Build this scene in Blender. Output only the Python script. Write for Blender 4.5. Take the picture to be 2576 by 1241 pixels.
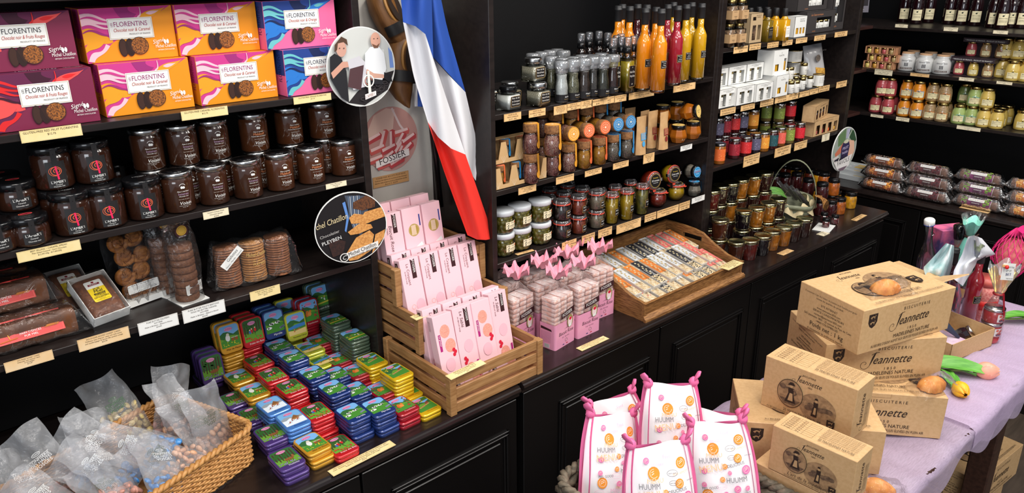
import bpy,math,random
from mathutils import Matrix,Vector,Euler
random.seed(11)
PI=math.pi
sc=bpy.context.scene
col=sc.collection
for o in list(bpy.data.objects):
 bpy.data.objects.remove(o)
RM=((0.748922,-0.662598,-0.008895),(-0.239437,-0.258065,-0.935987),(0.617888,0.703112,-0.351921))
FPX,CX,CY=1945.83,1288.0,620.5
EYE=Vector((0,-1.5,1.85))
cam=bpy.data.cameras.new('camera')
cam.sensor_width=36
cam.lens=FPX/2576*36
cam.clip_start=.05
co=bpy.data.objects.new('camera',cam)
col.objects.link(co)
r_,d_,f_=(Vector(v)for v in RM)
co.matrix_world=Matrix(((r_[0],-d_[0],-f_[0],EYE[0]),(r_[1],-d_[1],-f_[1],EYE[1]),(r_[2],-d_[2],-f_[2],EYE[2]),(0,0,0,1)))
sc.camera=co
vs=sc.view_settings
vs.view_transform='Standard'
vs.look='None'
vs.gamma=1
vs.use_curve_mapping=False
vs.exposure=0.35
sc.cycles.transparent_max_bounces=48
w=bpy.data.worlds.new('shop_ambient')
sc.world=w
w.use_nodes=True
w.node_tree.nodes['Background'].inputs[0].default_value=(.86,.9,1,1)
w.node_tree.nodes['Background'].inputs[1].default_value=.35
def area(name,loc,rot,sx,sy,power,color=(1,1,1)):
 l=bpy.data.lights.new(name,'AREA')
 l.shape='RECTANGLE'
 l.size,l.size_y,l.energy,l.color=sx,sy,power,color
 o=bpy.data.objects.new(name,l)
 o.location,o.rotation_euler=loc,rot
 col.objects.link(o)
for i,(lx,ly,lp)in enumerate(((.1,-.95,13),(1.4,-.95,15),(2.7,-.95,15),(.5,-2.1,15),(2.0,-2.1,15),(3.3,-2.2,13))):
 area('ceiling_lamp',(lx,ly,2.9),(math.radians(14),0,0),.6,.6,lp,(1,.95,.88))
area('shop_window_daylight',(-2.6,-3.6,1.9),(math.radians(82),0,math.radians(-42)),2.0,1.5,45,(.86,.93,1))
def ray(px,py):
 a,b=(px-CX)/FPX,(py-CY)/FPX
 return Vector([RM[0][i]*a+RM[1][i]*b+RM[2][i]for i in range(3)])
def onz(z,px,py):
 d=ray(px,py)
 return EYE+d*((z-EYE[2])/d[2])
def ony(y,px,py):
 d=ray(px,py)
 return EYE+d*((y-EYE[1])/d[1])
def onx(x,px,py):
 d=ray(px,py)
 return EYE+d*((x-EYE[0])/d[0])
def stand(z,px,py,r):
 """centre of a round base whose nearest rim point shows at the pixel"""
 p=onz(z,px,py)
 h=Vector((p.x-EYE.x,p.y-EYE.y,0)).normalized()
 return p+h*r
 # shelf tops
KA=1.06
ZA1,ZA2,ZA3,ZA4=1.5638,1.3555,1.1425,.8165
YA=.09
ZB1,ZB2,ZB3,ZB4=1.4705,1.268,1.061,.8225
ZC1,ZC2,ZC3=1.5575,1.3565,1.151
ZD1,ZD2,ZD3=1.535,1.3385,1.136
XD=3.6975
ZT=.761
def lin(c):
 return tuple(((v/255)/12.92 if v/255<=.04045 else((v/255+.055)/1.055)**2.4)for v in c)+(1,)
MATS={}
def pm(name,rgb,rough=.5,metal=0,var=0,scale=60,bump=0,coat=0,spec=.5,rgb2=None,stretch=None,sheen=0,trans=0):
 if name in MATS:
  return MATS[name]
 m=bpy.data.materials.new(name)
 m.use_nodes=True
 nt=m.node_tree
 b=nt.nodes['Principled BSDF']
 b.inputs['Base Color'].default_value=lin(rgb)
 b.inputs['Roughness'].default_value=rough
 b.inputs['Metallic'].default_value=metal
 b.inputs['Specular IOR Level'].default_value=spec
 b.inputs['Coat Weight'].default_value=coat
 if var or rgb2 or bump:
  tc=nt.nodes.new('ShaderNodeTexCoord')
  mp=nt.nodes.new('ShaderNodeMapping')
  if stretch:
   mp.inputs['Scale'].default_value=stretch
  nz=nt.nodes.new('ShaderNodeTexNoise')
  nz.inputs['Scale'].default_value=scale
  nz.inputs['Detail'].default_value=5
  nt.links.new(tc.outputs['Object'],mp.inputs[0])
  nt.links.new(mp.outputs[0],nz.inputs['Vector'])
  if var or rgb2:
   rp=nt.nodes.new('ShaderNodeValToRGB')
   c1=lin(rgb)
   if rgb2:
    c2=lin(rgb2)
   else:
    c2=tuple(min(1,x*(1+var))for x in c1[:3])+(1,)
    c1=tuple(x*(1-var)for x in c1[:3])+(1,)
   rp.color_ramp.elements[0].position=.38
   rp.color_ramp.elements[1].position=.62
   rp.color_ramp.elements[0].color=c1
   rp.color_ramp.elements[1].color=c2
   nt.links.new(nz.outputs['Fac'],rp.inputs[0])
   nt.links.new(rp.outputs[0],b.inputs['Base Color'])
  if bump:
   bp=nt.nodes.new('ShaderNodeBump')
   bp.inputs['Strength'].default_value=bump
   bp.inputs['Distance'].default_value=.004
   nt.links.new(nz.outputs['Fac'],bp.inputs['Height'])
   nt.links.new(bp.outputs[0],b.inputs['Normal'])
 MATS[name]=m
 return m
def film(name,tint=(255,255,255),rough=.06,base=.04,gain=1.0,haze=0,bump=0,scale=40):
 """clear glass or cellophane: see-through with fresnel reflections, thin so nothing bends behind it"""
 if name in MATS:
  return MATS[name]
 m=bpy.data.materials.new(name)
 m.use_nodes=True
 nt=m.node_tree
 nt.nodes.clear()
 out=nt.nodes.new('ShaderNodeOutputMaterial')
 tr=nt.nodes.new('ShaderNodeBsdfTransparent')
 tr.inputs[0].default_value=lin(tint)
 gl=nt.nodes.new('ShaderNodeBsdfGlossy')
 gl.inputs['Roughness'].default_value=rough
 fr=nt.nodes.new('ShaderNodeFresnel')
 fr.inputs[0].default_value=1.5
 ma=nt.nodes.new('ShaderNodeMath')
 ma.operation='MULTIPLY_ADD'
 ma.inputs[1].default_value=gain
 ma.inputs[2].default_value=base
 ma.use_clamp=True
 mx=nt.nodes.new('ShaderNodeMixShader')
 nt.links.new(fr.outputs[0],ma.inputs[0])
 nt.links.new(ma.outputs[0],mx.inputs[0])
 last=tr.outputs[0]
 if haze:
  df=nt.nodes.new('ShaderNodeBsdfDiffuse')
  df.inputs[0].default_value=(.85,.87,.9,1)
  m2=nt.nodes.new('ShaderNodeMixShader')
  m2.inputs[0].default_value=haze
  nt.links.new(last,m2.inputs[1])
  nt.links.new(df.outputs[0],m2.inputs[2])
  last=m2.outputs[0]
 nt.links.new(last,mx.inputs[1])
 nt.links.new(gl.outputs[0],mx.inputs[2])
 if bump:
  tc=nt.nodes.new('ShaderNodeTexCoord')
  nz=nt.nodes.new('ShaderNodeTexNoise')
  nz.inputs['Scale'].default_value=scale
  nz.inputs['Detail'].default_value=3
  nz.inputs['Distortion'].default_value=1.2
  bp=nt.nodes.new('ShaderNodeBump')
  bp.inputs['Strength'].default_value=bump
  bp.inputs['Distance'].default_value=.01
  nt.links.new(tc.outputs['Object'],nz.inputs['Vector'])
  nt.links.new(nz.outputs['Fac'],bp.inputs['Height'])
  nt.links.new(bp.outputs[0],gl.inputs['Normal'])
  nt.links.new(bp.outputs[0],fr.inputs['Normal'])
 nt.links.new(mx.outputs[0],out.inputs[0])
 MATS[name]=m
 return m
def ink(rgb,rough=.55):
 return pm('print_%d_%d_%d'%tuple(rgb),rgb,rough,spec=.3)
DARK=pm('dark_stained_wood',(28,22,21),.36,rgb2=(36,29,27),scale=14,stretch=(1,6,6),bump=.03,spec=.4)
BACK=pm('black_back_panel',(8,8,10),.5,spec=.3)
TOPW=pm('worktop_wood',(29,22,21),.24,rgb2=(36,28,26),scale=10,stretch=(1,5,5),bump=.03)
CAB=pm('cabinet_lacquer',(15,13,13),.3,spec=.45)
GLASS=film('jar_glass',(250,252,250),.03,.03,1.0)
CELLO=film('cellophane',(254,254,254),.07,.0,.6,.015,.6,45)
BAGF=film('candy_bag_film',(254,254,255),.14,.0,.6,.15,.8,36)
GOLDLID=pm('gold_lid',(190,165,105),.25,1)
SILVLID=pm('silver_lid',(200,200,198),.22,1)
BLKLID=pm('black_lid',(16,16,18),.18)
WHT=pm('white_paper',(238,238,234),.5)
BLK=ink((22,20,22))
CREAM=pm('cream_card',(238,214,150),.55,rgb2=(243,222,165),scale=30)
TAN=pm('tan_card',(226,180,120),.55,rgb2=(236,196,140),scale=30)
KRAFT=pm('kraft_board',(196,158,112),.65,rgb2=(204,167,121),scale=90)
class G:
 def __init__(s):
  s.v,s.f,s.m,s.sm,s.mats,s.M=[],[],[],[],[],None
 def mi(s,mat):
  if mat not in s.mats:
   s.mats.append(mat)
  return s.mats.index(mat)
 def add(s,vs,fs,mat,sm=False):
  b=len(s.v)
  if s.M is not None:
   vs=[s.M@Vector(p)for p in vs]
  s.v+=[tuple(p)for p in vs]
  k=s.mi(mat)
  for f in fs:
   s.f.append(tuple(i+b for i in f))
   s.m.append(k)
   s.sm.append(sm)
  return s
 def box(s,x0,x1,y0,y1,z0,z1,mat,bev=0):
  if not bev:
   vs=[(x,y,z)for x in(x0,x1)for y in(y0,y1)for z in(z0,z1)]
   return s.add(vs,[(0,1,3,2),(4,6,7,5),(0,4,5,1),(2,3,7,6),(0,2,6,4),(1,5,7,3)],mat)
  vs,ix=[],{}
  X,Y,Z=(x0,x1),(y0,y1),(z0,z1)
  for i in(0,1):
   for j in(0,1):
    for k in(0,1):
     sx,sy,sz=1-2*i,1-2*j,1-2*k
     for a in range(3):
      p=[X[i]+sx*bev,Y[j]+sy*bev,Z[k]+sz*bev]
      p[a]=(X,Y,Z)[a][(i,j,k)[a]]
      ix[i,j,k,a]=len(vs)
      vs.append(p)
  fs=[]
  for a in range(3):
   b,c=(a+1)%3,(a+2)%3
   for e in(0,1):
    q=[]
    for(u,t)in((0,0),(1,0),(1,1),(0,1)):
     key=[0,0,0]
     key[a],key[b],key[c]=e,u,t
     q.append(ix[key[0],key[1],key[2],a])
    fs.append(tuple(q)if e else tuple(q[::-1]))
   for u in(0,1):
    for t in(0,1):
     q=[]
     for e in(0,1):
      key=[0,0,0]
      key[a],key[b],key[c]=e,u,t
      q.append((ix[key[0],key[1],key[2],b],ix[key[0],key[1],key[2],c]))
     g=(q[0][0],q[0][1],q[1][1],q[1][0])
     fs.append(g if u^t else g[::-1])
  for i in(0,1):
   for j in(0,1):
    for k in(0,1):
     t=(ix[i,j,k,0],ix[i,j,k,1],ix[i,j,k,2])
     fs.append(t if(i+j+k)%2 else t[::-1])
  return s.add(vs,fs,mat)
 def lathe(s,prof,mat,seg=24,sm=True,cx=0,cy=0,lobes=0,amp=0):
  vs,fs=[],[]
  n=len(prof)
  for(r,z)in prof:
   for i in range(seg):
    a=2*PI*i/seg
    rr=r*(1+(amp*math.cos(lobes*a)if lobes else 0))
    vs.append((cx+rr*math.sin(a),cy-rr*math.cos(a),z))
  for k in range(n-1):
   for i in range(seg):
    j=(i+1)%seg
    fs.append((k*seg+i,k*seg+j,(k+1)*seg+j,(k+1)*seg+i))
  s.add(vs,fs,mat,sm)
  caps=[]
  if prof[0][0]>1e-5:
   caps.append(tuple(range(seg))[::-1])
  if prof[-1][0]>1e-5:
   caps.append(tuple((n-1)*seg+i for i in range(seg)))
  b=len(s.v)-len(vs)
  k=s.mi(mat)
  for f in caps:
   s.f.append(tuple(i+b for i in f));s.m.append(k);s.sm.append(False)
  return s
 def prism(s,poly,z0,z1,mat,sm=False,fr=None):
  """poly in xy pushed along z; fr maps (x, y, z) to another frame"""
  fr=fr or(lambda x,y,z:(x,y,z))
  n=len(poly)
  vs=[fr(x,y,z0)for x,y in poly]+[fr(x,y,z1)for x,y in poly]
  s.add(vs,[tuple(range(n))[::-1],tuple(range(n,2*n))],mat)
  b=len(s.v)-2*n
  k=s.mi(mat)
  for i in range(n):
   j=(i+1)%n
   s.f.append((b+i,b+j,b+n+j,b+n+i));s.m.append(k);s.sm.append(sm)
  return s
 def tube(s,path,r,mat,seg=8,closed=False,flat=None):
  P=[Vector(p)for p in path]
  n=len(P)
  vs,fs=[],[]
  up=Vector((0,0,1))
  for i,p in enumerate(P):
   t=(P[(i+1)%n]-P[i-1])if closed else(P[min(i+1,n-1)]-P[max(i-1,0)])
   t.normalize()
   a=t.cross(up)
   if a.length<1e-3:
    a=t.cross(Vector((1,0,0)))
   a.normalize()
   b=a.cross(t).normalized()
   up=b
   rr=r[i]if isinstance(r,(list,tuple))else r
   ra,rb=(rr,rr)if flat is None else(rr*flat[0],rr*flat[1])
   for k in range(seg):
    q=2*PI*k/seg
    vs.append(p+a*(ra*math.cos(q))+b*(rb*math.sin(q)))
  for i in range(n if closed else n-1):
   j=(i+1)%n
   for k in range(seg):
    l=(k+1)%seg
    fs.append((i*seg+k,i*seg+l,j*seg+l,j*seg+k))
  if not closed:
   fs+=[tuple(range(seg))[::-1],tuple((n-1)*seg+k for k in range(seg))]
  return s.add(vs,fs,mat,True)
 def grid(s,fn,nu,nv,mat,sm=True,closeu=False):
  vs=[fn(i/(nu if closeu else nu-1),j/(nv-1))for j in range(nv)for i in range(nu)]
  fs=[]
  for j in range(nv-1):
   for i in range(nu if closeu else nu-1):
    k=(i+1)%nu
    fs.append((j*nu+i,j*nu+k,(j+1)*nu+k,(j+1)*nu+i))
  return s.add(vs,fs,mat,sm)
 def ball(s,c,rx,ry,rz,mat,seg=12,rings=7,rot=None,amp=0):
  vs,fs=[],[]
  for j in range(rings+1):
   t=PI*j/rings
   for i in range(seg):
    a=2*PI*i/seg
    k=1+amp*(random.random()-.5)
    p=Vector((rx*math.sin(t)*math.cos(a)*k,ry*math.sin(t)*math.sin(a)*k,-rz*math.cos(t)*k))
    if rot is not None:
     p=rot@p
    vs.append(Vector(c)+p)
  for j in range(rings):
   for i in range(seg):
    l=(i+1)%seg
    fs.append((j*seg+i,j*seg+l,(j+1)*seg+l,(j+1)*seg+i))
  return s.add(vs,fs,mat,True)
 def mesh(s,name):
  me=bpy.data.meshes.new(name)
  me.from_pydata(s.v,[],s.f)
  for m in s.mats:
   me.materials.append(m)
  me.polygons.foreach_set('material_index',s.m)
  me.polygons.foreach_set('use_smooth',s.sm)
  me.update()
  return me
def rrect(w,h,r,n=4,cx=0,cy=0):
 P=[]
 for(sx,sy,a0)in((1,1,0),(-1,1,90),(-1,-1,180),(1,-1,270)):
  for i in range(n+1):
   a=math.radians(a0+90*i/n)
   P.append((cx+sx*(w/2-r)+r*math.cos(a),cy+sy*(h/2-r)+r*math.sin(a)))
 return P
def ngon(rx,ry,n=24,cx=0,cy=0,a0=0):
 return[(cx+rx*math.cos(a0+2*PI*i/n),cy+ry*math.sin(a0+2*PI*i/n))for i in range(n)]
GL={}
def make_glyphs():
 chars=[chr(c)for c in range(33,127)]+list('éèàçÉŒœ’–ê')
 obs={}
 def fo(s):
  c=bpy.data.curves.new('g','FONT')
  c.body=s
  c.size=1
  c.resolution_u=2
  o=bpy.data.objects.new('g',c)
  col.objects.link(o)
  return o
 hh=fo('HH')
 for c in chars:
  obs[c]=(fo(c),fo('H'+c+'H'))
 bpy.context.view_layer.update()
 dg=bpy.context.evaluated_depsgraph_get()
 def ext(o):
  me=o.evaluated_get(dg).to_mesh()
  vs=[(v.co.x,v.co.y)for v in me.vertices]
  fs=[tuple(p.vertices)for p in me.polygons]
  o.evaluated_get(dg).to_mesh_clear()
  return vs,fs
 hv,_=ext(hh)
 H=max(p[1]for p in hv)
 base=max(p[0]for p in hv)-min(p[0]for p in hv)
 hx=min(p[0]for p in hv)
 for c,(a,b)in obs.items():
  vs,fs=ext(a)
  bv,_=ext(b)
  adv=(max(p[0]for p in bv)-min(p[0]for p in bv))-base
  GL[c]=([(x/H,y/H)for x,y in vs],fs,adv/H)
 GL[' ']=([],[],.42)
 for o in[hh]+[x for p in obs.values()for x in p]:
  c=o.data
  bpy.data.objects.remove(o)
  bpy.data.curves.remove(c)
make_glyphs()
class D:
 """flat print: coloured shapes and lettering in the plane (u right, v up), laid on a surface by a map"""
 def __init__(s):
  s.it,s.n=[],0
 def add(s,vs,fs,mat,same=False):
  if not same:
   s.n+=1
  s.it.append((vs,fs,mat,s.n))
  return s
 def poly(s,p,mat,same=False):
  return s.add(p,[tuple(range(len(p)))],mat,same)
 def rect(s,x0,y0,x1,y1,mat,nx=1,same=False):
  vs,fs=[],[]
  for i in range(nx+1):
   x=x0+(x1-x0)*i/nx
   vs+=[(x,y0),(x,y1)]
  for i in range(nx):
   fs.append((2*i,2*i+2,2*i+3,2*i+1))
  return s.add(vs,fs,mat,same)
 def ell(s,cx,cy,rx,ry,mat,n=20,same=False):
  return s.poly(ngon(rx,ry,n,cx,cy),mat,same)
 def ring(s,cx,cy,rx,ry,w,mat,n=28,a0=0,a1=2*PI,same=False):
  vs,fs=[],[]
  for i in range(n+1):
   a=a0+(a1-a0)*i/n
   vs+=[(cx+rx*math.cos(a),cy+ry*math.sin(a)),(cx+(rx-w)*math.cos(a),cy+(ry-w)*math.sin(a))]
  for i in range(n):
   fs.append((2*i,2*i+2,2*i+3,2*i+1))
  return s.add(vs,fs,mat,same)
 def line(s,pts,w,mat,same=False,taper=False):
  n=len(pts)
  vs,fs=[],[]
  for i,p in enumerate(pts):
   a,b=pts[max(i-1,0)],pts[min(i+1,n-1)]
   dx,dy=b[0]-a[0],b[1]-a[1]
   l=math.hypot(dx,dy)or 1
   k=w[i]/2 if isinstance(w,(list,tuple))else w/2
   if taper:
    k*=.25+.75*math.sin(PI*(i+.5)/n)
   vs+=[(p[0]-dy/l*k,p[1]+dx/l*k),(p[0]+dy/l*k,p[1]-dx/l*k)]
  for i in range(n-1):
   fs.append((2*i,2*i+1,2*i+3,2*i+2))
  return s.add(vs,fs,mat,same)
 def frame(s,x0,y0,x1,y1,w,mat):
  s.rect(x0,y0,x1,y0+w,mat)
  for r in((x0,y1-w,x1,y1),(x0,y0,x0+w,y1),(x1-w,y0,x1,y1)):
   s.rect(*r,mat,same=True)
  return s
 def text(s,t,x,y,h,mat,al='c',sx=1,shear=0,rot=0,maxw=None,same=False,track=0):
  W=sum(GL.get(c,GL['-'])[2]+track for c in t)*h*sx
  if maxw and W>maxw:
   sx*=maxw/W
   W=maxw
  x0={'c':-W/2,'l':0,'r':-W}[al]
  vs,fs=[],[]
  cr,sr=math.cos(rot),math.sin(rot)
  for c in t:
   gv,gf,ad=GL.get(c,GL['-'])
   b=len(vs)
   for(gx,gy)in gv:
    u,v=x0+(gx+gy*shear)*h*sx,gy*h
    vs.append((x+u*cr-v*sr,y+u*sr+v*cr))
   fs+=[tuple(i+b for i in f)for f in gf]
   x0+=(ad+track)*h*sx
  return s.add(vs,fs,mat,same)
 def put(s,g,fn):
  for vs,fs,mat,n in s.it:
   g.add([fn(u,v,n)for u,v in vs],fs,mat)
  return g
EPS=.00012
def onflat(o,U,V,N):
 o,U,V,N=Vector(o),Vector(U),Vector(V),Vector(N)
 return lambda u,v,n:o+U*u+V*v+N*(EPS*n)
def front(y,x=0,z=0):
 return onflat((x,y,z),(1,0,0),(0,0,1),(0,-1,0))
def top(z,x=0,y=0):
 return onflat((x,y,z),(1,0,0),(0,1,0),(0,0,1))
def side(x,y=0,z=0):
 return onflat((x,y,z),(0,-1,0),(0,0,1),(-1,0,0))
def round_(r,th0=0,z=0):
 def fn(u,v,n):
  rr=(r(v)if callable(r)else r)+EPS*n
  q=th0+u/(r(v)if callable(r)else r)
  return(rr*math.sin(q),-rr*math.cos(q),z+v)
 return fn
def meta(o,label=None,cat=None,group=None,kind=None):
 if label:o['label']=label
 if cat:o['category']=cat
 if group:o['group']=group
 if kind:o['kind']=kind
 return o
def obj(name,me,parent=None,loc=(0,0,0),rot=(0,0,0),label=None):
 o=bpy.data.objects.new(name,me)
 col.objects.link(o)
 o.location,o.rotation_euler=loc,rot
 if parent:
  o.parent=parent
 if label:
  o['label']=label
 return o
def thing(name,parts,loc,rot=(0,0,0),label='',cat='',group=None,s=1):
 """parts: list of (name, mesh[, parent index[, loc[, rot[, label]]]])"""
 if not isinstance(rot,(tuple,list,Euler)):
  rot=(0,0,rot)
 if len(parts)==1:
  o=obj(name,parts[0][1],None,loc,rot)
  o.scale=(s,s,s)
  return meta(o,label,cat,group)
 root=bpy.data.objects.new(name,None)
 root.empty_display_size=.02
 col.objects.link(root)
 root.location,root.rotation_euler,root.scale=loc,rot,(s,s,s)
 meta(root,label,cat,group)
 made=[]
 for p in parts:
  par=root if len(p)<3 or p[2]is None else made[p[2]]
  o=obj(p[0],p[1],par,p[3]if len(p)>3 else(0,0,0),p[4]if len(p)>4 else(0,0,0),p[5]if len(p)>5 else None)
  made.append(o)
 return root
def thingA(name,parts,loc,rot=(0,0,0),label='',cat='',group=None):
 """a thing of the set-back left bay"""
 p=EYE+(Vector(loc)-EYE)*KA
 return thing(name,parts,p,rot,label,cat,group,KA)
def structure(name,g):
 o=obj(name,g.mesh(name))
 o['kind']='structure'
 return o
ORD=['first','second','third','fourth','fifth','sixth','seventh','eighth','ninth','tenth','eleventh','twelfth','thirteenth','fourteenth','fifteenth','sixteenth','seventeenth','eighteenth','nineteenth','twentieth']
def nth(i,n,frm='left'):
 if n==1:
  return 'only one'
 if i==0:
  return 'leftmost' if frm=='left' else 'first'
 if i==n-1:
  return 'rightmost' if frm=='left' else 'last'
 return ORD[i]+' from '+frm
 # ================================================================ the room and its fittings
FLOORM=pm('floor_boards',(70,60,52),.4,rgb2=(84,72,62),scale=6,stretch=(1,8,1))
WALLM=pm('off_white_plaster',(196,192,184),.7,var=.03,scale=20)
structure('floor',G().box(-3,4.2,-5,.6,-.05,0,FLOORM))
structure('wall_back',G().box(-3,4.2,.47,.57,0,3,BACK))
structure('wall_right',G().box(4.13,4.23,-5,.44,0,3,BACK))
structure('wall_recess',G().box(.946,1.247,.26,.468,ZA4+.001,3,WALLM))
def unit(x0,x1,shelves,label,shared_left=False,ztop=2.35,t=.0165,tl=None,back=.42,fy=0):
 """open bookcase: two side panels, back board, shelves; front at y = 0"""
 tl=tl or t
 P=[('back_panel',G().box(x0+tl,x1-t,back-.008,back,ZA4+.008,ztop,BACK).mesh('back_panel')),('side_panel',G().box(x0,x0+tl,fy-.002,back,ZA4+.008,ztop,DARK,.001).mesh('side_panel')),('side_panel',G().box(x1-t,x1,fy-.002,back,ZA4+.008,ztop,DARK,.001).mesh('side_panel'))]
 for z in shelves:
  P.append(('shelf',G().box(x0+tl,x1-t,fy,back-.008,z-.0145,z-.0006,DARK,.001).mesh('shelf')))
 return thing('shelving_unit',P,(0,0,0),0,label,'shelving')
unit(-.075,.9445,(ZA1,ZA2,ZA3,1.797),'dark wood shelving bay holding florentine boxes and chocolate spreads',t=.0185,fy=YA,back=.45)
unit(1.248,2.2265,(ZB1,ZB2,ZB3),'dark wood shelving bay holding salts, spices and olives')
unit(2.2275,3.21,(ZC1,ZC2,ZC3),'dark wood shelving bay holding truffle gifts and fruit spreads',t=.026)
# the bay on the right-hand wall, with reddish corner shelves joining it to its neighbour
RED=pm('reddish_shelf_end',(58,34,30),.35,rgb2=(66,40,36),scale=14)
P=[('back_panel',G().box(4.1,4.125,-2.4,.43,.83,2.35,BACK).mesh('back_panel'))]
for z in(ZD1,ZD2,ZD3):
 P.append(('shelf',G().box(XD,4.098,-2.4,.41,z-.0145,z-.0006,DARK,.001).mesh('shelf')))
 P.append(('corner_shelf',G().box(3.211,XD-.0005,.168,.41,z-.0145,z-.0006,RED,.001).mesh('corner_shelf')))
thing('shelving_unit',P,(0,0,0),0,'dark wood shelving bay on right-hand wall holding mustards and dark bottles','shelving')
def worktop(axis,a0,a1,fr,bk,z,label):
# nosed edge profile along the front, (depth, height)
 pr=[(fr+.006,z-.03),(fr+.006,z-.022),(fr,z-.018),(fr-.003,z-.012),(fr,z-.006),(fr+.004,z-.004),(fr+.006,z),(bk,z),(bk,z-.03)]
 if axis=='x':
  fr_=lambda x,y,q:(q,x,y)
 else:
  fr_=lambda x,y,q:(x,q,y)
 g=G().prism(pr,a0,a1,TOPW,fr=fr_)
 return thing('worktop',[('worktop',g.mesh('worktop'))],(0,0,0),0,label,'worktop')
worktop('x',-.6,1.155,-.215,.46,ZA4,'dark polished worktop under candy tins and wooden crates')
worktop('x',1.163,3.252,-.217,.43,ZB4,'dark polished worktop under pink biscuit bags, nougat tray and jam jars')
worktop('y',-2.4,.43,3.468,4.1,ZB4,'dark polished worktop on right-hand wall under rows of wrapped cake logs')
def door_mesh(w_,h_):
 """panelled door seen from -y: frame board with a stepped moulding and a raised field"""
 g=G().box(0,w_,-.006,.012,0,h_,CAB,.0015)
 return g.mesh('door')
def mould_mesh(x0,x1,z0,z1):
 g=G()
 def rim(o,y,wd):
  g.box(x0-o,x1+o,y,-.005,z1+o-wd,z1+o,CAB,.0012)
  g.box(x0-o,x1+o,y,-.005,z0-o,z0-o+wd,CAB,.0012)
  g.box(x0-o,x0-o+wd,y,-.005,z0-o,z1+o,CAB,.0012)
  g.box(x1+o-wd,x1+o,y,-.005,z0-o,z1+o,CAB,.0012)
 rim(0,-.012,.006)
 rim(-.006,-.016,.006)
 rim(-.012,-.011,.006)
 return g.mesh('moulding')
def field_mesh(x0,x1,z0,z1):
 return G().box(x0+.028,x1-.028,-.009,-.004,z0+.028,z1-.028,CAB,.002).mesh('raised_field')
KNOB=pm('brass_knob',(206,190,150),.2,1)
def knob_mesh(x,z):
 g=G()
 g.M=Matrix.Translation((x,-.006,z))@Matrix.Rotation(PI/2,4,'X')
 g.lathe([(.004,0),(.004,.01),(.011,.014),(.012,.02),(.008,.025),(0,.026)],KNOB,14)
 return g.mesh('knob')
def cabinet(a0,a1,panel,label,z1,axis='x',fr=-.2,knobx=None,dz=(.1,None)):
 """base cabinet: carcass plus one panelled door; local x runs along the run"""
 W_=a1-a0
 dtop=z1-.038
 body=G().box(0,W_,.013,.55,0,z1-.031,CAB).mesh('body')
 p0,p1=panel[0]-a0,panel[1]-a0
 zt=panel[2]-.1
 P=[('body',body),('door',door_mesh(W_-.004,dtop-.1),None,(.002,0,.1)),('moulding',mould_mesh(p0,p1,.09,zt),1),('raised_field',field_mesh(p0,p1,.09,zt),1)]
 if knobx is not None:
  P.append(('knob',knob_mesh(knobx,.41),1,(0,0,0),(0,0,0),'small brass knob'))
 if axis=='x':
  return thing('base_cabinet',P,(a0,fr,0),0,label,'cabinet')
 return thing('base_cabinet',P,(3.485,-a0,0),-PI/2,label,'cabinet')
cabinet(.185,.685,(.25,.63,.70),'black panelled base cabinet below basket of candy bags',ZA4)
cabinet(.687,1.15,(.756,1.146-.03,.70),'black panelled base cabinet below candy tins and crates',ZA4)
cabinet(1.17,1.736,(1.30,1.687,.705),'black panelled base cabinet below pink biscuit bags',ZB4)
cabinet(1.738,2.235,(1.802,2.189,.708),'black panelled base cabinet below nougat tray',ZB4)
cabinet(2.237,2.746,(2.299,2.693,.71),'black panelled base cabinet below front rows of jam jars',ZB4)
cabinet(2.748,3.245,(2.81,3.192,.71),'black panelled base cabinet at the counter end below handled basket',ZB4)
# right-hand run: along the run a = -y
cabinet(-.235,.262,(-.17,.208,.724),'black panelled base cabinet in the dark corner, brass knob on its door',ZB4,'y',knobx=.475)
cabinet(.264,.762,(.322,.70,.724),'black panelled base cabinet on right-hand wall behind gift set',ZB4,'y',knobx=None)
cabinet(.764,1.262,(.822,1.2,.724),'black panelled base cabinet at right edge of picture',ZB4,'y')
# ================================================================ price cards
def card_mesh(wd,ht,lines,mat,hs=None,inkc=None):
 g=G().box(-wd/2,wd/2,-.0008,0,-ht/2,ht/2,mat)
 d=D()
 n=len(lines)
 inkc=inkc or ink((58,42,32))
 d.frame(-wd/2+ht*.03,-ht/2+ht*.04,wd/2-ht*.03,ht/2-ht*.04,ht*.012,ink((150,120,80)))
 step=ht*.86/max(n,2)
 y=ht*.43-step*.78
 if n==2:y-=ht*.02
 for i,t in enumerate(lines):
  h=step*(.62 if i==0 else .56)
  d.text(t,0,y,h,inkc,maxw=wd*.9)
  y-=step
 d.put(g,front(-.0008))
 return g.mesh('price_card')
def card(lines,tl,br,label,mat=None,yp=-.0035,tilt=0):
 a,b=ony(yp,*tl),ony(yp,*br)
 wd,ht=b.x-a.x,a.z-b.z
 return thing('price_card',[('price_card',card_mesh(wd,ht,lines,mat or CREAM))],((a.x+b.x)/2,yp,(a.z+b.z)/2),(tilt,0,0),label,'price card','price cards')
def card_d(lines,tl,br,label,mat=None):
 xp=XD-.002
 a,b=onx(xp,*tl),onx(xp,*br)
 wd,ht=a.y-b.y,a.z-b.z
 return thing('price_card',[('price_card',card_mesh(wd,ht,lines,mat or WHT))],(xp,(a.y+b.y)/2,(a.z+b.z)/2),(0,0,-PI/2),label,'price card','price cards')
def card_flat(lines,c4,z,label,mat=None,fold=0):
 """card lying on a top; c4 = pixels of its near-left, far-left, far-right, near-right as read"""
 p=[onz(z,*q)for q in c4]
 U=(p[3]-p[0]+p[2]-p[1])/2
 V=(p[1]-p[0]+p[2]-p[3])/2
 c=(p[0]+p[1]+p[2]+p[3])/4
 wd,ht=U.length,V.length
 return thing('price_card',[('price_card',card_mesh(wd,ht,lines,mat or CREAM))],(c.x,c.y,z+.0012),(-PI/2+fold,0,math.atan2(U.y,U.x)),label,'price card','price cards')
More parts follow.
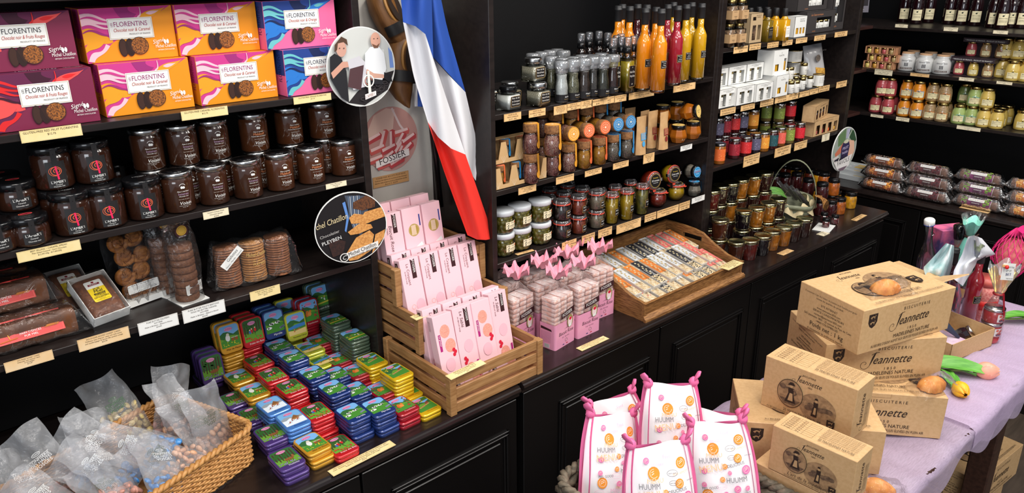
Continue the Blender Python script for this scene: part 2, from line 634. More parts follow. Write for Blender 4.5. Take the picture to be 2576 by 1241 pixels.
def cardA(*a):
 return card(*a,yp=YA-.0035)
cardA(['GLUTEN-FREE RED FRUIT FLORENTINS','$12.75',''],(47.5,331),(208.5,340),'cream price card for gluten-free red fruit florentines below maroon boxes')
cardA(['GLUTEN-FREE CARAMEL FLORENTINS','$12.75',''],(454,281),(574.3,288.4),'cream price card for gluten-free caramel florentines below orange boxes')
cardA(['GLUTEN-FREE ORANGE FLORENTINS','$12.75',''],(737.3,245.5),(833.4,250.8),'cream price card for gluten-free orange florentines below pink boxes')
cardA(['BEST SELLING – CARAMEL SPREAD','Plain Salted Caramel – Dark Chocolate','$12.99/130g - $17.60/220g',''],(40.1,636.4),(205,627.7),'cream price card headed best selling caramel spread')
IVORY=pm('ivory_card',(240,228,196),.55)
cardA(["Voisin's Intense Dark",'Chocolate Spread','$18.99'],(509.5,535.5),(576.2,539.7),'small ivory card for intense dark chocolate spread',IVORY)
cardA(["Voisin's Milk Chocolate",'Malakoff Spread','$18.99'],(819,464.3),(871.9,466.3),'small ivory card for milk chocolate spread',IVORY)
PEACH=pm('parchment_card',(236,196,140),.55,rgb2=(240,214,174),scale=16)
cardA(['57% PURE HONEY CAKES',"Delectable 'pain d'épices' cakes.",'A real delight!','$17.99',''],(8.4,914.7),(136.6,903.8),'parchment card for 57% pure honey cakes at lower left',PEACH)
cardA(['NO-SUGAR-ADDED HONEY CAKES',"Delicious 'pain d'épices' cakes rich with honey",'and candied ginger & lemon OR candied orange','$15.99',''],(193,857.5),(328,848.8),'parchment card for no-sugar-added honey cakes',PEACH)
cardA(['PURE BUTTER PALMIERS','SOY-FREE','Made in Brittany – Baked in House','$14.99',''],(345,815.6),(450.7,816.4),'white card for pure butter palmiers',WHT)
cardA(['PURE BUTTER PALETS BRETONS','W/SALTED BUTTER CARAMEL','SOY-FREE','Made in Brittany – Baked in House','$14.99'],(457,783),(568,783.8),'white card for pure butter palets with salted caramel',WHT)
cardA(['PURE BUTTER FINE GALETTES','Plain – blueberry – caramel','Keep in a tin once opened','$22.75',''],(627.3,736.4),(705.7,737.3),'cream price card for pure butter fine galettes')
card_flat(['100% Natural Candies in Pocket Tins to refill anytime! PERFECT GIFT!','Violet - Eucalyptus - Fir Tree Honey - Wild Strawberry - Blueberry - Lemon Verbena -','Raspberry - Mirabelle plum - Bonbons des Vosges','$10.99'],((838.5,1201.6),(824.7,1187),(980,1110),(996.4,1121)),ZA4,'long cream card lying on worktop before candy tins, headed perfect gift')
UA1,UA2,UA3=1.580,1.3835,1.1825
# ================================================================ florentine boxes
COOKIE=pm('nut_cookie',(176,104,40),.6,rgb2=(70,38,18),scale=420)
CHOC=pm('dark_chocolate',(48,30,26),.35)
W_=ink((236,236,232))
def bez(p0,p1,p2,p3,n=10):
 return[tuple((1-t)**3*a+3*t*(1-t)**2*b+3*t*t*(1-t)*c+t**3*d for a,b,c,d in zip(p0,p1,p2,p3))for t in(i/n for i in range(n+1))]
def florentine(base,sw,head,sub,name):
 w,h,dp=.16,.0945,.043
 g=G().box(-w/2,w/2,0,dp,0,h,pm('carton_'+name,base,.4),.0006)
 d=D()
 c1,c2,c3,c4=(ink(c)for c in sw)
 X=lambda u:(u-.5)*w
 Y=lambda v:v*h
 P=lambda pts:[(X(u),Y(v))for u,v in pts]
 d.poly(P([(0.004,.004),(.04,.004),(.3,.36),(.985,.996),(.004,.996)]),c1)
 # flowing paint-like bands
 d.poly(P(bez((.004,.62),(.12,.72),(.2,.5),(.3,.42))+bez((.3,.36),(.2,.3),(.12,.42),(.004,.34))),c2)
 d.poly(P(bez((.004,.9),(.2,.98),(.2,.7),(.42,.78))+bez((.42,.7),(.3,.6),(.18,.78),(.004,.7))),c3)
 d.poly(P(bez((.36,.996),(.4,.8),(.46,.7),(.56,.8))+bez((.6,.86),(.52,.9),(.5,.95),(.52,.996))),c4)
 d.poly(P(bez((.62,.82),(.74,.98),(.84,.9),(.93,.97))+bez((.86,.88),(.76,.8),(.7,.7),(.62,.82))),c2)
 d.poly(P(bez((.7,.87),(.78,.95),(.82,.88),(.86,.92))+bez((.8,.86),(.76,.84),(.74,.82),(.7,.87))),c3)
 d.poly(P(bez((.01,.04),(.08,.36),(.14,.06),(.22,.34))+bez((.26,.3),(.18,.1),(.1,.16),(.07,.02))),c3)
 d.poly(P(bez((.004,.3),(.06,.46),(.14,.3),(.18,.44))+bez((.22,.4),(.14,.2),(.06,.3),(.004,.2))),c2)
 for k in range(3):
  d.line(P(bez((.004,.56+.13*k),(.14,.7+.1*k),(.16,.46+.14*k),(.3,.5+.12*k))),h*.045,(c4,c3,c1)[k],taper=True)
 d.line(P(bez((.6,.62),(.58,.95),(.66,.7),(.64,.99))),h*.03,c3,taper=True)
 # white name plate
 d.rect(X(.27),Y(.41),X(.755),Y(.8),W_)
 d.frame(X(.278),Y(.425),X(.747),Y(.785),h*.006,ink((170,140,90)))
 d.text('FLORENTINS',X(.33),Y(.645),h*.088,ink(head),'l',maxw=w*.37)
 d.text('LES',X(.32),Y(.645),h*.035,ink(head),'l',rot=PI/2)
 d.text(sub,X(.52),Y(.55),h*.062,ink((180,62,50)),shear=.25,maxw=w*.4)
 d.text('PRODUCT OF FRANCE',X(.6),Y(.485),h*.026,ink((90,80,80)))
 d.ell(X(.395),Y(.25),w*.048,h*.17,CHOC)
 d.ell(X(.395),Y(.25),w*.038,h*.155,pm('choc_edge',(66,42,34),.3))
 d.ell(X(.47),Y(.25),w*.05,h*.17,CHOC)
 for k in range(4):
  d.line(P(bez((.44+.012*k,.36),(.46+.012*k,.3),(.46+.012*k,.22),(.49+.01*k,.15))),h*.008,pm('choc_edge',(66,42,34),.3),same=k>0)
 d.ell(X(.575),Y(.27),w*.098,h*.168,pm('cookie_rim',(66,36,22),.5),28)
 d.ell(X(.575),Y(.27),w*.09,h*.155,COOKIE,28)
 d.text('Signé',X(.79),Y(.3),h*.075,W_,shear=.3,rot=.2)
 d.ell(X(.862),Y(.315),w*.014,h*.045,W_)
 d.ell(X(.892),Y(.315),w*.014,h*.045,W_,same=True)
 d.text('Michel Chatillon',X(.865),Y(.205),h*.062,W_,maxw=w*.235)
 d.text('ARTISAN CHOCOLATIER',X(.865),Y(.15),h*.026,W_,maxw=w*.19)
 d.put(g,front(0))
 t=D()
 t.rect(-w/2+.001,.001,w/2*.4,dp-.001,c1)
 t.text('FLORENTINS',0,dp*.5,dp*.25,W_ if name=='maroon' else ink(head),maxw=w*.4)
 t.text('Michel Chatillon',w*.36,dp*.5,dp*.14,W_,maxw=w*.2)
 t.put(g,top(h))
 sd=D()
 sd.rect(-dp+.001,h*.45,-.001,h-.001,c1)
 sd.text('FLORENTINS',-dp*.38,h*.3,dp*.3,ink(head),'l',rot=PI/2,maxw=h*.6)
 sd.put(g,side(-w/2))
 return[('carton',g.mesh('florentine_box'))]
FB={'maroon':florentine((126,38,70),((102,38,74),(232,84,82),(222,42,44),(66,26,46)),(40,36,48),'Chocolat noir & Fruits Rouges','maroon'),'orange':florentine((238,148,26),((206,62,140),(238,160,40),(244,196,208),(160,48,120)),(150,44,110),'Chocolat noir & Caramel','orange'),'pink':florentine((240,108,158),((38,66,140),(44,120,204),(108,190,196),(26,40,84)),(28,34,66),'Chocolat noir & Orange','pink')}
FW={'maroon':'maroon florentine carton with red marbling','orange':'orange florentine carton with pink marbling','pink':'pink florentine carton with blue marbling'}
HB=.0945
rows=[('maroon',.279,.021,''),('orange',.455,.042,'left '),('orange',.626,.036,'right '),('pink',.797,.016,'')]
for kind,x,y,wh in rows:
 for k in range(3):
  lab=FW[kind]+', lower '+wh+('stack front' if k==0 else 'stack, '+('second' if k==1 else 'third')+' from front')
  thingA('florentine_box',FB[kind],(x,y+k*.0445,UA1),0,lab,'box','florentine boxes')
rows=[('maroon',.268,.045,''),('orange',.446,.062,'left '),('orange',.608,.056,'right '),('pink',.771,.03,'')]
for kind,x,y,wh in rows:
 for k in range(2):
  lab=FW[kind]+', upper '+wh+('row front' if k==0 else 'row, behind the front one')
  thingA('florentine_box',FB[kind],(x,y+k*.0445,UA1+HB+.0006),0,lab,'box','florentine boxes')
  # ================================================================ chocolate spread jars
CHOCJ=pm('spread_milk',(74,40,22),.18,coat=1,var=.06,scale=40)
CHOCD=pm('spread_dark',(50,26,16),.16,coat=1,var=.06,scale=40)
def spread(kind):
 r,h=.0295,.081
 g=G().lathe([(.022,0),(.027,.0015),(r,.005),(r,.060),(r*.985,.066),(r*.9,.0695),(r*.9,.072)],CHOCJ if kind=='Malakoff' else pm('spread_intense',(60,33,20),.16,coat=1),28)
 lid=G().lathe([(r*.96,.0705),(r*1.0,.0712),(r*1.0,.079),(r*.97,.0805),(r*.9,.081),(r*.88,.0802),(0,.0802)],SILVLID,28)
 lid.lathe([(r*.87,.0803),(0,.0804)],BLKLID,28)  # black disc paints the shelf's shade onto the silver lid top
 d=D()
 d.ring(0,.0545,.0062,.0055,.0008,W_,16,.3,PI-.3)
 d.ell(-.0016,.0525,.0024,.0026,W_,10)
 d.ell(.002,.0522,.0026,.0024,W_,10,same=True)
 d.text('Pâte à tartiner'.replace('â','a'),0,.0435,.0026,W_,shear=.3)
 d.text(kind,0,.0375,.0046,ink((222,140,96))if kind=='Malakoff' else ink((168,140,168)))
 d.text('Praliné blanc et noisette' if kind=='Malakoff' else 'Chocolat noir',0,.034,.0022,W_,shear=.2)
 d.text('Sans huile de palme',0,.0285,.0018,ink((190,180,170)))
 d.text('Voisin',.001,.0185,.0062,W_,shear=.3)
 d.text('MAITRE CHOCOLATIER',0,.0155,.0014,ink((200,195,190)))
 d.text('LYON 1897',0,.0128,.0014,ink((200,195,190)))
 pg=G()
 d.put(pg,round_(r+.0002))
 return[('jar',g.mesh('jar')),('lid',lid.mesh('lid')),('lettering',pg.mesh('lettering'),0)]
SP={k:spread(k)for k in('Intense','Malakoff')}
SPW={'Intense':'brown dark chocolate spread jar with silver lid','Malakoff':'brown milk chocolate spread jar with silver lid'}
fr=[(457.9,538.8),(543.3,519.4),(628.7,503.3),(709.3,484),(786.6,466.3),(867.2,445.3)]
for i,(x,y)in enumerate(fr):
 k='Intense' if i<3 else 'Malakoff'
 p=stand(UA2,x,y,.0295)
 thingA('spread_jar',SP[k],p,random.uniform(-.05,.05),SPW[k]+', front row, '+nth(i,6),'jar','chocolate spread jars')
up=[(380.6,432.4),(467.6,419.5),(546.5,405),(644.8,385),(731.8,366.4),(814,351.9)]
for i,(x,y)in enumerate(up):
 k='Intense' if i<3 else 'Malakoff'
 p=stand(UA2+.081,x,y,.0295)
 thingA('spread_jar',SP[k],p,random.uniform(-.06,.06),SPW[k]+', upper tier, '+nth(i,6),'jar','chocolate spread jars')
 p=Vector((p.x+random.uniform(-.001,.001),p.y,UA2))
 thingA('spread_jar',SP[k],p,random.uniform(-.06,.06),SPW[k]+', back row lower tier, '+nth(i,6),'jar','chocolate spread jars')
def caramel(tall):
 r,h=(.033,.079)if tall else(.032,.052)
 g=G().lathe([(.025,0),(.030,.0015),(r,.006),(r,h-.024),(r*.97,h-.019),(r*.9,h-.015),(r*.9,h-.012)],CHOCD,28)
 lid=G().lathe([(r*.97,h-.0145),(r*1.03,h-.0135),(r*1.03,h-.003),(r*.99,h-.0006),(r*.9,h),(0,h)],BLKLID,28)
 OR,PK=ink((236,104,66)),ink((232,40,92))
 d=D()
 blk=pm('black_label',(30,28,29),.5)
 d.rect(-.016,.006,.016,h-.026,blk,6)
 st=D().rect(-.0045,h-.030,.0045,h-.004,blk)
 sg=G()
 st.put(sg,round_(lambda v:r+.0008 if v<h-.024 else r*1.03+.0003))
 if tall:
  d.ring(-.0005,.036,.009,.008,.0011,OR,20)
  d.ring(-.002,.0355,.0105,.0085,.0008,OR,18,1.2,5.2)
  d.ring(.0005,.0365,.0055,.0045,.0011,OR,16,-1,4)
  d.line([(-.0005,.045),(0,.037),(.001,.028),(.0015,.0205)],.003,PK)
  d.text("L'AMBR'1",0,.014,.0046,W_,maxw=.024)
  d.text('Caramel',0,.0105,.0022,W_)
  d.text('Chocolat noir',0,.0072,.0022,W_)
 else:
  d.text("L'AMBR'1",0,.019,.0048,W_,maxw=.026)
  d.text('Caramel',0,.0145,.0024,W_)
  d.text('Chocolat noir',0,.0098,.0024,W_)
 pg=G()
 d.put(pg,round_(lambda v:r+.0003 if v<h-.024 else r*1.03+.0003))
 t=D()
 if tall:
  t.text("L'AMBR'1",0,.004,.0045,ink((170,170,172)),maxw=.03)
  t.text('Caramel',0,.0,.002,ink((170,170,172)))
 else:
  t.ring(0,.004,.011,.0065,.0013,OR,20)
  t.line([(-.008,.003),(.002,.005),(.01,.002)],.0028,PK)
 tg=G()
 t.put(tg,top(h))
 return[('jar',g.mesh('jar')),('lid',lid.mesh('lid')),('label',pg.mesh('label'),0),('seal_strip',sg.mesh('seal_strip'),1),('lid_print',tg.mesh('lid_print'),1)]
CT,CSM=caramel(True),caramel(False)
cl='tall caramel jar with pink swirl label'
for i,(x,y)in enumerate([(194.6,596.5),(277.8,578),(372.2,557)]):
 thingA('caramel_jar',CT,stand(UA2,x,y,.033),random.uniform(-.08,.08),cl+', front row, '+nth(i,3),'jar','caramel spread jars')
for i,(x,y)in enumerate([(143.8,481),(244,465)]):
 p=stand(UA2+.0795,x,y,.033)
 thingA('caramel_jar',CT,p,random.uniform(-.05,.05),cl+', upper tier, '+nth(i,2),'jar','caramel spread jars')
 thingA('caramel_jar',CT,(p.x,p.y,UA2),0,cl+', back row under upper tier, '+nth(i,2),'jar','caramel spread jars')
thingA('caramel_jar',CT,stand(UA2,308,510,.033),.1,cl+', half hidden in back row beside silver lids','jar','caramel spread jars')
cs='low caramel jar with swirl printed on black lid'
p0=stand(UA2,84.6,623,.032)
thingA('caramel_jar',CSM,p0,0,cs+', front row, whole','jar','small caramel jars')
thingA('caramel_jar',CSM,stand(UA2,2,640,.032),.05,cs+', front row, cut by left edge','jar','small caramel jars')
p=stand(UA2+.0525,52,534.5,.032)
thingA('caramel_jar',CSM,p,.03,cs+', upper tier, front','jar','small caramel jars')
thingA('caramel_jar',CSM,(p.x,p.y,UA2),.03,cs+', back row under upper tier','jar','small caramel jars')
thingA('caramel_jar',CSM,(p.x-.01,p.y+.069,UA2),.03,cs+', lower tier at the very back','jar','small caramel jars')
thingA('caramel_jar',CSM,(p.x-.01,p.y+.069,UA2+.0525),.03,cs+', upper tier at the very back','jar','small caramel jars')
# ================================================================ honey cakes, palmiers, palets, galettes
LOAF=pm('honey_cake_crust',(84,48,26),.55,rgb2=(108,64,34),scale=26,bump=.35)
LOAF2=pm('spice_cake_crumb',(96,54,32),.6,rgb2=(118,70,42),scale=120,bump=.3)
REDL=pm('red_label',(212,38,36),.35)
def wrap_mesh(w,d,h,ears=.02,n=18,amp=.0025,mat=CELLO,seed=1,top_gather=0):
 """loose crinkled cellophane around a block w x d x h, ends flattened into ears along x"""
 rnd=random.Random(seed)
 g=G()
 ph=[rnd.uniform(0,6.3)for _ in range(6)]
 def fn(u,v):
  x=(u-.5)*(w+2*ears)
  e=max(0,(abs(x)-w/2)/ears)if ears else 0
  a=2*PI*v
  k=1-.8*e
  cr=1+.04*math.sin(9*u+ph[0])*math.sin(3*a+ph[1])+.05*math.sin(23*u+ph[2]+2*a)
  sx,sy=math.cos(a),math.sin(a)
  q=(abs(sx)**6+abs(sy)**6)**(-1/6)
  return(x+rnd.uniform(-amp,amp),(d/2+.002)*sx*q*cr*(1 if e==0 else 1+.1*e)+rnd.uniform(-amp,amp)*.6,max(.0008,h/2+(h/2+.002)*sy*q*k*cr+rnd.uniform(-amp,amp)*.6-h*.35*e))
 g.grid(fn,n,25,mat,True)
 return g
def rounded_loaf(l,d,h,mat,seed=0):
 rnd=random.Random(seed)
 g=G()
 def fn(u,v):
  x=(u-.5)*l
  a=2*PI*v
  sx,sy=math.cos(a),math.sin(a)
  q=(abs(sx)**5+abs(sy)**5)**(-1/5)
  e=min(1,(1-abs(2*u-1))*9+.75)
  k=.9+.1*e
  return(x,d/2*sx*q*k+rnd.uniform(-.0006,.0006),h/2+h/2*sy*q*k+rnd.uniform(-.0004,.0004))
 g.grid(fn,22,24,mat,True,closeu=False)
 n=22
 for i in(0,n-1):
  ring=[g.v[j*n+i]for j in range(24)]
  g.add(ring,[tuple(range(24))],mat)
 return g
def honey_loaf():
 l,d,h=.155,.062,.056
 g=rounded_loaf(l,d,h,LOAF,3)
 lg=G()
 dd=D()
 for(x0,x1)in((-.055,.055),):
  dd.rect(x0,-.021,x1,.021,REDL,1)
 dd.frame(-.053,-.0195,.053,.0195,.0004,ink((240,130,110)))
 dd.poly([(-.021,-.004),(.022,-.004),(.022,.0065),(-.021,.0065)],W_)
 dd.text('MULOT & PETITJEAN',0,-.001,.0048,ink((40,40,44)),maxw=.04)
 dd.text("PAIN D'ÉPICES",0,-.0105,.0038,W_)
 dd.text('PUR MIEL',0,-.0165,.0038,W_)
 dd.text('&',0,.008,.008,W_)
 hon,hond,dip=ink((232,160,60)),ink((196,110,30)),ink((120,60,24))
 dd.poly([(.026,-.006),(.048,-.004),(.05,.008),(.044,.013),(.03,.012),(.024,.006)],hon)
 dd.poly([(.022,-.009),(.046,-.009),(.049,-.004),(.03,-.005)],hond)
 dd.ell(-.038,.006,.011,.0085,dip)
 for k in range(3):
  dd.line([(-.046+.006*k,.012),(-.041+.006*k,.0)],.002,ink((240,214,160)),same=k>0)
 dd.line([(-.036,-.002),(-.034,-.014)],.0014,hon)
 dd.line([(-.05,-.0165),(-.022,-.0145)],.0016,hond)
 ca,sa=math.cos(.95),math.sin(.95)
 dd.put(lg,onflat((.0,-d/2*.87,h*.72),(1,0,0),(0,ca,sa),(0,-sa,ca)))
 wr=wrap_mesh(l,d,h,.022,24,.002,CELLO,5)
 return[('cake',g.mesh('cake')),('label',lg.mesh('label')),('wrapper',wr.mesh('wrapper'))]
HL=honey_loaf()
hl='red-labelled honey cake in cellophane'
thingA('honey_cake',HL,(.176,.068,UA3),math.radians(2),hl+', front one on the shelf','cake','honey cakes')
thingA('honey_cake',HL,(.150,.134,UA3),math.radians(-1),hl+', lower one at the back','cake','honey cakes')
thingA('honey_cake',HL,(.148,.118,UA3+.058),(math.radians(3),0,math.radians(3)),hl+', leaning on top behind the front one','cake','honey cakes')
thingA('honey_cake',HL,(.135,.186,UA3+.058),0,hl+', rearmost upper one, mostly hidden','cake','honey cakes')
def tray_cake():
 l,wd,h=.105,.07,.026
 g=G()
 t=.0012
 for b in((-wd/2,-wd/2+t,0,l,0,h),(wd/2-t,wd/2,0,l,0,h),(-wd/2,wd/2,0,t,0,h),(-wd/2,wd/2,l-t,l,0,h),(-wd/2,wd/2,0,l,0,t)):
  g.box(*b,WHT)
 c=G()
 def fn(u,v):
  x,y=(u-.5)*2,(v-.5)*2
  k=max(0,1-x**6)*max(0,1-y**6)
  return((wd-.005)/2*x,l/2+(l-.005)/2*y,.01+(h-.008)*k**.4)
 c.grid(fn,15,19,LOAF2,True)
 lb=G()
 d=D()
 yel,mar=ink((245,215,30)),ink((130,30,44))
 d.poly(rrect(.032,.052,.003),yel)
 d.poly(rrect(.032,.018,.003,cy=.017),W_)
 d.rect(-.016,.008,.016,.011,W_)
 d.rect(-.011,.014,.011,.0185,mar)
 d.text('MULOT',0,.0148,.003,W_,maxw=.018)
 d.ell(0,.0215,.0028,.0022,mar)
 d.text('PUR',0,.002,.0048,BLK)
 d.text('Miel',0,-.0045,.0068,BLK,shear=.2)
 d.rect(-.01,-.0095,.011,-.006,BLK)
 d.text('100% D ÉPICES',.0005,-.009,.0022,yel,maxw=.018)
 d.text('CITRON',0,-.0138,.0036,BLK)
 d.text('GINGEMBRE',0,-.0184,.0036,BLK)
 d.text('Gourmand',0,-.0214,.0018,BLK)
 d.text('Candied Ginger & Lemon',0,-.0242,.0018,BLK,maxw=.026)
 d.put(lb,onflat((0,l*.56,h+.0028),(1,0,0),(0,1,0),(0,0,1)))
 wr=G()
 rnd=random.Random(4)
 wr.grid(lambda u,v:((u-.5)*(wd+.012)+rnd.uniform(-.001,.001),-.016+v*(l+.034),(h+.004)*(1-abs(2*v-1)**8*.85)*(1-abs(2*u-1)**10*.6)+rnd.uniform(-.0012,.0012)),16,22,CELLO,True)
 return[('tray',g.mesh('tray')),('cake',c.mesh('cake')),('label',lb.mesh('label')),('wrapper',wr.mesh('wrapper'))]
TC=tray_cake()
thingA('tray_cake',TC,(.314,.045,UA3+.006),(math.radians(33),math.radians(-2),math.radians(9)),'yellow-labelled honey cake in white tray, leaning in front','cake','tray honey cakes')
thingA('tray_cake',TC,(.279,.115,UA3+.004),(math.radians(36),0,math.radians(7)),'yellow-labelled honey cake in white tray, half hidden behind another','cake','tray honey cakes')
PALM=pm('palmier_pastry',(176,112,48),.6,rgb2=(132,76,30),scale=55,bump=.6,stretch=(1,1,3))
def palmier_mesh():
 g=G()
 for sgn in(-1,1):
  path=[]
  for i in range(26):
   t=i/25
   a=t*2*PI*1.4
   rr=.0195*(1-.78*t)
   path.append((sgn*(.0175+rr*math.cos(PI+a*1)),0,.018+rr*math.sin(PI+a)*.95))
  g.tube(path,.0062,PALM,8,flat=(1.3,1))
  g.ball((sgn*.0178,0,.0185),.0165,.0095,.0165,PALM,14,8,amp=.04)
 return g.mesh('palmier')
PMM=palmier_mesh()
tr=G().box(-.042,.042,-.028,.028,0,.012,WHT)
lb=G()
dl=D().poly(rrect(.066,.019,.003),W_)
dl.text('PURE BUTTER MINI PALMIERS',0,.0055,.0026,ink((70,70,74)),maxw=.056)
for k in range(3):
 dl.text('Flour, butter, sugar, salt. Made in Brittany, baked in house',0,.0025-.0024*k,.0013,ink((110,110,114)),maxw=.058)
dl.text('02/26',.02,-.007,.004,ink((40,40,60)),shear=.2)
dl.put(lb,front(-.026,0,.036))
wr=wrap_mesh(.084,.056,.145,0,12,.0016,CELLO,8)
thingA('palmier_pack',[('tray',tr.mesh('tray'))]+[('palmier',PMM,None,((-1)**k*.002,0,.009+.036*k),(0,(-1)**k*.12,0))for k in range(4)]+[('label',lb.mesh('label')),('wrapper',wr.mesh('wrapper'))],(.392,.125,UA3),(math.radians(-4),0,math.radians(12)),'clear bag of heart-shaped palmier pastries in a stack','pastries')
SABLE=pm('caramel_palet',(104,62,38),.7,rgb2=(126,80,50),scale=200,bump=.5)
def palet_pack():
 P=[]
 disc=G().lathe([(.0,0),(.0225,.0006),(.024,.003),(.024,.012),(.0225,.0146),(0,.015)],SABLE,24).mesh('palet')
 for k in range(8):
  P.append(('palet',disc,None,(random.uniform(-.001,.001),random.uniform(-.001,.001),.002+.0153*k)))
 b=G().box(-.03,.03,-.03,.03,0,.0018,WHT)
 P.append(('base_card',b.mesh('base_card')))
 lb=G()
 d=D().poly(rrect(.05,.022,.003),W_)
 d.text('SALTED BUTTER CARAMEL',0,.005,.0026,ink((70,70,74)),maxw=.04)
 d.text('PALETS BRETONS',0,.001,.0026,ink((70,70,74)))
 for k in range(3):
  d.text('Wheat flour, butter, sugar, egg yolks, caramel, salt',0,-.002-.0022*k,.0012,ink((120,120,124)),maxw=.042)
 d.put(lb,round_(.0295,.35,.03))
 d2=D().ell(0,0,.014,.014,ink((70,40,44)),24)
 d2.ell(0,.0015,.0108,.0105,pm('gold_seal',(206,164,66),.35),24)
 d2.ring(0,.0015,.0085,.0085,.0008,ink((170,126,40)),24)
 d2.text('GRAND PRIX',0,-.012,.0022,W_,maxw=.016)
 sl=G()
 d2.put(sl,front(-.0185,0,.155))
 P.append(('label',lb.mesh('label')))
 P.append(('seal',sl.mesh('seal')))
 rnd=random.Random(12)
 w=G()
 def fn(u,v):
  a=2*PI*u
  z=.0015+v*.175
  k=1 if v<.7 else 1-(v-.7)/.3*.15
  fl=1 if v<.62 else max(.12,1-(v-.62)*2.4)
  return((.0315+.004*math.sin(5*a+6*v))*math.cos(a)*k+rnd.uniform(-.0012,.0012),(.0315*fl)*math.sin(a)+rnd.uniform(-.0012,.0012),z+rnd.uniform(-.001,.001))
 w.grid(fn,26,18,CELLO,True,closeu=True)
 P.append(('bag',w.mesh('bag')))
 return P
PP=palet_pack()
thingA('palet_pack',PP,(.468,.06,UA3),math.radians(8),'tall clear bag of stacked caramel palets with gold seal, in front','biscuits','palet biscuit bags')
thingA('palet_pack',PP,(.452,.128,UA3),math.radians(20),'tall clear bag of stacked caramel palets, behind another','biscuits','palet biscuit bags')
thingA('palet_pack',PP,(.415,.20,UA3),math.radians(-8),'tall clear bag of stacked caramel palets, deepest in the shelf','biscuits','palet biscuit bags')
GAL1=pm('galette_butter',(158,104,52),.7,rgb2=(178,124,68),scale=160,bump=.5)
GAL2=pm('galette_dark',(120,70,40),.7,rgb2=(146,92,56),scale=160,bump=.5)
gm={m.name:G().lathe([(0,0),(.0235,.0003),(.0262,.002),(.0255,.0046),(0,.0052)],m,22,lobes=22,amp=.012).mesh('galette')for m in(GAL1,GAL2)}
P=[]
for c in range(3):
 for k in range(16):
  P.append(('galette',gm[(GAL1 if c==1 else GAL2).name],None,((c-1)*.0555+random.uniform(-.0007,.0007),random.uniform(-.0007,.0007),.003+.0056*k),(random.uniform(-.03,.03),random.uniform(-.03,.03),0)))
lb=G()
GOLDT=pm('gold_foil_print',(226,190,110),.35)
d=D().text('Michel Chatillon',0,.065,.0075,GOLDT,shear=.3,maxw=.05)
d.text('Chocolatier',0,.052,.0034,GOLDT)
d.text('PLEYBEN',.003,.044,.005,GOLDT)
d.put(lb,round_(.029,.1))
tg=D().rect(-.028,-.009,.028,.009,W_)
tg.text('Galettes',.004,.0005,.0065,ink((50,50,54)),shear=.2)
tg.text('Nature - Myrtille - Caramel',0,-.006,.003,ink((60,60,64)),maxw=.05)
tg2=G()
ca,sa=math.cos(.75),math.sin(.75)
tg.put(tg2,onflat((-.052,-.031,.073),(ca,0,sa),(-sa,0,ca),(0,-1,0)))
wr=wrap_mesh(.166,.056,.098,.012,26,.0026,CELLO,21)
P+=[('lettering',lb.mesh('lettering')),('tag',tg2.mesh('tag'),None,(0,0,0),(0,0,0),'white slanted tag'),('wrapper',wr.mesh('wrapper'))]
thingA('galette_pack',P,(.617,.065,UA3),math.radians(-5),'cellophane pack of three columns of thin butter galettes with white tag','biscuits')
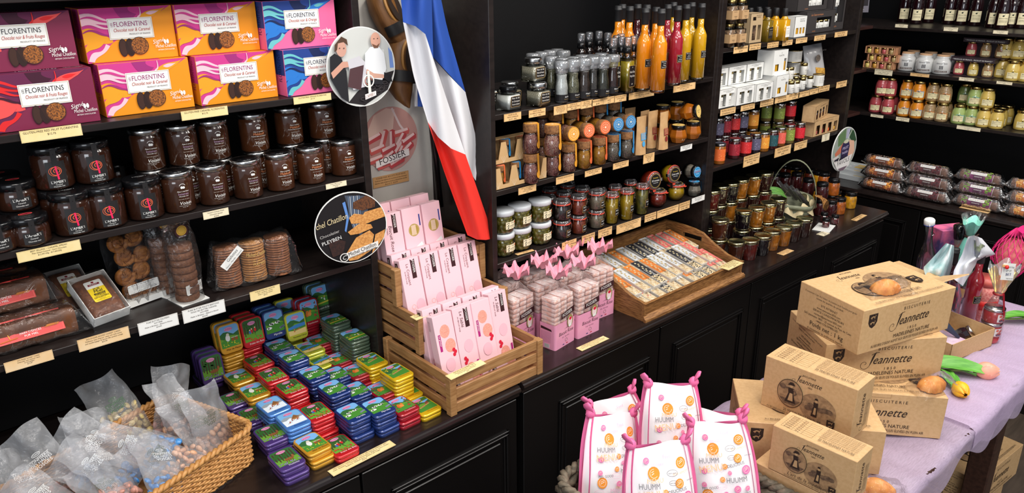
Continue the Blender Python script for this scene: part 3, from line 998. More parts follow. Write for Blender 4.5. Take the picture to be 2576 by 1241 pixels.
# ================================================================ candy pocket tins
TW,TL_,TH=.0565,.0775,.0188
SKY,HILL,LAWN,PINKB=ink((120,176,226)),ink((52,104,54)),ink((104,158,52)),ink((226,150,190))
def tin(name,rgb,txt,tcol,scene):
 body=pm('tin_'+name,rgb,.3,.25,coat=.6)
 lowp,topp=rrect(TW,TL_,.0105),rrect(TW+.001,TL_+.001,.011)
 b=G().prism(lowp,0,.0108,body,True)
 l=G().prism(topp,.0108,TH-.0012,body,True)
 inner=rrect(TW-.0015,TL_-.0015,.0098)
 n=len(topp)
 l.add([(x,y,TH-.0012)for x,y in topp]+[(x,y,TH)for x,y in inner],[(i,(i+1)%n,n+(i+1)%n,n+i)for i in range(n)]+[tuple(range(n,2*n))],body)
 d=D()
 w,h=TW-.007,TL_-.007
 pic=[(x,y)for x,y in rrect(w,h*.82,.008,cy=h*.09)]
 d.poly(pic,SKY if scene!='wood' else HILL)
 yb=h*-.32
 def land(y0,col_,k=0):
  d.poly([(-w/2,yb),(w/2,yb),(w/2,y0+.004*math.sin(2+k)),(w*.2,y0+.006*math.sin(3.4+k)),(-w*.1,y0+.003),(-w*.3,y0+.007*math.cos(k)),(-w/2,y0-.002)],col_)
 rnd=random.Random(hash(name)%1000 if False else len(name)*7)
 if scene=='wood':
  d.poly([(-w/2,yb),(w/2,yb),(w/2,-.002),(-w/2,.001)],LAWN)
  for k in range(7):
   x=-w*.42+k*w*.13
   d.line([(x,-.002+rnd.uniform(-.006,.002)),(x+.001,h*.4)],.0026,ink((70,54,36)),same=k>0)
  for k in range(5):
   d.ell(rnd.uniform(-w*.4,w*.4),rnd.uniform(.008,h*.36),.005,.004,ink((48,96,40)),8,same=k>0)
 elif scene=='snow':
  land(h*.16,ink((150,160,170)),1)
  land(h*.06,ink((228,238,246)),2)
 else:
  land(h*.22,HILL,1)
  land(h*.08,LAWN,3)
  land(-h*.05,ink((70,138,50)),5)
 if scene=='cow':
  for k,(x,y)in enumerate(((-.008,.002),(.008,.003),(-.016,-.008))):
   d.ell(x,y,.0075,.0036,ink((240,240,240)),10,same=k>0)
  for k,(x,y)in enumerate(((-.010,.003),(.007,.004),(.012,.002),(-.018,-.008),(-.006,.001))):
   d.ell(x,y,.0024,.0022,BLK,8,same=k>0)
  for k in range(4):
   d.ell(.014+.003*k,-.014+.001*k,.003,.003,ink((120,128,150)),8,same=k>0)
 elif scene=='bee':
  d.ell(-.006,.002,.006,.009,ink((226,226,222)),10)
  d.ell(-.005,.011,.004,.004,ink((214,208,190)),10)
  for k in range(2):
   d.rect(.003+.009*k,-.008,.010+.009*k,.0,ink((150,84,40)),same=k>0)
   d.rect(.0025+.009*k,0,.0105+.009*k,.002,ink((190,190,180)),same=True)
  for k in range(16):
   d.ell(rnd.uniform(-w*.4,w*.4),rnd.uniform(-.019,-.009),.0014,.0012,ink((236,206,40)),6,same=k>0)
 elif scene=='deer':
  pass
 elif scene=='wood' and name=='violet':
  d.ell(.004,-.006,.011,.0045,ink((140,86,48)),12)
  d.ell(.0145,.0,.0028,.005,ink((150,94,54)),8)
  for k in range(4):
   d.line([(-.003+.0045*k,-.009),(-.004+.0045*k,-.017)],.0013,ink((110,66,36)),same=k>0)
  for k in range(22):
   d.ell(rnd.uniform(-w*.46,w*.46),rnd.uniform(-.021,-.015),.0014,.0012,ink((150,120,200)),6,same=k>0)
 elif scene=='wood':
  for k,(x,y,c)in enumerate(((-.008,.002,(70,100,180)),(-.003,.004,(190,40,44)),(.006,.006,(200,44,44)))):
   d.ell(x,y,.0032,.005,ink(c),8)
   d.ell(x,y+.006,.002,.002,ink((236,196,160)),8)
  d.poly([(.004,-.004),(.02,.004),(.02,-.01),(.008,-.016)],ink((96,160,60)))
  for k in range(14):
   d.ell(rnd.uniform(-w*.44,w*.44),rnd.uniform(-.021,-.012),.0018,.0016,ink((216,40,44)),6,same=k>0)
 elif scene=='snow':
  d.poly([(-.004,.0),(.018,.003),(.008,.016)],ink((140,92,50)))
  d.rect(.0,-.004,.014,.001,ink((176,122,70)))
  for k,(x,y)in enumerate(((-.004,-.006),(.008,-.008),(-.012,-.012))):
   d.line([(x,y),(x+.002,y+.006)],.0022,ink((170,70,60)),same=k>0)
   d.line([(x-.005,y-.001),(x+.005,y)],.0008,BLK,same=True)
 elif scene=='lake':
  d.poly([(-w/2,-.006),(w/2,-.003),(w/2,.006),(-.004,.005),(-w/2,.0)],ink((62,128,196)))
  d.poly([(-w/2,yb),(w/2,yb),(w/2,-.008),(-w*.1,-.011),(-w/2,-.008)],ink((234,206,130)))
  for k in range(6):
   d.ell(rnd.uniform(-.016,.012),rnd.uniform(-.016,-.007),.0026,.0018,ink((206,112,70)),8,same=k>0)
  d.ell(0,.022,.004,.003,ink((250,226,120)),10)
 elif scene=='squirrel':
  d.ell(-.007,.0,.005,.009,ink((206,110,40)),10)
  d.ell(-.001,-.002,.0055,.006,ink((222,138,66)),10)
  d.ell(.002,.005,.0035,.0035,ink((214,122,50)),10)
  for k in range(26):
   a=rnd.random()
   d.ell(w*.42-a*.012 if k%2 else-w*.42+a*.01,rnd.uniform(-.02,.028),.0017,.0017,ink((196,28,50)),6,same=k>0)
  for k in range(10):
   d.ell(w*.36 if k%2 else-w*.36,-.016+.0045*k,.003,.0016,HILL,6,same=True)
 elif scene=='orchard':
  d.poly([(-w/2,.014),(w/2,.02),(w/2,h*.45),(-w/2,h*.42)],ink((66,112,40)))
  for k in range(5):
   d.ell(-.012+.006*k,-.006+.0015*k,.0045,.0024,ink((196,150,90)),8,same=k>0)
  d.poly([(.006,.001),(.018,.004),(.016,.011),(.008,.008)],ink((140,66,50)))
  for k in range(14):
   d.ell(rnd.uniform(-w*.45,w*.45),rnd.uniform(.013,.03),.0016,.0016,ink((226,196,60)),6,same=k>0)
 elif scene=='fair':
  for k in range(12):
   d.ell(rnd.uniform(-w*.45,w*.45),rnd.uniform(-.012,.004),.0022,.002,ink(((236,236,230),(216,180,90),(180,60,60))[k%3]),6)
  d.poly([(-w/2,-.018),(w/2,-.014),(w/2,-.010),(-w/2,-.013)],ink((206,196,70)))
 d.poly(ngon(.0105,.0052,14,-.001,h*.36),PINKB)
 d.text('Bonbons',-.001,h*.365,.0026,ink((170,66,130)))
 d.text('des VOSGES',-.001,h*.325,.0026,ink((170,66,130)))
 d.text(txt,.004,-h*.435,.0052 if len(txt)<10 else .0046,ink(tcol),shear=.1,maxw=w*.8)
 pg=G()
 d.put(pg,top(TH))
 return[('tin_body',b.mesh('tin_body')),('lid',l.mesh('lid')),('lid_print',pg.mesh('lid_print'),1)]
TIN={'violet':(tin('violet',(84,60,128),'Violette',(236,236,246),'wood'),'violet'),'honey':(tin('honey',(214,156,44),'Miel de Fleurs',(60,36,16),'bee'),'honey-coloured'),'red':(tin('red',(206,34,42),'Fraise des Bois',(250,240,236),'wood'),'bright red'),'euca':(tin('euca',(84,138,214),'Eucalyptus',(36,70,150),'snow'),'light blue'),'navy':(tin('navy',(36,60,124),'Myrtille',(244,244,250),'cow'),'navy blue'),'lemon':(tin('lemon',(204,206,60),'Verveine-Citron',(60,70,20),'lake'),'lime yellow'),'rasp':(tin('rasp',(166,26,42),'Framboises',(240,190,190),'squirrel'),'dark red'),'green':(tin('green',(74,92,74),'Bourgeon de Sapin',(226,230,220),'fair'),'grey-green'),'plum':(tin('plum',(232,190,30),'Mirabelles',(170,110,16),'orchard'),'golden yellow')}
cnt={}
def put_tin(kind,x,y,z,rot,where):
 k,cw=TIN[kind]
 thing('candy_tin',k,(x,y,z),rot,cw+' candy tin, '+where,'tin','candy pocket tins')
 # (flavour, pixel of the lid centre, stack height, position words)
stacks=[('violet',719,1153,2,'front stack'),('violet',681,1092,2,'middle stack'),('violet',637,1044,1,'third from front'),('violet',590,1005,1,'fourth from front'),('honey',785,1116,2,'front stack'),('honey',640,983,2,'behind light blue tins'),('honey',602,947.6,2,'rear flat stack'),('red',857,1120.6,1,'front tin'),('red',798,1035.6,3,'second stack from front'),('red',732.8,974.6,3,'third stack from front'),('red',687,944,3,'fourth stack from front'),('red',652,909,3,'rear flat stack'),('navy',887.6,1037.8,3,'left front stack'),('navy',950.8,1022.6,3,'right front stack'),('navy',839.6,976.8,3,'left second stack'),('navy',896,981,2,'right second stack'),('navy',789.5,939.8,3,'left third stack'),('navy',846,942,2,'right third stack'),('navy',737,898,4,'left fourth stack'),('navy',702,870,4,'rear flat stack'),('lemon',809,907,2,'low front stack'),('lemon',781,874.4,3,'rear flat stack'),('rasp',1009.6,1020,2,'front stack'),('rasp',961.7,979,2,'second from front'),('rasp',898.5,933,2,'third from front'),('rasp',850.5,905,2,'fourth from front'),('rasp',802.6,857,3,'rear flat stack'),('green',889.8,843.9,5,'front stack'),('green',844,804.6,6,'rear stack'),('plum',1066,1020,1,'front tin'),('plum',1022,984,1,'low tin beside the crate'),('plum',996.6,935.4,4,'second stack'),('plum',935.5,907,3,'rear stack')]
LV={1:['single'],2:['bottom','top'],3:['bottom','middle','top'],4:['bottom','second','third','top'],5:['bottom','second','third','fourth','top'],6:['bottom','second','third','fourth','fifth','top']}
for kind,px,py,n,wd in stacks:
 q=onz(ZA4+n*(TH+.0003),px,py)
 x,y=q.x,q.y
 for k in range(n):
  j=.004 if n>1 and k==0 else 0
  put_tin(kind,x+random.uniform(-.0012,.0012)+(j if kind in('honey','violet','navy')else 0),y-j*1.6+random.uniform(-.001,.001),ZA4+.0003+k*(TH+.0003),random.uniform(-.035,.035),wd+(', '+LV[n][k]if n>1 else ''))
for px,py,z0,wd in((737,1055,1,'front pair'),(687,1020,1,'rear pair')):
 q=onz(ZA4+3*(TH+.0003),px,py)
 put_tin('honey',q.x+.004,q.y-.004,ZA4+.0003,.02,'under light blue '+wd)
 for k in range(2):
  put_tin('euca',q.x,q.y,ZA4+.0003+(z0+k)*(TH+.0003),random.uniform(-.03,.03),wd+', '+('lower','upper')[k])
  # upright tins at the back, standing on flat ones
for kind,x,y,n,rows_ in(('violet',.567,.315,1,3),('honey',.630,.337,4,2),('red',.688,.330,4,3),('navy',.752,.337,4,3),('lemon',.806,.322,3,1),('lemon',.806,.378,4,1),('rasp',.8535,.335,4,2),('green',.905,.365,5,2)):
 lean=math.radians(-78)
 zb=ZA4+n*(TH+.0003)+.039
 for k in range(rows_):
  put_tin(kind,x-(.004*k if kind!='violet' else 0),y+.0205*k,zb+.001*k,(math.radians(80),0,random.uniform(-.03,.03)),'upright '+('at back, foremost' if k==0 else 'at back, '+ORD[k]+' from front')+(', lower' if kind=='lemon' and n==3 else ', higher' if kind=='lemon' else ''))
for kind,x,y,n in(('violet',.567,.335,1),('honey',.630,.338,4),('red',.684,.345,4),('navy',.750,.360,4),('lemon',.806,.352,3),('rasp',.8535,.346,4),('green',.905,.372,5)):
 for k in range(n):
  put_tin(kind,x,y+.008,ZA4+.0003+k*(TH+.0003),0,'flat beneath the upright ones'+(', '+LV[n][k]if n>1 else ''))
  # ================================================================ wicker basket of candy bags
WICK=pm('honey_wicker',(206,152,88),.5,rgb2=(182,126,66),scale=120,bump=.2)
def rperim(w,d,r,n):
 """n points round a rounded rectangle with outward normals"""
 out=[]
 segs=[('l',w-2*r),('a',r*PI/2),('l',d-2*r),('a',r*PI/2)]*2
 tot=sum(s[1]for s in segs)
 cs=[(-w/2+r,-d/2,0),(w/2-r,-d/2+r,-90),(w/2,-d/2+r,90),(w/2-r,d/2-r,0),(w/2-r,d/2,180),(-w/2+r,d/2-r,90),(-w/2,d/2-r,270),(-w/2+r,-d/2+r,180)]
 for i in range(n):
  t=tot*i/n
  for(k,L),c in zip(segs,cs):
   if t<=L:
    break
   t-=L
  if k=='l':
   a=math.radians(c[2])
   p=(c[0]+t*math.cos(a),c[1]+t*math.sin(a))
   q=(math.sin(a),-math.cos(a))
  else:
   a=math.radians(c[2])+t/r
   p=(c[0]+r*math.cos(a),c[1]+r*math.sin(a))
   q=(math.cos(a),math.sin(a))
  out.append((p,q))
 return out
def weave(w,d,h,r,rows,stakes,mat,sr=.0022,flare=0,z0=.004):
 g=G()
 n=stakes*2
 for k in range(rows):
  z=z0+(h-z0)*(k+.5)/rows
  f=1+flare*z/h
  path=[]
  for i,(p,q)in enumerate(rperim(w*f,d*f,r,n)):
   o=sr*.9*(1 if(i//1+k)%2 else-1)
   path.append((p[0]+q[0]*o,p[1]+q[1]*o,z+sr*.3*math.sin(i*1.7)))
  g.tube(path,sr*1.25,mat,5,closed=True)
 return g
def braid(w,d,r,z,rad,mat,n=120,turns=40):
 g=G()
 for s in range(2):
  path=[]
  for i,(p,q)in enumerate(rperim(w,d,r,n)):
   a=2*PI*turns*i/n+s*PI
   path.append((p[0]+q[0]*rad*.6*math.cos(a),p[1]+q[1]*rad*.6*math.cos(a),z+rad*.6*math.sin(a)))
  g.tube(path,rad*.75,mat,6,closed=True)
 return g
bw,bd,bh=.60,.27,.085
ux,uy=-.936,-.353
cor=Vector((.522,-.055))
bc=cor+Vector((ux,uy))*(bw/2)+Vector((-.353,.936))*(bd/2)
ang=math.atan2(.353,.936)
wv=weave(bw,bd,bh,.03,15,74,WICK)
wv.box(-bw/2+.01,bw/2-.01,-bd/2+.01,bd/2-.01,.001,.004,WICK)
st=G()
for(p,q)in rperim(bw-.001,bd-.001,.03,74):
 st.tube([(p[0],p[1],.002),(p[0],p[1],bh)],.0018,WICK,5)
o=thing('wicker_basket',[('weave',wv.mesh('weave')),('stakes',st.mesh('stakes')),('rim',braid(bw+.004,bd+.004,.032,bh+.004,.0065,WICK,260,60).mesh('rim'))],(bc.x,bc.y,ZA4),ang,'honey-coloured wicker tray basket filled with clear candy bags','basket')
for c in o.children:
 if c.name.split('.')[0]in('weave','stakes'):
  c['kind']='stuff'
CANDY={'peach':pm('candy_peach',(222,166,128),.35,rgb2=(232,182,146),scale=200),'blue':pm('candy_blue',(52,132,206),.3,rgb2=(90,160,222),scale=260),'beige':pm('candy_beige',(206,182,116),.4,rgb2=(222,200,140),scale=200),'yellow':pm('candy_yellow',(230,190,96),.4,rgb2=(238,206,130),scale=200),'rose':pm('candy_rose',(206,148,132),.4)}
def candy_bag(cname,seed,fill=.45,inkc=(236,240,240)):
 rnd=random.Random(seed)
 w,h=.088,.165
 c=G()
 m=CANDY[cname]
 nrow=int(fill*13)
 for k in range(nrow):
  for j in range(6):
   x=(j-2.5)*.0136+rnd.uniform(-.003,.003)
   z=.008+k*.0115+rnd.uniform(-.003,.003)
   y=rnd.uniform(-.009,.009)
   rt=Euler((rnd.uniform(0,3),rnd.uniform(0,3),rnd.uniform(0,3))).to_matrix()
   if cname in('peach','rose'):
    c.ball((x,y,z),.0092,.0062,.0045,m,8,5,rt)
   else:
    c.ball((x,y,z),.0085,.0085,.0038,m,10,4,rt)
 f=G()
 ph=[rnd.uniform(0,6.3)for _ in range(8)]
 def fn(u,v,sg):
  x=(u-.5)*w
  ed=(1-abs(2*u-1)**3)*(1-abs(2*v-1)**6)
  belly=.021 if v<fill else .021*max(.12,1-(v-fill)*2.6)
  cr=.0045*math.sin(6*u+9*v+ph[0])*math.sin(4*v-5*u+ph[1])+.003*math.sin(17*u-9*v+ph[2])*math.sin(13*v+ph[3])
  bend=.02*math.sin(2.4*v+ph[4])*v*v+.012*v*v*math.sin(5*u+ph[5])
  return(x*(1+.05*math.sin(7*v+ph[6]))+rnd.uniform(-.0006,.0006),sg*belly*ed+(cr*(.4+v))+bend+rnd.uniform(-.0006,.0006),v*h+.004*math.sin(6*u+ph[7])*v)
 f.grid(lambda u,v:fn(u,v,-1),15,22,BAGF)
 f.grid(lambda u,v:fn(u,v,1),15,22,BAGF)
 d=D()
 I=ink(inkc)
 d.ring(0,.026,.0085,.0038,.0007,I,16)
 d.text('CDHV',0,.0245,.003,I)
 d.rect(-.021,.0195,.021,.0201,I)
 d.text('CONFISERIE',0,.0135,.0052,I,maxw=.042)
 d.text('DES HAUTES',0,.007,.0052,I,maxw=.042)
 d.text('VOSGES',0,-.001,.0066,I,maxw=.042)
 lg=G()
 d.put(lg,front(-.0255,0,h*.5))
 return[('candies',c.mesh('candies')),('bag',f.mesh('bag')),('lettering',lg.mesh('lettering'))]
BAGS={(n,s):candy_bag(n,s*7+1,fl,ic)for n,s,fl,ic in(('peach',0,.45,(70,84,60)),('peach',1,.4,(84,96,70)),('peach',2,.5,(70,84,60)),('blue',0,.42,(240,246,250)),('blue',1,.36,(240,246,250)),('beige',0,.6,(60,110,60)),('yellow',0,.4,(70,84,60)),('yellow',1,.35,(240,240,236)),('rose',0,.3,(240,240,240)))}
CW={'peach':'clear bag of peach ridged candies','blue':'clear bag of round blue candies','beige':'clear bag of beige round candies','yellow':'clear bag of yellow candies','rose':'clear bag of dusky pink candies'}
# (kind, variant, x, y, z, lean back, sideways tip, turn, words)
for kind,v,x,y,z,lean,roll,yaw,wd in(('peach',0,.470,.010,.828,-14,-7,14,'upright at the basket end beside the tins'),('peach',1,.415,.075,.830,-22,10,26,'leaning behind the end bag'),('peach',2,.395,-.055,.838,-58,-28,32,'lying against the front rim'),('peach',1,.440,-.015,.826,-40,6,20,'half buried between two others'),('beige',0,.335,.145,.850,-30,-12,8,'at the back of the basket'),('rose',0,.400,.125,.836,-18,24,12,'standing tall at the back with empty folded top'),('rose',0,.300,.060,.850,-36,-32,24,'tipped left in the middle, crumpled top'),('blue',0,.330,-.105,.842,-62,26,16,'lying at the front rim'),('blue',1,.275,-.030,.850,-52,-24,30,'in the middle under the clear folds'),('blue',1,.225,.035,.846,-40,20,10,'tipped right near the back'),('yellow',0,.235,-.130,.842,-64,14,20,'at the front, cut by lower picture edge'),('yellow',1,.165,-.070,.846,-56,-16,26,'left of the middle'),('rose',0,.180,.055,.842,-28,-20,8,'standing at the back left'),('rose',0,.110,-.010,.848,-44,18,30,'near the left end'),('beige',0,.100,-.120,.840,-60,8,14,'lower left corner, mostly out of picture'),('rose',0,.050,-.055,.850,-38,-14,30,'leftmost, cut by picture edge'),('blue',0,.370,.000,.866,-66,-36,40,'on top of the heap, clear end up'),('rose',0,.255,-.075,.872,-60,30,36,'on top of the heap, twisted')):
 o=thing('candy_bag',BAGS[kind,v],(x,y,z),(math.radians(lean),math.radians(roll),math.radians(yaw)),CW[kind]+', '+wd,'candy bag','candy bags in the basket')
 for c in o.children:
  if c.name.startswith('candies'):
   c['kind']='stuff'
   # ================================================================ stepped wooden crates with pink biscuit cartons
CRW=pm('acacia_slat',(176,132,84),.55,rgb2=(152,108,64),scale=16,stretch=(1,1,9),bump=.15)
CRX=pm('acacia_slat_long',(180,136,88),.55,rgb2=(156,112,68),scale=16,stretch=(1,9,9),bump=.15)
CRY=pm('acacia_slat_side',(170,126,80),.55,rgb2=(148,104,62),scale=16,stretch=(9,1,9),bump=.15)
def crate(w,d,h,loc,label):
 P=[]
 ps=.019
 post=G().box(0,ps,0,ps,0,h,CRW,.0012).mesh('post')
 for x in(0,w-ps):
  for y in(0,d-ps):
   P.append(('post',post,None,(x,y,0)))
 sl=.026
 fx=G().box(ps,w-ps,0,.010,0,sl,CRX,.001).mesh('slat')
 fy=G().box(0,.010,ps,d-ps,0,sl,CRY,.001).mesh('slat')
 for z in(.003,.003+(h-sl)/2,h-sl):
  P+=[('slat',fx,None,(0,.004,z)),('slat',fx,None,(0,d-.014,z)),('slat',fy,None,(.004,0,z)),('slat',fy,None,(w-.014,0,z))]
 bt=G().box(.012,w-.012,0,.034,.002,.008,CRX,.001).mesh('bottom_slat')
 n=int((d-.03)/.042)
 for k in range(n):
  P.append(('bottom_slat',bt,None,(0,.016+k*(d-.05)/max(1,n-1)*.98,0)))
 return thing('wooden_crate',P,loc,0,label,'crate','stepped display crates')
crate(.303,.29,.104,(.937,-.208,ZA4+.0002),'slatted wooden crate at the bottom of the stepped display')
crate(.292,.225,.100,(.951,-.068,ZA4+.1046),'slatted wooden crate in the middle of the stepped display')
crate(.292,.222,.100,(.951,.024,ZA4+.2050),'slatted wooden crate at the top of the stepped display')
PK1=pm('pink_carton',(246,202,210),.4)
BRN,PINKD,BER=ink((60,30,34)),ink((232,150,160)),ink((212,36,60))
BISC=pm('pink_biscuit_print',(238,168,150),.6,rgb2=(228,148,130),scale=300)
def pcart(kind,w=.0575,h=.214,t=.026):
 g=G().box(-w/2,w/2,0,t,0,h,PK1,.0006)
 d=D()
 X=lambda u:(u-.5)*w
 flip=kind=='sable2'
 def banner(x,y,s=1):
  d.poly([(x-.0065,y),(x+.0065,y),(x+.0065,y+s*.05),(x+.0,y+s*.046),(x-.0065,y+s*.05)],BRN)
 if kind=='rose':
  banner(X(.62),h-.0525)
  d.text('FOSSIER',X(.585),h-.0065,.0062,W_,'l',rot=-PI/2,maxw=.04)
  d.text('Biscuit Rose',X(.30),h-.03,.0095,BRN,'l',rot=-PI/2,shear=.2,maxw=.075)
  d.text('DE REIMS',X(.18),h-.035,.003,BRN,'l',rot=-PI/2)
  d.ring(X(.68),h*.5,.005,.005,.0004,ink((200,160,140)),16)
  d.poly([(X(.5),.045),(X(.85),.055),(X(.95),.04),(X(.7),.028)],W_)
  d.poly([(X(.4),.052),(X(.6),.066),(X(.85),.055),(X(.5),.045)],BISC)
 elif kind=='rose2':
  d.ell(X(.52),h*.72,.0165,.0165,ink((176,150,70)),24)
  d.ring(X(.52),h*.72,.0145,.0145,.0006,ink((226,206,150)),24)
  for k in range(4):
   d.poly([(X(.38)+.0038*k,h*.66),(X(.38)+.003+.0038*k,h*.66),(X(.38)+.0036+.0034*k,h*.78),(X(.38)+.0006+.0034*k,h*.78)],ink((236,206,180)),same=k>0)
  d.poly([(X(.45),h*.5),(X(.85),h*.56),(X(.98),h*.47),(X(.62),h*.42)],W_)
  d.poly([(X(.45),h*.5),(X(.62),h*.42),(X(.58),h*.39),(X(.4),h*.46)],BISC)
  d.text('Biscuit Rose',X(.8),h*.36,.0085,BRN,'l',rot=-PI/2,shear=.2,maxw=.05)
  d.rect(X(.84),h*.76,X(.9),h*.9,ink((40,60,140)))
 elif kind=='craq':
  banner(X(.66),h-.053)
  d.text('FOSSIER',X(.63),h-.0065,.0062,W_,'l',rot=-PI/2,maxw=.04)
  d.text('Le Craquant',X(.30),h-.012,.0075,ink((120,80,84)),'l',rot=-PI/2,maxw=.07)
  d.text('AU BISCUIT ROSE',X(.18),h-.03,.0028,BRN,'l',rot=-PI/2)
  d.ring(X(.34),h*.42,.006,.006,.0005,ink((220,160,130)),16)
  d.ell(X(.72),h*.42,.013,.017,ink((240,184,196)),16)
  d.poly([(X(.3),.048),(X(.55),.056),(X(.66),.044),(X(.42),.034)],CHOC)
  for k in range(3):
   d.ell(X(.36)+.005*k,.03+.006*(k%2),.0058,.0062,BER,12)
  d.poly([(X(.5),.012),(X(.98),.026),(X(.98),.012),(X(.66),.004)],BISC)
  d.ell(X(.3),.042,.003,.002,ink((80,150,60)),8)
 else:
  y0=h*.72
  if kind=='sable':
   d.ell(X(.5),h*.80,.0145,.017,BISC,20)
   d.ell(X(.66),h*.62,.0155,.0175,BISC,20)
   d.rect(X(.12),h*.58,X(.24),h*.78,ink((176,40,120)))
   d.text('Le goûter'.replace('û','u'),X(.155),h*.77,.0048,W_,'l',rot=-PI/2,maxw=.032)
   for k in range(3):
    d.ell(X(.78)+.004*(k%2),h*.5+.006*k,.0046,.005,BER,12)
   banner(X(.66),.008)
   d.text('FOSSIER',X(.635),.0545,.006,W_,'l',rot=-PI/2,maxw=.04)
   d.text('Le Sablé',X(.30),.058,.0085,BRN,'l',rot=-PI/2,shear=.2,maxw=.05)
   d.ell(X(.5),h*.4,.014,.017,ink((240,186,198)),16)
  else:
   banner(X(.68),h-.055)
   d.text('FOSSIER',X(.65),h-.0085,.006,W_,'l',rot=-PI/2,maxw=.042)
   d.text('Le Sablé',X(.34),h-.01,.0085,BRN,'l',rot=-PI/2,shear=.2,maxw=.05)
   d.text('AU BISCUIT ROSE',X(.2),h-.022,.0034,BRN,'l',rot=-PI/2,maxw=.05)
   d.ell(X(.55),h*.52,.014,.017,ink((240,186,198)),16)
   d.ell(X(.48),h*.24,.0145,.017,BISC,20)
   d.ell(X(.72),h*.13,.015,.017,BISC,20)
   for k in range(3):
    d.ell(X(.26)+.004*(k%2),h*.33+.006*k,.0046,.005,BER,12)
   d.rect(X(.84),h*.12,X(.94),h*.32,ink((176,40,120)))
  for k in range(7):
   d.ell(X(.5)+random.uniform(-.008,.008),h*(.8 if kind=='sable' else .24)+random.uniform(-.009,.009),.0005,.0005,ink((170,100,90)),5,same=k>0)
 d.put(g,front(0))
 sd=D()
 for k in range(12):
  sd.text('farine de blé sucre oeufs colorant carmin arôme vanille naturel',-t+.003+.0009*k,h*.95,.0007,ink((170,110,120)),'l',rot=-PI/2,maxw=h*.5)
 sd.poly([(-t*.75,h*.62),(-t*.3,h*.62),(-t*.3,h*.97),(-t*.75,h*.97)],BRN)if kind in('craq','sable2')else None
 sd.text('FOSSIER',-t*.62,h*.95,.004,W_,'l',rot=-PI/2,maxw=h*.28)if kind in('craq','sable2')else None
 sd.put(g,side(-w/2))
 return[('carton',g.mesh('carton'))]
PC={k:pcart(k)for k in('rose','rose2','craq','sable','sable2')}
def pbox(kind,x,y,z,lean,label,yaw=0,roll=0):
 thing('biscuit_carton',PC[kind],(x,y,z),(math.radians(-lean),math.radians(roll),math.radians(yaw)),label,'box','pink biscuit cartons')
zt,zm,zb=ZA4+.2138,ZA4+.1134,ZA4+.0092
pbox('rose',1.000,.070,zt,9,'pink biscuit carton in top crate, leftmost, dark banner upright')
pbox('rose2',1.060,.068,zt+.003,9,'pink biscuit carton in top crate, middle, round gold medal')
pbox('rose2',1.121,.066,zt+.004,9,'pink biscuit carton in top crate, half covered by red flag')
for k in range(3):
 pbox('rose2',.999+.061*k,.115,zt+.014,9,'pink biscuit carton in top crate back row, '+nth(k,3))
for k in range(4):
 pbox('craq',.999+.0602*k,-.016-.002*k,zm+.001,13,'pink carton with raspberries and chocolate in middle crate, '+nth(k,4))
for k in range(4):
 pbox('craq',.999+.0602*k,.022,zm+.006,12,'pink carton in middle crate second row, '+nth(k,4))
pbox('sable',.994,-.158,zb+.001,14,'pink shortbread carton in bottom crate, leftmost, two round biscuits on top')
pbox('sable2',1.056,-.152,zb+.001,13,'pink shortbread carton in bottom crate, second from left')
pbox('sable',1.1135,-.155,zb+.001,13,'pink shortbread carton in bottom crate, third from left')
pbox('sable2',1.178,-.142,zb+.001,12,'pink shortbread carton in bottom crate, rightmost')
for k in range(4):
 pbox('sable2',.994+.0605*k,-.106-.003*k,zb+.003,11,'pink shortbread carton in bottom crate second row, '+nth(k,4))
card_flat(['PINK BISCUIT & RASPBERRY SABLES','Sweet & flavorful biscuits to enjoy with tea','by Fossier, bakery founded in Reims','$9.99'],((1138,957),(1117,949),(1210,908),(1222,915)),ZA4+.1048,'curled cream card on the front corner of bottom crate',fold=math.radians(6))
card_flat(['LE CRAQUANT','Crunchy dark chocolate & raspberry','$9.99'],((1046,808),(1033,799),(1080,780),(1092,789)),ZA4+.2050,'curled cream card on front corner of middle crate',fold=math.radians(4))
# ================================================================ recess wall: sticker, card, clogs, flag
pc,pr=ony(.259,983,352),0
pt,pb=ony(.259,983,268),ony(.259,983,430)
pr=(pt.z-pb.z)/2
d=D().ell(0,0,pr,pr,ink((196,148,140)),40)
d.poly([(-pr*.95,pr*.1),(-pr*.55,pr*.8),(-pr*.1,pr*.97),(pr*.2,pr*.9),(pr*.1,pr*.3),(-pr*.4,pr*.1)],ink((222,190,176)))
d.line([(pr*.1,pr*.95),(pr*.35,pr*.4),(pr*.5,pr*.2)],.006,ink((226,206,204)))
rnd=random.Random(5)
for k,(x,y,a)in enumerate(((-.6,.1,.3),(-.25,.05,1.2),(.05,.0,1.5),(.4,.15,.1),(.35,-.1,.9),(-.5,-.25,.2),(-.1,-.3,.25),(.3,-.3,.8),(.65,-.1,.4),(-.6,-.55,.15),(-.15,-.55,.5),(.3,-.5,1.0),(.55,-.4,.6),(-.3,-.75,.2),(.15,-.75,.3))):
 ca,sa=math.cos(a),math.sin(a)
 R2=lambda u,v:(pr*x+(u*ca-v*sa)*pr,pr*y+(u*sa+v*ca)*pr)
 d.poly([R2(-.26,-.1),(R2(.26,-.1)),R2(.3,0),R2(.26,.1),R2(-.26,.1),R2(-.3,0)],ink((206,96,92)if k%2 else(188,74,78)))
 d.poly([R2(-.24,.0),R2(.25,.02),R2(.24,.1),R2(-.24,.1)],ink((240,206,202)))
d.poly([(-pr*.62,-pr*.82),(pr*.62,-pr*.6),(pr*.62,-pr*.38),(-pr*.62,-pr*.6)],ink((242,236,232)))
d.text('FOSSIER',0,-pr*.66,pr*.19,ink((40,26,30)),rot=.17,maxw=pr*1.1)
d.text('MAISON DU BISCUIT ROSE',.004,-pr*.74,pr*.05,ink((70,50,54)),rot=.17,maxw=pr*.9)
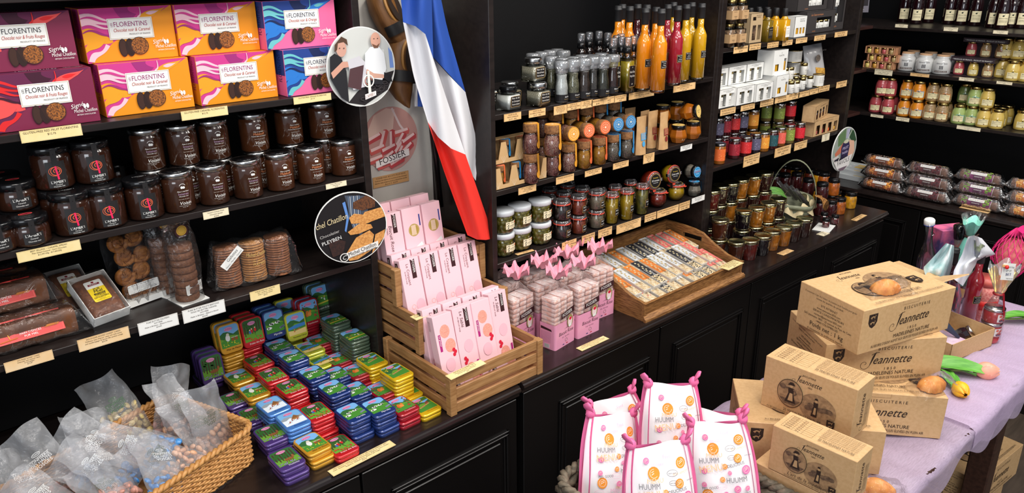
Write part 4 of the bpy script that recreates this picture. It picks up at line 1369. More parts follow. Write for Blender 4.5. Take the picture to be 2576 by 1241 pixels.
g=G().prism(ngon(pr,pr,40),0,.0008,ink((196,148,140)),fr=lambda x,y,z:(x,-z,y))
d.put(g,front(-.0008))
thing('wall_sticker',[('wall_sticker',g.mesh('wall_sticker'))],(pc.x,.2595,(pt.z+pb.z)/2),0,'round sticker of sugared pink biscuits on pale recess wall','sticker')
card(['FOSSIER PINK BISCUITS FROM REIMS',"You'll love their lightness & crunchiness w/ tea, champagne",'Ideal for many recipes as much as reduced into powder','Box of 12 - $10.99'],(937,448),(1028.5,455),'tan card for pink biscuits on pale recess wall',pm('brown_card',(206,158,104),.55),.2585)
CLOG=pm('carved_clog_wood',(122,80,38),.5,rgb2=(92,56,24),scale=18,stretch=(1,1,5),bump=.15)
CLOG2=pm('clog_carving',(168,120,62),.5)
LEA=pm('black_leather',(26,24,24),.4)
def clog():
 g=G()
 sec=[(-.062,.016,.018,.004),(-.055,.026,.028,.002),(-.03,.032,.032,0),(0,.034,.031,0),(.03,.034,.030,.001),(.055,.028,.026,.006),(.075,.017,.017,.015),(.088,.006,.007,.027),(.092,.0015,.002,.032)]
 n=20
 vs,fs=[],[]
 for(x,ry,rz,dz)in sec:
  for i in range(n):
   a=2*PI*i/n
   vs.append((x,ry*math.cos(a),dz+rz*math.sin(a)))
 for k in range(len(sec)-1):
  for i in range(n):
   j=(i+1)%n
   fs.append((k*n+i,k*n+j,(k+1)*n+j,(k+1)*n+i))
 fs+=[tuple(range(n)),tuple((len(sec)-1)*n+i for i in range(n))]
 g.add(vs,fs,CLOG,True)
 rim=G()
 P=[(-.02+.037*math.cos(t),.025*math.sin(t),.024+.006*math.cos(t)*0)for t in(2*PI*i/24 for i in range(24))]
 rim.tube(P,.0035,CLOG2,6,closed=True)
 hol=G().add([(p[0],p[1]*.95,.031)for p in P],[tuple(range(24))],pm('clog_opening_shade',(40,24,12),.8))  # flat dark disc: shade inside the clog opening, put into the colour
 car=G()
 for k in range(3):
  car.tube([(.03+.012*k,-.02+.004*k,.022-.002*k),(.036+.012*k,0,.030-.003*k),(.03+.012*k,.02-.004*k,.022-.002*k)],.0016,CLOG2,5)
 stp=G()
 stp.grid(lambda u,v:(.012+.024*v,.037*math.cos(PI*u),.002+.036*math.sin(PI*u)),14,3,LEA)
 return[('clog_body',g.mesh('clog_body')),('rim',rim.mesh('rim')),('opening_shade',hol.mesh('opening_shade')),('carving',car.mesh('carving')),('strap',stp.mesh('strap'))]
CG=clog()
def aim(p,fwd,up):
 x=Vector(fwd).normalized()
 z=(Vector(up)-x*Vector(up).dot(x)).normalized()
 y=z.cross(x)
 return Matrix((x,y,z)).transposed().to_euler()
thing('wooden_clog',CG,ony(.225,975,45),aim(None,(.35,-.15,-.9),(.5,-.85,.1)),'carved wooden clog hanging highest on pale wall, opening to the right','clog','wooden clogs',1.12)
thing('wooden_clog',CG,ony(.205,1005,165),aim(None,(-.2,-.1,-.95),(.35,-.9,0)),'carved wooden clog hanging lower with toe pointing down behind flag','clog','wooden clogs',1.15)
FB_,FWH,FR_=pm('flag_blue',(34,78,168),.7,sheen=.3),pm('flag_white',(226,226,230),.7),pm('flag_red',(240,52,40),.65)
def cloth(keys,mat,name,nu=13,nv=14,yb=0,amp=.014,ph=0):
 """keys: rows of pixel points from top to bottom, each row from left to right"""
 g=G()
 def fn(u,v):
  a=v*(len(keys)-1)
  i=min(int(a),len(keys)-2)
  t=a-i
  def row(r):
   b=u*(len(r)-1)
   k=min(int(b),len(r)-2)
   s=b-k
   return(r[k][0]*(1-s)+r[k+1][0]*s,r[k][1]*(1-s)+r[k+1][1]*s)
  p,q=row(keys[i]),row(keys[i+1])
  return ony(yb+amp*math.sin(2.2*PI*u+ph+.6*v)+.008*math.sin(6*u+3*v),p[0]*(1-t)+q[0]*t,p[1]*(1-t)+q[1]*t)
 g.grid(fn,nu,nv,mat)
 return(name,g.mesh(name))
bwF=[(1014,56),(1045,66),(1070,86),(1090,148)]
midF=[(1040,190),(1075,200),(1105,225),(1128,262)]
wrF=[(1076,307),(1102,345),(1135,374),(1171,389)]
m2F=[(1120,440),(1150,455),(1178,468),(1202,480)]
boF=[(1176,592),(1200,603),(1222,604),(1243,600)]
yF=.0
FL=[cloth([[(1004,-50),(1035,-50),(1062,-50),(1085,-50)],bwF],FB_,'blue_stripe',yb=yF),cloth([bwF,midF,wrF],FWH,'white_stripe',yb=yF),cloth([wrF,m2F,boF],FR_,'red_stripe',yb=yF),cloth([[(1060,-50),(1100,-50)],[(1075,68),(1124,68)],[(1086,140),(1171,232)]],FB_,'blue_fold',9,10,.045,.012,1),cloth([[(1084,140),(1130,190),(1171,232)],[(1120,290),(1165,320),(1204,375)],[(1150,380),(1180,430),(1197,455)]],FWH,'white_fold',9,10,.045,.012,1),cloth([[(1040,195),(1050,200)],[(1042,268),(1051,268)]],FWH,'hoist_hem',4,4,.235,.002),cloth([[(1048,215),(1078,250)],[(1049,268),(1076,270)]],FB_,'blue_corner',5,4,.24,.002)]
pg=G().tube([ony(.215,1068,40),ony(.21,1085,300),ony(.2,1108,520)],.009,pm('black_pole',(14,14,16),.2),12)
FL.append(('flag_pole',pg.mesh('flag_pole')))
thing('flag',FL,(0,0,0),0,'large blue, white and red flag draped down the recess','flag')
# ================================================================ round advertising boards
def board(px,pyt,pyb,y,yaw,name,deco,label,cat='sign'):
 a,b=ony(y,px,pyt),ony(y,px,pyb)
 r=(a.z-b.z)/2
 g=G().prism(ngon(r,r,48),0,.004,WHT,True,fr=lambda x,yy,z:(x,-z,yy))
 d=D()
 deco(d,r*.975)
 p=G()
 d.put(p,front(-.0041))
 thing('round_sign',[('board',g.mesh('board')),('picture',p.mesh('picture'))],((a.x+b.x)/2,y,(a.z+b.z)/2),yaw,label,cat)
def clipc(pts,r):
 return[(x*r,y*r)if math.hypot(x,y)<=1 else(x/math.hypot(x,y)*r,y/math.hypot(x,y)*r)for x,y in pts]
def makers(d,r):
 d.ell(0,0,r,r,ink((206,208,204)),48)
 C=lambda pts,c:d.poly(clipc(pts,r),ink(c))
 C([(.55,.4),(.7,.4),(.74,-.3),(.6,-.3)],(226,228,226))
 C([(.84,.45),(.95,.3),(.98,-.1),(.86,-.1)],(120,150,214))
 # dark table of jars
 C([(-.2,-.62),(.2,-.38),(.7,-.22),(1.1,-.2),(1.0,-.9),(0,-1.1),(-.5,-.9)],(44,40,42))
 for k in range(26):
  x,y=random.uniform(-.1,.8),random.uniform(-.85,-.3)
  if math.hypot(x,y)<.93 and y<-.25-.3*(.4-x):
   d.ell(x*r,y*r,r*.075,r*.045,ink((26,22,24)),10,same=False)
   d.ring(x*r,y*r,r*.075,r*.045,r*.008,ink((96,90,92)),12)
   # person in black shirt
 C([(-1.1,.4),(-.8,.42),(-.62,.3),(-.5,-.05),(-.52,-.9),(-.8,-.8),(-1.1,-.2)],(38,38,42))
 d.ell(-.6*r,.52*r,r*.15,r*.2,ink((206,158,140)),18)
 C([(-.8,.45),(-.86,.7),(-.6,.86),(-.42,.74),(-.4,.58),(-.52,.68),(-.68,.66),(-.72,.5)],(86,62,48))
 C([(-.95,-.05),(-.6,.2),(-.42,.18),(-.42,.05),(-.58,.04),(-.9,-.2)],(208,156,136))
 # jug
 C([(-.45,.22),(-.1,.3),(.1,.1),(.05,-.5),(-.35,-.55)],(206,204,210))
 C([(-.4,.0),(.02,.06),(-.12,-.58),(-.5,-.45)],(84,58,62))
 # person in white jacket
 C([(.08,.35),(.25,.5),(.5,.5),(.66,.3),(.7,-.1),(.55,-.38),(.2,-.3),(.05,0)],(236,238,240))
 C([(.2,-.3),(.55,-.38),(.56,-.5),(.2,-.45)],(40,40,44))
 C([(.1,-.05),(.3,-.18),(.6,-.24),(.62,-.34),(.26,-.3),(.06,-.16)],(214,166,146))
 C([(.62,-.18),(.82,-.28),(.86,-.46),(.74,-.44),(.6,-.34)],(34,34,38))
 d.ell(.42*r,.66*r,r*.15,r*.2,ink((216,164,142)),18)
 C([(.3,.58),(.36,.46),(.48,.46),(.54,.58),(.44,.52)],(120,84,66))
 for x,y in((-.65,.54),(-.53,.53),(.37,.7),(.48,.7)):
  d.ell(x*r,y*r,r*.02,r*.012,ink((50,40,40)),8)
  # swirl logo
 d.ring(.12*r,-.36*r,r*.17,r*.17,r*.035,ink((244,236,230)),22)
 d.ring(.12*r,-.36*r,r*.11,r*.11,r*.02,ink((190,110,90)),18,0,5)
 d.poly([(.09*r,-.1*r),(.16*r,-.1*r),(.18*r,-.72*r),(.09*r,-.72*r)],ink((240,236,226)))
 d.poly([(-.02*r,-.84*r),(.32*r,-.76*r),(.32*r,-.64*r),(-.02*r,-.7*r)],ink((244,236,234)))
 d.text("L'AMBR'1",.15*r,-.78*r,r*.08,ink((150,110,100)),rot=.2,maxw=r*.3)
board(908,66,268,YA-.006,0,'makers',makers,'round board showing two people pouring caramel into jars, on shelving post')
def galettes(d,r):
 d.ell(0,0,r,r,ink((30,26,28)),48)
 C=lambda pts,c:d.poly(clipc(pts,r),c if not isinstance(c,tuple)else ink(c))
 C([(-.12,.95),(.0,.4),(.1,-.1),(.26,-.3),(.5,.3),(.5,.85)],(70,78,92))
 for k in range(7):
  d.line([(r*(-.02+.05*k),r*.9),(r*(-.03+.05*k),r*.3),(r*(.08+.03*k),r*-.1)],r*.018,ink((196,206,218)if k%2 else(110,130,160)))
 C([(-.2,.75),(-.12,.78),(-.05,.3),(-.16,-.1),(-.2,-.05),(-.12,.3)],(96,140,206))
 CK=pm('printed_galette',(196,130,66),.55,rgb2=(226,164,92),scale=240)
 CKD=pm('printed_galette_dark',(112,66,36),.55,rgb2=(70,42,26),scale=240)
 C([(.1,.72),(.5,.9),(.75,.7),(.7,.5),(.35,.45),(.08,.55)],CKD)
 C([(-.05,.3),(.1,.4),(.4,.32),(.45,.2),(.2,.1),(0,.12)],CK)
 C([(.2,.12),(.4,.4),(.95,.5),(1.1,.2),(.6,.1),(.3,.02)],CK)
 C([(-.12,-.1),(.2,.08),(.55,.02),(.6,-.1),(.2,-.2),(-.05,-.2)],CK)
 C([(-.2,-.7),(.1,-.3),(.5,-.15),(.62,-.3),(.5,-.75),(.1,-.95),(-.15,-.95)],CK)
 C([(.55,-.9),(.66,-.3),(.95,-.2),(1.1,-.5)],CK)
 C([(-.7,-.3),(-.55,-.2),(-.2,-.35),(-.3,-.7),(-.6,-.75)],pm('printed_biscuit_dark',(60,34,28),.55,rgb2=(40,26,24),scale=200))
 d.text('chel Chatillon',-.98*r,.1*r,r*.16,ink((226,206,160)),'l',shear=.25,rot=.22,maxw=r*.92)
 d.text('Chocolatier',-.9*r,-.18*r,r*.08,ink((190,186,182)),'l',rot=.22)
 d.text('PLEYBEN',-.86*r,-.38*r,r*.1,W_,'l',rot=.22)
 d.poly([(r*x,r*y)for x,y in((-.3,-.9),(-.3,-.72),(.72,-.5),(.72,-.68))],ink((236,232,226)))
 d.ell(-.28*r,-.82*r,r*.13,r*.13,ink((236,232,226)),20)
 d.ell(-.28*r,-.82*r,r*.105,r*.105,BLK,20)
 d.text('C',-.29*r,-.88*r,r*.12,W_,shear=.3)
 d.text('Michel Chatillon',.26*r,-.72*r,r*.11,ink((40,36,38)),rot=.22,maxw=r*.84)
 d.text('CHOCOLATIER - BISCUITIER',.27*r,-.79*r,r*.045,ink((60,56,58)),rot=.22,maxw=r*.8)
board(883,481,661,YA-.03,math.radians(-13),'galettes',galettes,'round board showing golden galettes and a glass jar, on shelving post')
def smoothie(d,r):
 d.ell(0,0,r,r,ink((150,160,150)),48)
 C=lambda pts,c:d.poly(clipc(pts,r),ink(c))
 C([(-.7,.7),(-.1,1),(0,.3),(-.6,.2)],(96,124,84))
 C([(.2,.9),(.6,.8),(.95,.3),(.7,.2),(.3,.5)],(46,76,50))
 C([(0,.95),(.3,.95),(.2,.5),(0,.5)],(170,170,190))
 C([(-.8,-.1),(-.1,.4),(0,.2),(-.2,-.1),(-.7,-.25)],(196,112,84))
 C([(.3,.4),(.75,.3),(.9,-.2),(.5,-.9),(.35,-.2)],(222,176,150))
 C([(-.3,.1),(-.2,.32),(.3,.34),(.42,.1),(.35,-.4),(.1,-.5),(-.25,-.4)],(46,40,78))
 d.ell(.06*r,.36*r,r*.22,r*.09,ink((200,196,170)),16)
 d.line([(.1*r,.35*r),(.42*r,.85*r)],r*.05,ink((206,216,196)))
 d.text('FRUIT',.06*r,.0,r*.13,ink((206,196,226)),shear=.1,rot=.1)
 d.text('batido',.06*r,-.2*r,r*.13,ink((206,196,226)),shear=.1,rot=.1)
 C([(-.95,-.3),(-.5,-.2),(-.3,-.5),(-.2,-.9),(-.6,-.85)],(206,200,196))
 for k in range(14):
  d.ell(random.uniform(-.8,.3)*r*.9,random.uniform(-.5,-.25)*r,r*.07,r*.06,ink((36,32,48)),8)
 C([(-.75,-.55),(.7,-.3),(.5,-.85),(-.1,-1),(-.5,-.9)],(226,222,220))
 d.text('FAVOLS',.0,-.66*r,r*.2,BLK,rot=.12,maxw=r*1.05)
 C([(-.4,-.86),(.4,-.82),(.1,-1),(-.2,-1)],(110,90,104))
board(2122,322,427,-.008,math.radians(-3),'smoothie',smoothie,'oval-looking round board with dark fruit smoothie jar at end of shelves')
# ================================================================ second bay, top shelf: salts, mills, oils, vinegars
zb1=lambda X,Y:(1230+X/3.878,Y/3.878)
def lab(w,h,lines,bg=(24,22,24),fg=(236,232,224),edge=(190,150,90),nx=6,y0=0,hs=None):
 d=D()
 d.rect(-w/2-.0008,y0-h/2-.0008,w/2+.0008,y0+h/2+.0008,ink(edge),nx)
 d.rect(-w/2,y0-h/2,w/2,y0+h/2,ink(bg),nx)
 n=len(lines)
 for i,t in enumerate(lines):
  d.text(t,0,y0+h*(.5-(i+.82)/(n+.3)),h/(n+.3)*.55,ink(fg),shear=.2,maxw=w*.86)
 return d
def sq_salt(fill,lidm,lines):
 s,h=.052,.062
 g=G().prism(rrect(s,s,.008),.0,.042,GLASS,True)
 g.lathe([(.02,.042),(.0195,.049)],GLASS,20)
 c=G().prism(rrect(s-.006,s-.006,.006),.004,.040,fill,True)
 l=G().lathe([(.0225,.047),(.0235,.048),(.0235,.060),(.022,.062),(0,.0622)],lidm,26)
 lb=G()
 lab(.034,.026,lines,nx=1,y0=.024).put(lb,front(-s/2-.0003))
 return[('glass',g.mesh('glass')),('salt',c.mesh('salt')),('lid',l.mesh('lid')),('label',lb.mesh('label'),0)]
SALTW=pm('white_sea_salt',(232,232,230),.8,bump=.5,scale=700)
SALTH=pm('herb_salt',(178,172,156),.8,rgb2=(110,104,84),scale=520)
SQW,SQH=sq_salt(SALTW,BLKLID,['Fleur de Sel','de Camargue','Terroir et Saveurs']),sq_salt(SALTH,SILVLID,['Fleur de Sel','Herbes de Provence','Terroir et Saveurs'])
def sq(kind,x,y,z,lb_,rz=.1):
 thing('salt_jar',kind,(x,y,z),rz,lb_,'jar','square salt jars')
p=stand(ZB1,*zb1(190,1090),.033)
sq(SQW,p.x,p.y,ZB1,'square glass jar of white sea salt with black lid, front')
sq(SQW,p.x-.012,p.y+.078,ZB1,'square glass jar of white sea salt with black lid, behind')
p=stand(ZB1,*zb1(480,1050),.034)
sq(SQH,p.x,p.y,ZB1,'square glass jar of herb salt with silver lid, front right')
sq(SQH,p.x-.046,p.y+.064,ZB1,'square glass jar of herb salt with silver lid, back lower')
p2=stand(ZB1+.0625,*zb1(430,808),.034)
sq(SQH,p2.x,p2.y,ZB1+.0625,'square glass jar of herb salt with silver lid, raised on others')
sq(SQH,p2.x+.004,p2.y+.006,ZB1-.0,'square glass jar of herb salt directly under the raised one')if False else None
SPC={'salt':pm('mill_salt',(214,214,212),.7,rgb2=(236,236,236),scale=420),'herb':pm('mill_herb',(160,154,128),.7,rgb2=(84,82,60),scale=420),'mix':pm('mill_brown',(84,66,58),.7,rgb2=(52,40,36),scale=420),'pep':pm('mill_pepper',(52,48,46),.7,rgb2=(96,88,80),scale=380),'grn':pm('mill_green',(88,84,66),.7,rgb2=(48,48,40),scale=380),'red':pm('mill_red',(86,48,42),.7,rgb2=(40,28,28),scale=380)}
def mill(kind,txt):
 pr=[(.0165,0),(.0175,.002),(.0175,.024),(.0172,.030),(.0178,.036),(.0160,.048),(.0138,.060),(.0148,.070),(.0142,.074)]
 g=G().lathe(pr,GLASS,22)
 c=G().lathe([(r-.0014,max(.002,z))for r,z in pr[:-1]],SPC[kind],22)
 capm=film('mill_cap',(236,238,240),.12,.06,1.3,.22)
 l=G().lathe([(.0145,.074),(.0158,.076),(.0158,.084),(.0188,.086),(.0195,.090),(.0195,.099),(.018,.104),(.014,.1055),(0,.106)],capm,22,lobes=22,amp=.02)
 lb=G()
 d=D().rect(-.030,.0035,.030,.0215,ink((26,24,26)),12)
 d.text(txt,.004,.014,.0036,W_,shear=.2,maxw=.024)
 d.text('Terroir et Saveurs',.004,.009,.0018,ink((206,170,110)),maxw=.024)
 d.ell(.019,.0125,.0022,.003,ink((206,150,60)),8)
 d.put(lb,round_(.0178))
 return[('glass',g.mesh('glass')),('spice',c.mesh('spice')),('grinder_cap',l.mesh('grinder_cap')),('label',lb.mesh('label'),0)]
ML={k:mill(k,t)for k,t in(('salt','Sel Bleu'),('herb','Sel aux herbes'),('mix','Mélange 5 baies'),('pep','Poivre noir'),('grn','Kampot'),('red','Baies roses'))}
MW={'salt':'white salt mill','herb':'herb salt mill','mix':'brown spice mill','pep':'black pepper mill','grn':'greenish spice mill','red':'dark red berry mill'}
frm=[('salt',705,1008),('herb',815,988),('mix',920,973),('pep',1005,950),('grn',1105,950),('red',1195,925)]
for i,(k,X,Y)in enumerate(frm):
 p=stand(ZB1,*zb1(X,Y),.0175)
 thing('pepper_mill',ML[k],p,0,MW[k]+' with clear grinder cap, front row, '+nth(i,6),'mill','spice mills',1.07)
 if i:
  thing('pepper_mill',ML[k],(p.x+.004,p.y+.046,ZB1),0,MW[k]+' with clear grinder cap, second row','mill','spice mills',1.07)
for i,(X,Y)in enumerate([(610,548),(430,520),(515,505),(595,490),(665,478),(728,492)]):
 p=onz(ZB1+.112,*zb1(X,Y))
 thing('pepper_mill',ML[('herb','grn','salt','herb','mix','pep')[i]],(p.x,p.y,ZB1),0,'clear-capped mill in the back group above salt jars, '+nth(i,6),'mill','spice mills',1.07)
OILG=film('olive_oil_glass',(226,206,90),.03,.04,1.0)
OILIN=pm('olive_oil',(160,140,30),.1,coat=1)
VIN=pm('balsamic',(26,16,14),.1,coat=1)
def spray(dark):
 s=.037
 g=G().prism(rrect(s,s,.009),0,.088,GLASS if not dark else VIN,True)
 g.lathe([(.0165,.088),(.013,.096),(.0085,.102),(.0085,.108)],GLASS if not dark else VIN,18)
 P=[('bottle',g.mesh('bottle'))]
 if not dark:
  P.append(('oil',G().prism(rrect(s-.005,s-.005,.007),.004,.084,OILIN,True).mesh('oil')))
 c=G().lathe([(.0105,.104),(.0115,.105),(.0115,.118),(.009,.120),(.0075,.124)],BLKLID,18)
 P.append(('pump',c.mesh('pump')))
 k=G().lathe([(.0112,.119),(.0112,.143),(.009,.146),(0,.147)],film('spray_cap',(240,240,244),.08,.08,1.3,.1),18)
 P.append(('clear_cap',k.mesh('clear_cap')))
 lb=G()
 lab(.024,.056,['*','Huile d Olive','Vierge Extra','','o'],nx=1,y0=.044).put(lb,front(-s/2-.0004))
 P.append(('label',lb.mesh('label'),0))
 return P
OB,OD=spray(False),spray(True)
for i,(X,Y)in enumerate([(1335,905),(1475,885)]):
 thing('oil_spray',OB,stand(ZB1,*zb1(X,Y),.02),.05,'square olive oil spray bottle, front row, '+('left' if i==0 else 'right'),'bottle','spray bottles',1.07)
for i,(X,Y)in enumerate([(1215,370),(1250,345),(1297,358),(1418,350),(1290,330)]):
 p=onz(ZB1+.156,*zb1(X,Y))
 thing('oil_spray',OB,(p.x,p.y,ZB1),.05,'square olive oil spray bottle behind the front pair, '+nth(i,5),'bottle','spray bottles',1.07)
for i,(X,Y)in enumerate([(902,325),(980,313),(1075,303),(1163,318)]):
 p=onz(ZB1+.156,*zb1(X,Y))
 thing('oil_spray',OD,(p.x,p.y,ZB1),.05,'dark vinegar spray bottle with clear cap, '+nth(i,4),'bottle','spray bottles',1.07)
def vinegar(rgb,txt,nm):
 m=pm('vinegar_'+nm,rgb,.12,coat=1)
 r=.0215
 g=G().lathe([(r-.002,0),(r,.002),(r,.0085)],GLASS,24)
 g.lathe([(r,.0085),(r,.132),(r*.98,.140),(r*.8,.150),(r*.55,.160),(r*.46,.168),(r*.44,.196)],m,24)
 c=G().lathe([(r*.5,.190),(r*.53,.191),(r*.53,.222),(r*.56,.2225),(r*.56,.225),(r*.53,.2255),(r*.53,.233),(r*.48,.2355),(0,.236)],pm('matt_black_cap',(34,34,36),.5),20)
 lb=G()
 lab(.026,.022,['Pulpe de Vinaigre','au fruit',txt,'Terroir et Saveurs'],nx=6,y0=.082).put(lb,round_(r+.0004))
 return[('bottle',g.mesh('bottle')),('cap',c.mesh('cap')),('label',lb.mesh('label'),0)]
VG={'o':(vinegar((232,138,20),'Mangue','orange'),'orange'),'r':(vinegar((158,32,48),'Framboise','red'),'raspberry red'),'d':(vinegar((70,18,26),'Cassis','dark'),'dark red'),'y':(vinegar((206,156,24),'Calamansi','yellow'),'golden yellow')}
vt=[('o',1265,55),('o',1305,40),('o',1378,60),('d',1455,40),('o',1530,78),('d',1545,45),('o',1635,68),('o',1687,85),('r',1750,42),('r',1848,55),('y',1805,20),('y',1932,42),('y',1985,22),('y',2082,32)]
vc={}
for k,X,Y in vt:
 vc[k]=vc.get(k,0)+1
vi={}
for k,X,Y in vt:
 vi[k]=vi.get(k,-1)+1
 p=onz(ZB1+.2355,*zb1(X,Y))
 thing('vinegar_bottle',VG[k][0],(p.x,p.y,ZB1),0,'slim '+VG[k][1]+' fruit vinegar bottle with black cap, '+nth(vi[k],vc[k])+' of its colour','bottle','fruit vinegar bottles')
 # ================================================================ second bay, middle shelf: spices, pouches, honey
zb2=lambda X,Y:(1230+X/2.954,240+Y/2.954)
CORK=pm('cork_lid',(150,104,62),.8,rgb2=(112,74,42),scale=160,bump=.3)
SPICE={'pink':pm('spice_petals',(206,170,150),.8,rgb2=(140,60,58),scale=300),'gold':pm('spice_curry',(202,146,40),.8,rgb2=(176,116,30),scale=200),'dark':pm('spice_thyme',(150,134,118),.8,rgb2=(84,76,70),scale=320),'pinkd':pm('spice_rose',(186,136,124),.8,rgb2=(116,52,54),scale=300)}
def spice_jar(fill,tag):
 r,h=.0245,.0815
 pr=[(r*.8,0),(r*.88,.002),(r,.018),(r,.034),(r*.9,.046),(r*.78,.053),(r*.78,.060)]
 g=G().lathe(pr,GLASS,24)
 c=G().lathe([(a-.0018,max(z,.002))for a,z in pr[:-1]],SPICE[fill],24)
 l=G().lathe([(r*.72,.056),(r*.86,.060),(r*.88,.062),(r*.88,.078),(r*.84,.0812),(0,.0815)],CORK,24)
 m=pm('spice_tag_%d_%d_%d'%tag,tag,.5)
 m2=tuple(int(v*.62)for v in tag)
 tp=G()
 d=D().ell(0,0,r*.8,r*.8,m,24)
 d.ring(0,0,r*.62,r*.62,.0006,ink((240,226,200)),22)
 d.ring(0,0,r*.42,r*.42,.0006,ink((240,226,200)),18)
 d.ell(0,0,r*.12,r*.12,ink((240,226,200)),8)
 for k in range(8):
  a=k*PI/4
  d.line([(r*.18*math.cos(a),r*.18*math.sin(a)),(r*.38*math.cos(a),r*.38*math.sin(a))],.0006,ink((240,226,200)),same=k>0)
 d.put(tp,top(.0815))
 sp=G()
 d=D().poly([(-.005,.034),(.005,.034),(.005,.083),(-.005,.083)],m)
 d.ell(0,.026,.0085,.011,m,18,same=True)
 d.rect(-.005,.062,.005,.068,ink((120,170,130)))
 d.text('ORGANIC',.0012,.036,.003,ink(m2),'l',rot=PI/2)
 rr=lambda v:(r+.0006)if v<.046 else(r*.9+.0006)
 d.put(sp,round_(rr))
 return[('glass',g.mesh('glass')),('spice',c.mesh('spice')),('cork_lid',l.mesh('cork_lid')),('lid_label',tp.mesh('lid_label'),2),('seal_strip',sp.mesh('seal_strip'),2)]
YT,OT,BT=(226,156,48),(222,104,56),(38,130,190)
SJ={'y':spice_jar('pink',YT),'yr':spice_jar('pinkd',YT),'o':spice_jar('gold',OT),'b':spice_jar('dark',BT)}
SW={'y':'yellow-tagged','yr':'yellow-tagged','o':'orange-tagged','b':'blue-tagged'}
HS=.082
low=[('yr',470,608),('y',590,578),('o',702,553),('o',815,523),('b',915,498),('b',1015,473)]
for i,(k,X,Y)in enumerate(low):
 p=stand(ZB2,*zb2(X,Y),.0245)
 thing('spice_jar',SJ[k],p,.3,SW[k]+' cork-topped spice jar, front lower row, '+nth(i,6),'jar','cork-topped spice jars')
 if i>0:
  thing('spice_jar',SJ[k],(p.x+.002,p.y+.056,ZB2),.3,SW[k]+' cork-topped spice jar, second lower row, '+ORD[i-1],'jar','cork-topped spice jars')
  thing('spice_jar',SJ[k],(p.x+.002,p.y+.056,ZB2+HS),.3,SW[k]+' cork-topped spice jar, second upper row, '+ORD[i-1],'jar','cork-topped spice jars')
  thing('spice_jar',SJ[k],(p.x+.004,p.y+.112,ZB2+HS),.3,SW[k]+' cork-topped spice jar, third upper row, '+ORD[i-1],'jar','cork-topped spice jars')
  thing('spice_jar',SJ[k],(p.x+.004,p.y+.112,ZB2),.3,SW[k]+' cork-topped spice jar, third lower row, '+ORD[i-1],'jar','cork-topped spice jars')
p=stand(ZB2+HS,*zb2(470,455),.0245)
thing('spice_jar',SJ['y'],p,.3,'yellow-tagged cork-topped spice jar standing upright on the front row','jar','cork-topped spice jars')
thing('spice_jar',SJ['yr'],(p.x-.03,p.y+.052,ZB2+HS),.3,'yellow-tagged cork-topped spice jar behind the upright one, upper','jar','cork-topped spice jars')
thing('spice_jar',SJ['yr'],(p.x-.03,p.y+.052,ZB2),.3,'yellow-tagged cork-topped spice jar behind the upright one, lower','jar','cork-topped spice jars')
for i,(k,X,Y)in enumerate([('y',630,340),('o',745,315),('o',865,292),('b',962,266),('b',1053,250)]):
 lidc=ony(-.01,*zb2(X,Y))
 thing('spice_jar',SJ[k],(lidc.x+.012,lidc.y+.08,ZB2+HS+.0255),(math.radians(86),0,math.radians(-9)),SW[k]+' spice jar lying down, round lid facing out, '+nth(i,5),'jar','cork-topped spice jars')
 # kraft gift sleeves with three jars
def sleeve():
 w,h,d_=.186,.058,.056
 g=G()
 t=.0012
 K=pm('kraft_sleeve',(206,168,118),.6)
 win=[(-.056,.03),(.0,.03),(.057,.03)]
 # front: four kraft wedges left between tapering windows
 for x0,x1,b0,b1 in((-w/2,-.078,-w/2,-.068),(-.036,-.020,-.046,-.010),(.022,.036,.012,.046),(.079,w/2,.069,w/2)):
  g.add([(b0,0,.012),(b1,0,.012),(x1,0,h),(x0,0,h),(b0,t,.012),(b1,t,.012),(x1,t,h),(x0,t,h)],[(0,1,2,3),(7,6,5,4),(0,3,7,4),(1,5,6,2)],K)
 g.box(-w/2,w/2,0,t,0,.012,K)
 for b in((-w/2,-w/2+t,0,d_,0,h),(w/2-t,w/2,0,d_,0,h),(-w/2,w/2,d_-t,d_,0,h),(-w/2,w/2,0,d_,0,t)):
  g.box(*b,K)
  # top strip between the jars
 g.box(-w/2,w/2,d_*.55,d_,h,h+t,K)
 d=D()
 c=ink((240,226,202))
 for x in(-.085,-.028,.03,.084):
  for k in range(4):
   d.line([(x,.002),(x+.004*(k-1.5),.012),(x+.007*(k-1.5),.02)],.0005,c,same=k>0)
 d.put(g,front(0))
 return g.mesh('sleeve')
SL=sleeve()
def gift(z,x,y,ks,label):
 P=[('sleeve',SL)]
 root=thing('spice_gift_set',[('sleeve',SL),('base_pad',G().box(-.09,.09,.004,.052,.0012,.002,KRAFT).mesh('base_pad'))],(x,y,z),0,label,'gift set','spice gift sleeves')
 for k,dx in zip(ks,(-.056,0,.057)):
  thing('spice_jar',SJ[k],(x+dx,y+.028,z+.0022),.3,SW[k]+' cork-topped spice jar inside '+('upper' if z>ZB2+.03 else 'lower')+' kraft sleeve, '+('left' if dx<0 else 'right' if dx>0 else 'middle'),'jar','cork-topped spice jars',.69)
gift(ZB2,1.362,.006,('o','b','y'),'kraft sleeve with three spice jars, lower one at left end of shelf')
gift(ZB2+.061,1.358-.012,.03,('y','b','o'),'kraft sleeve with three spice jars, upper one at left end of shelf')
KP=pm('kraft_pouch',(190,148,100),.6,rgb2=(200,160,112),scale=40,bump=.1)
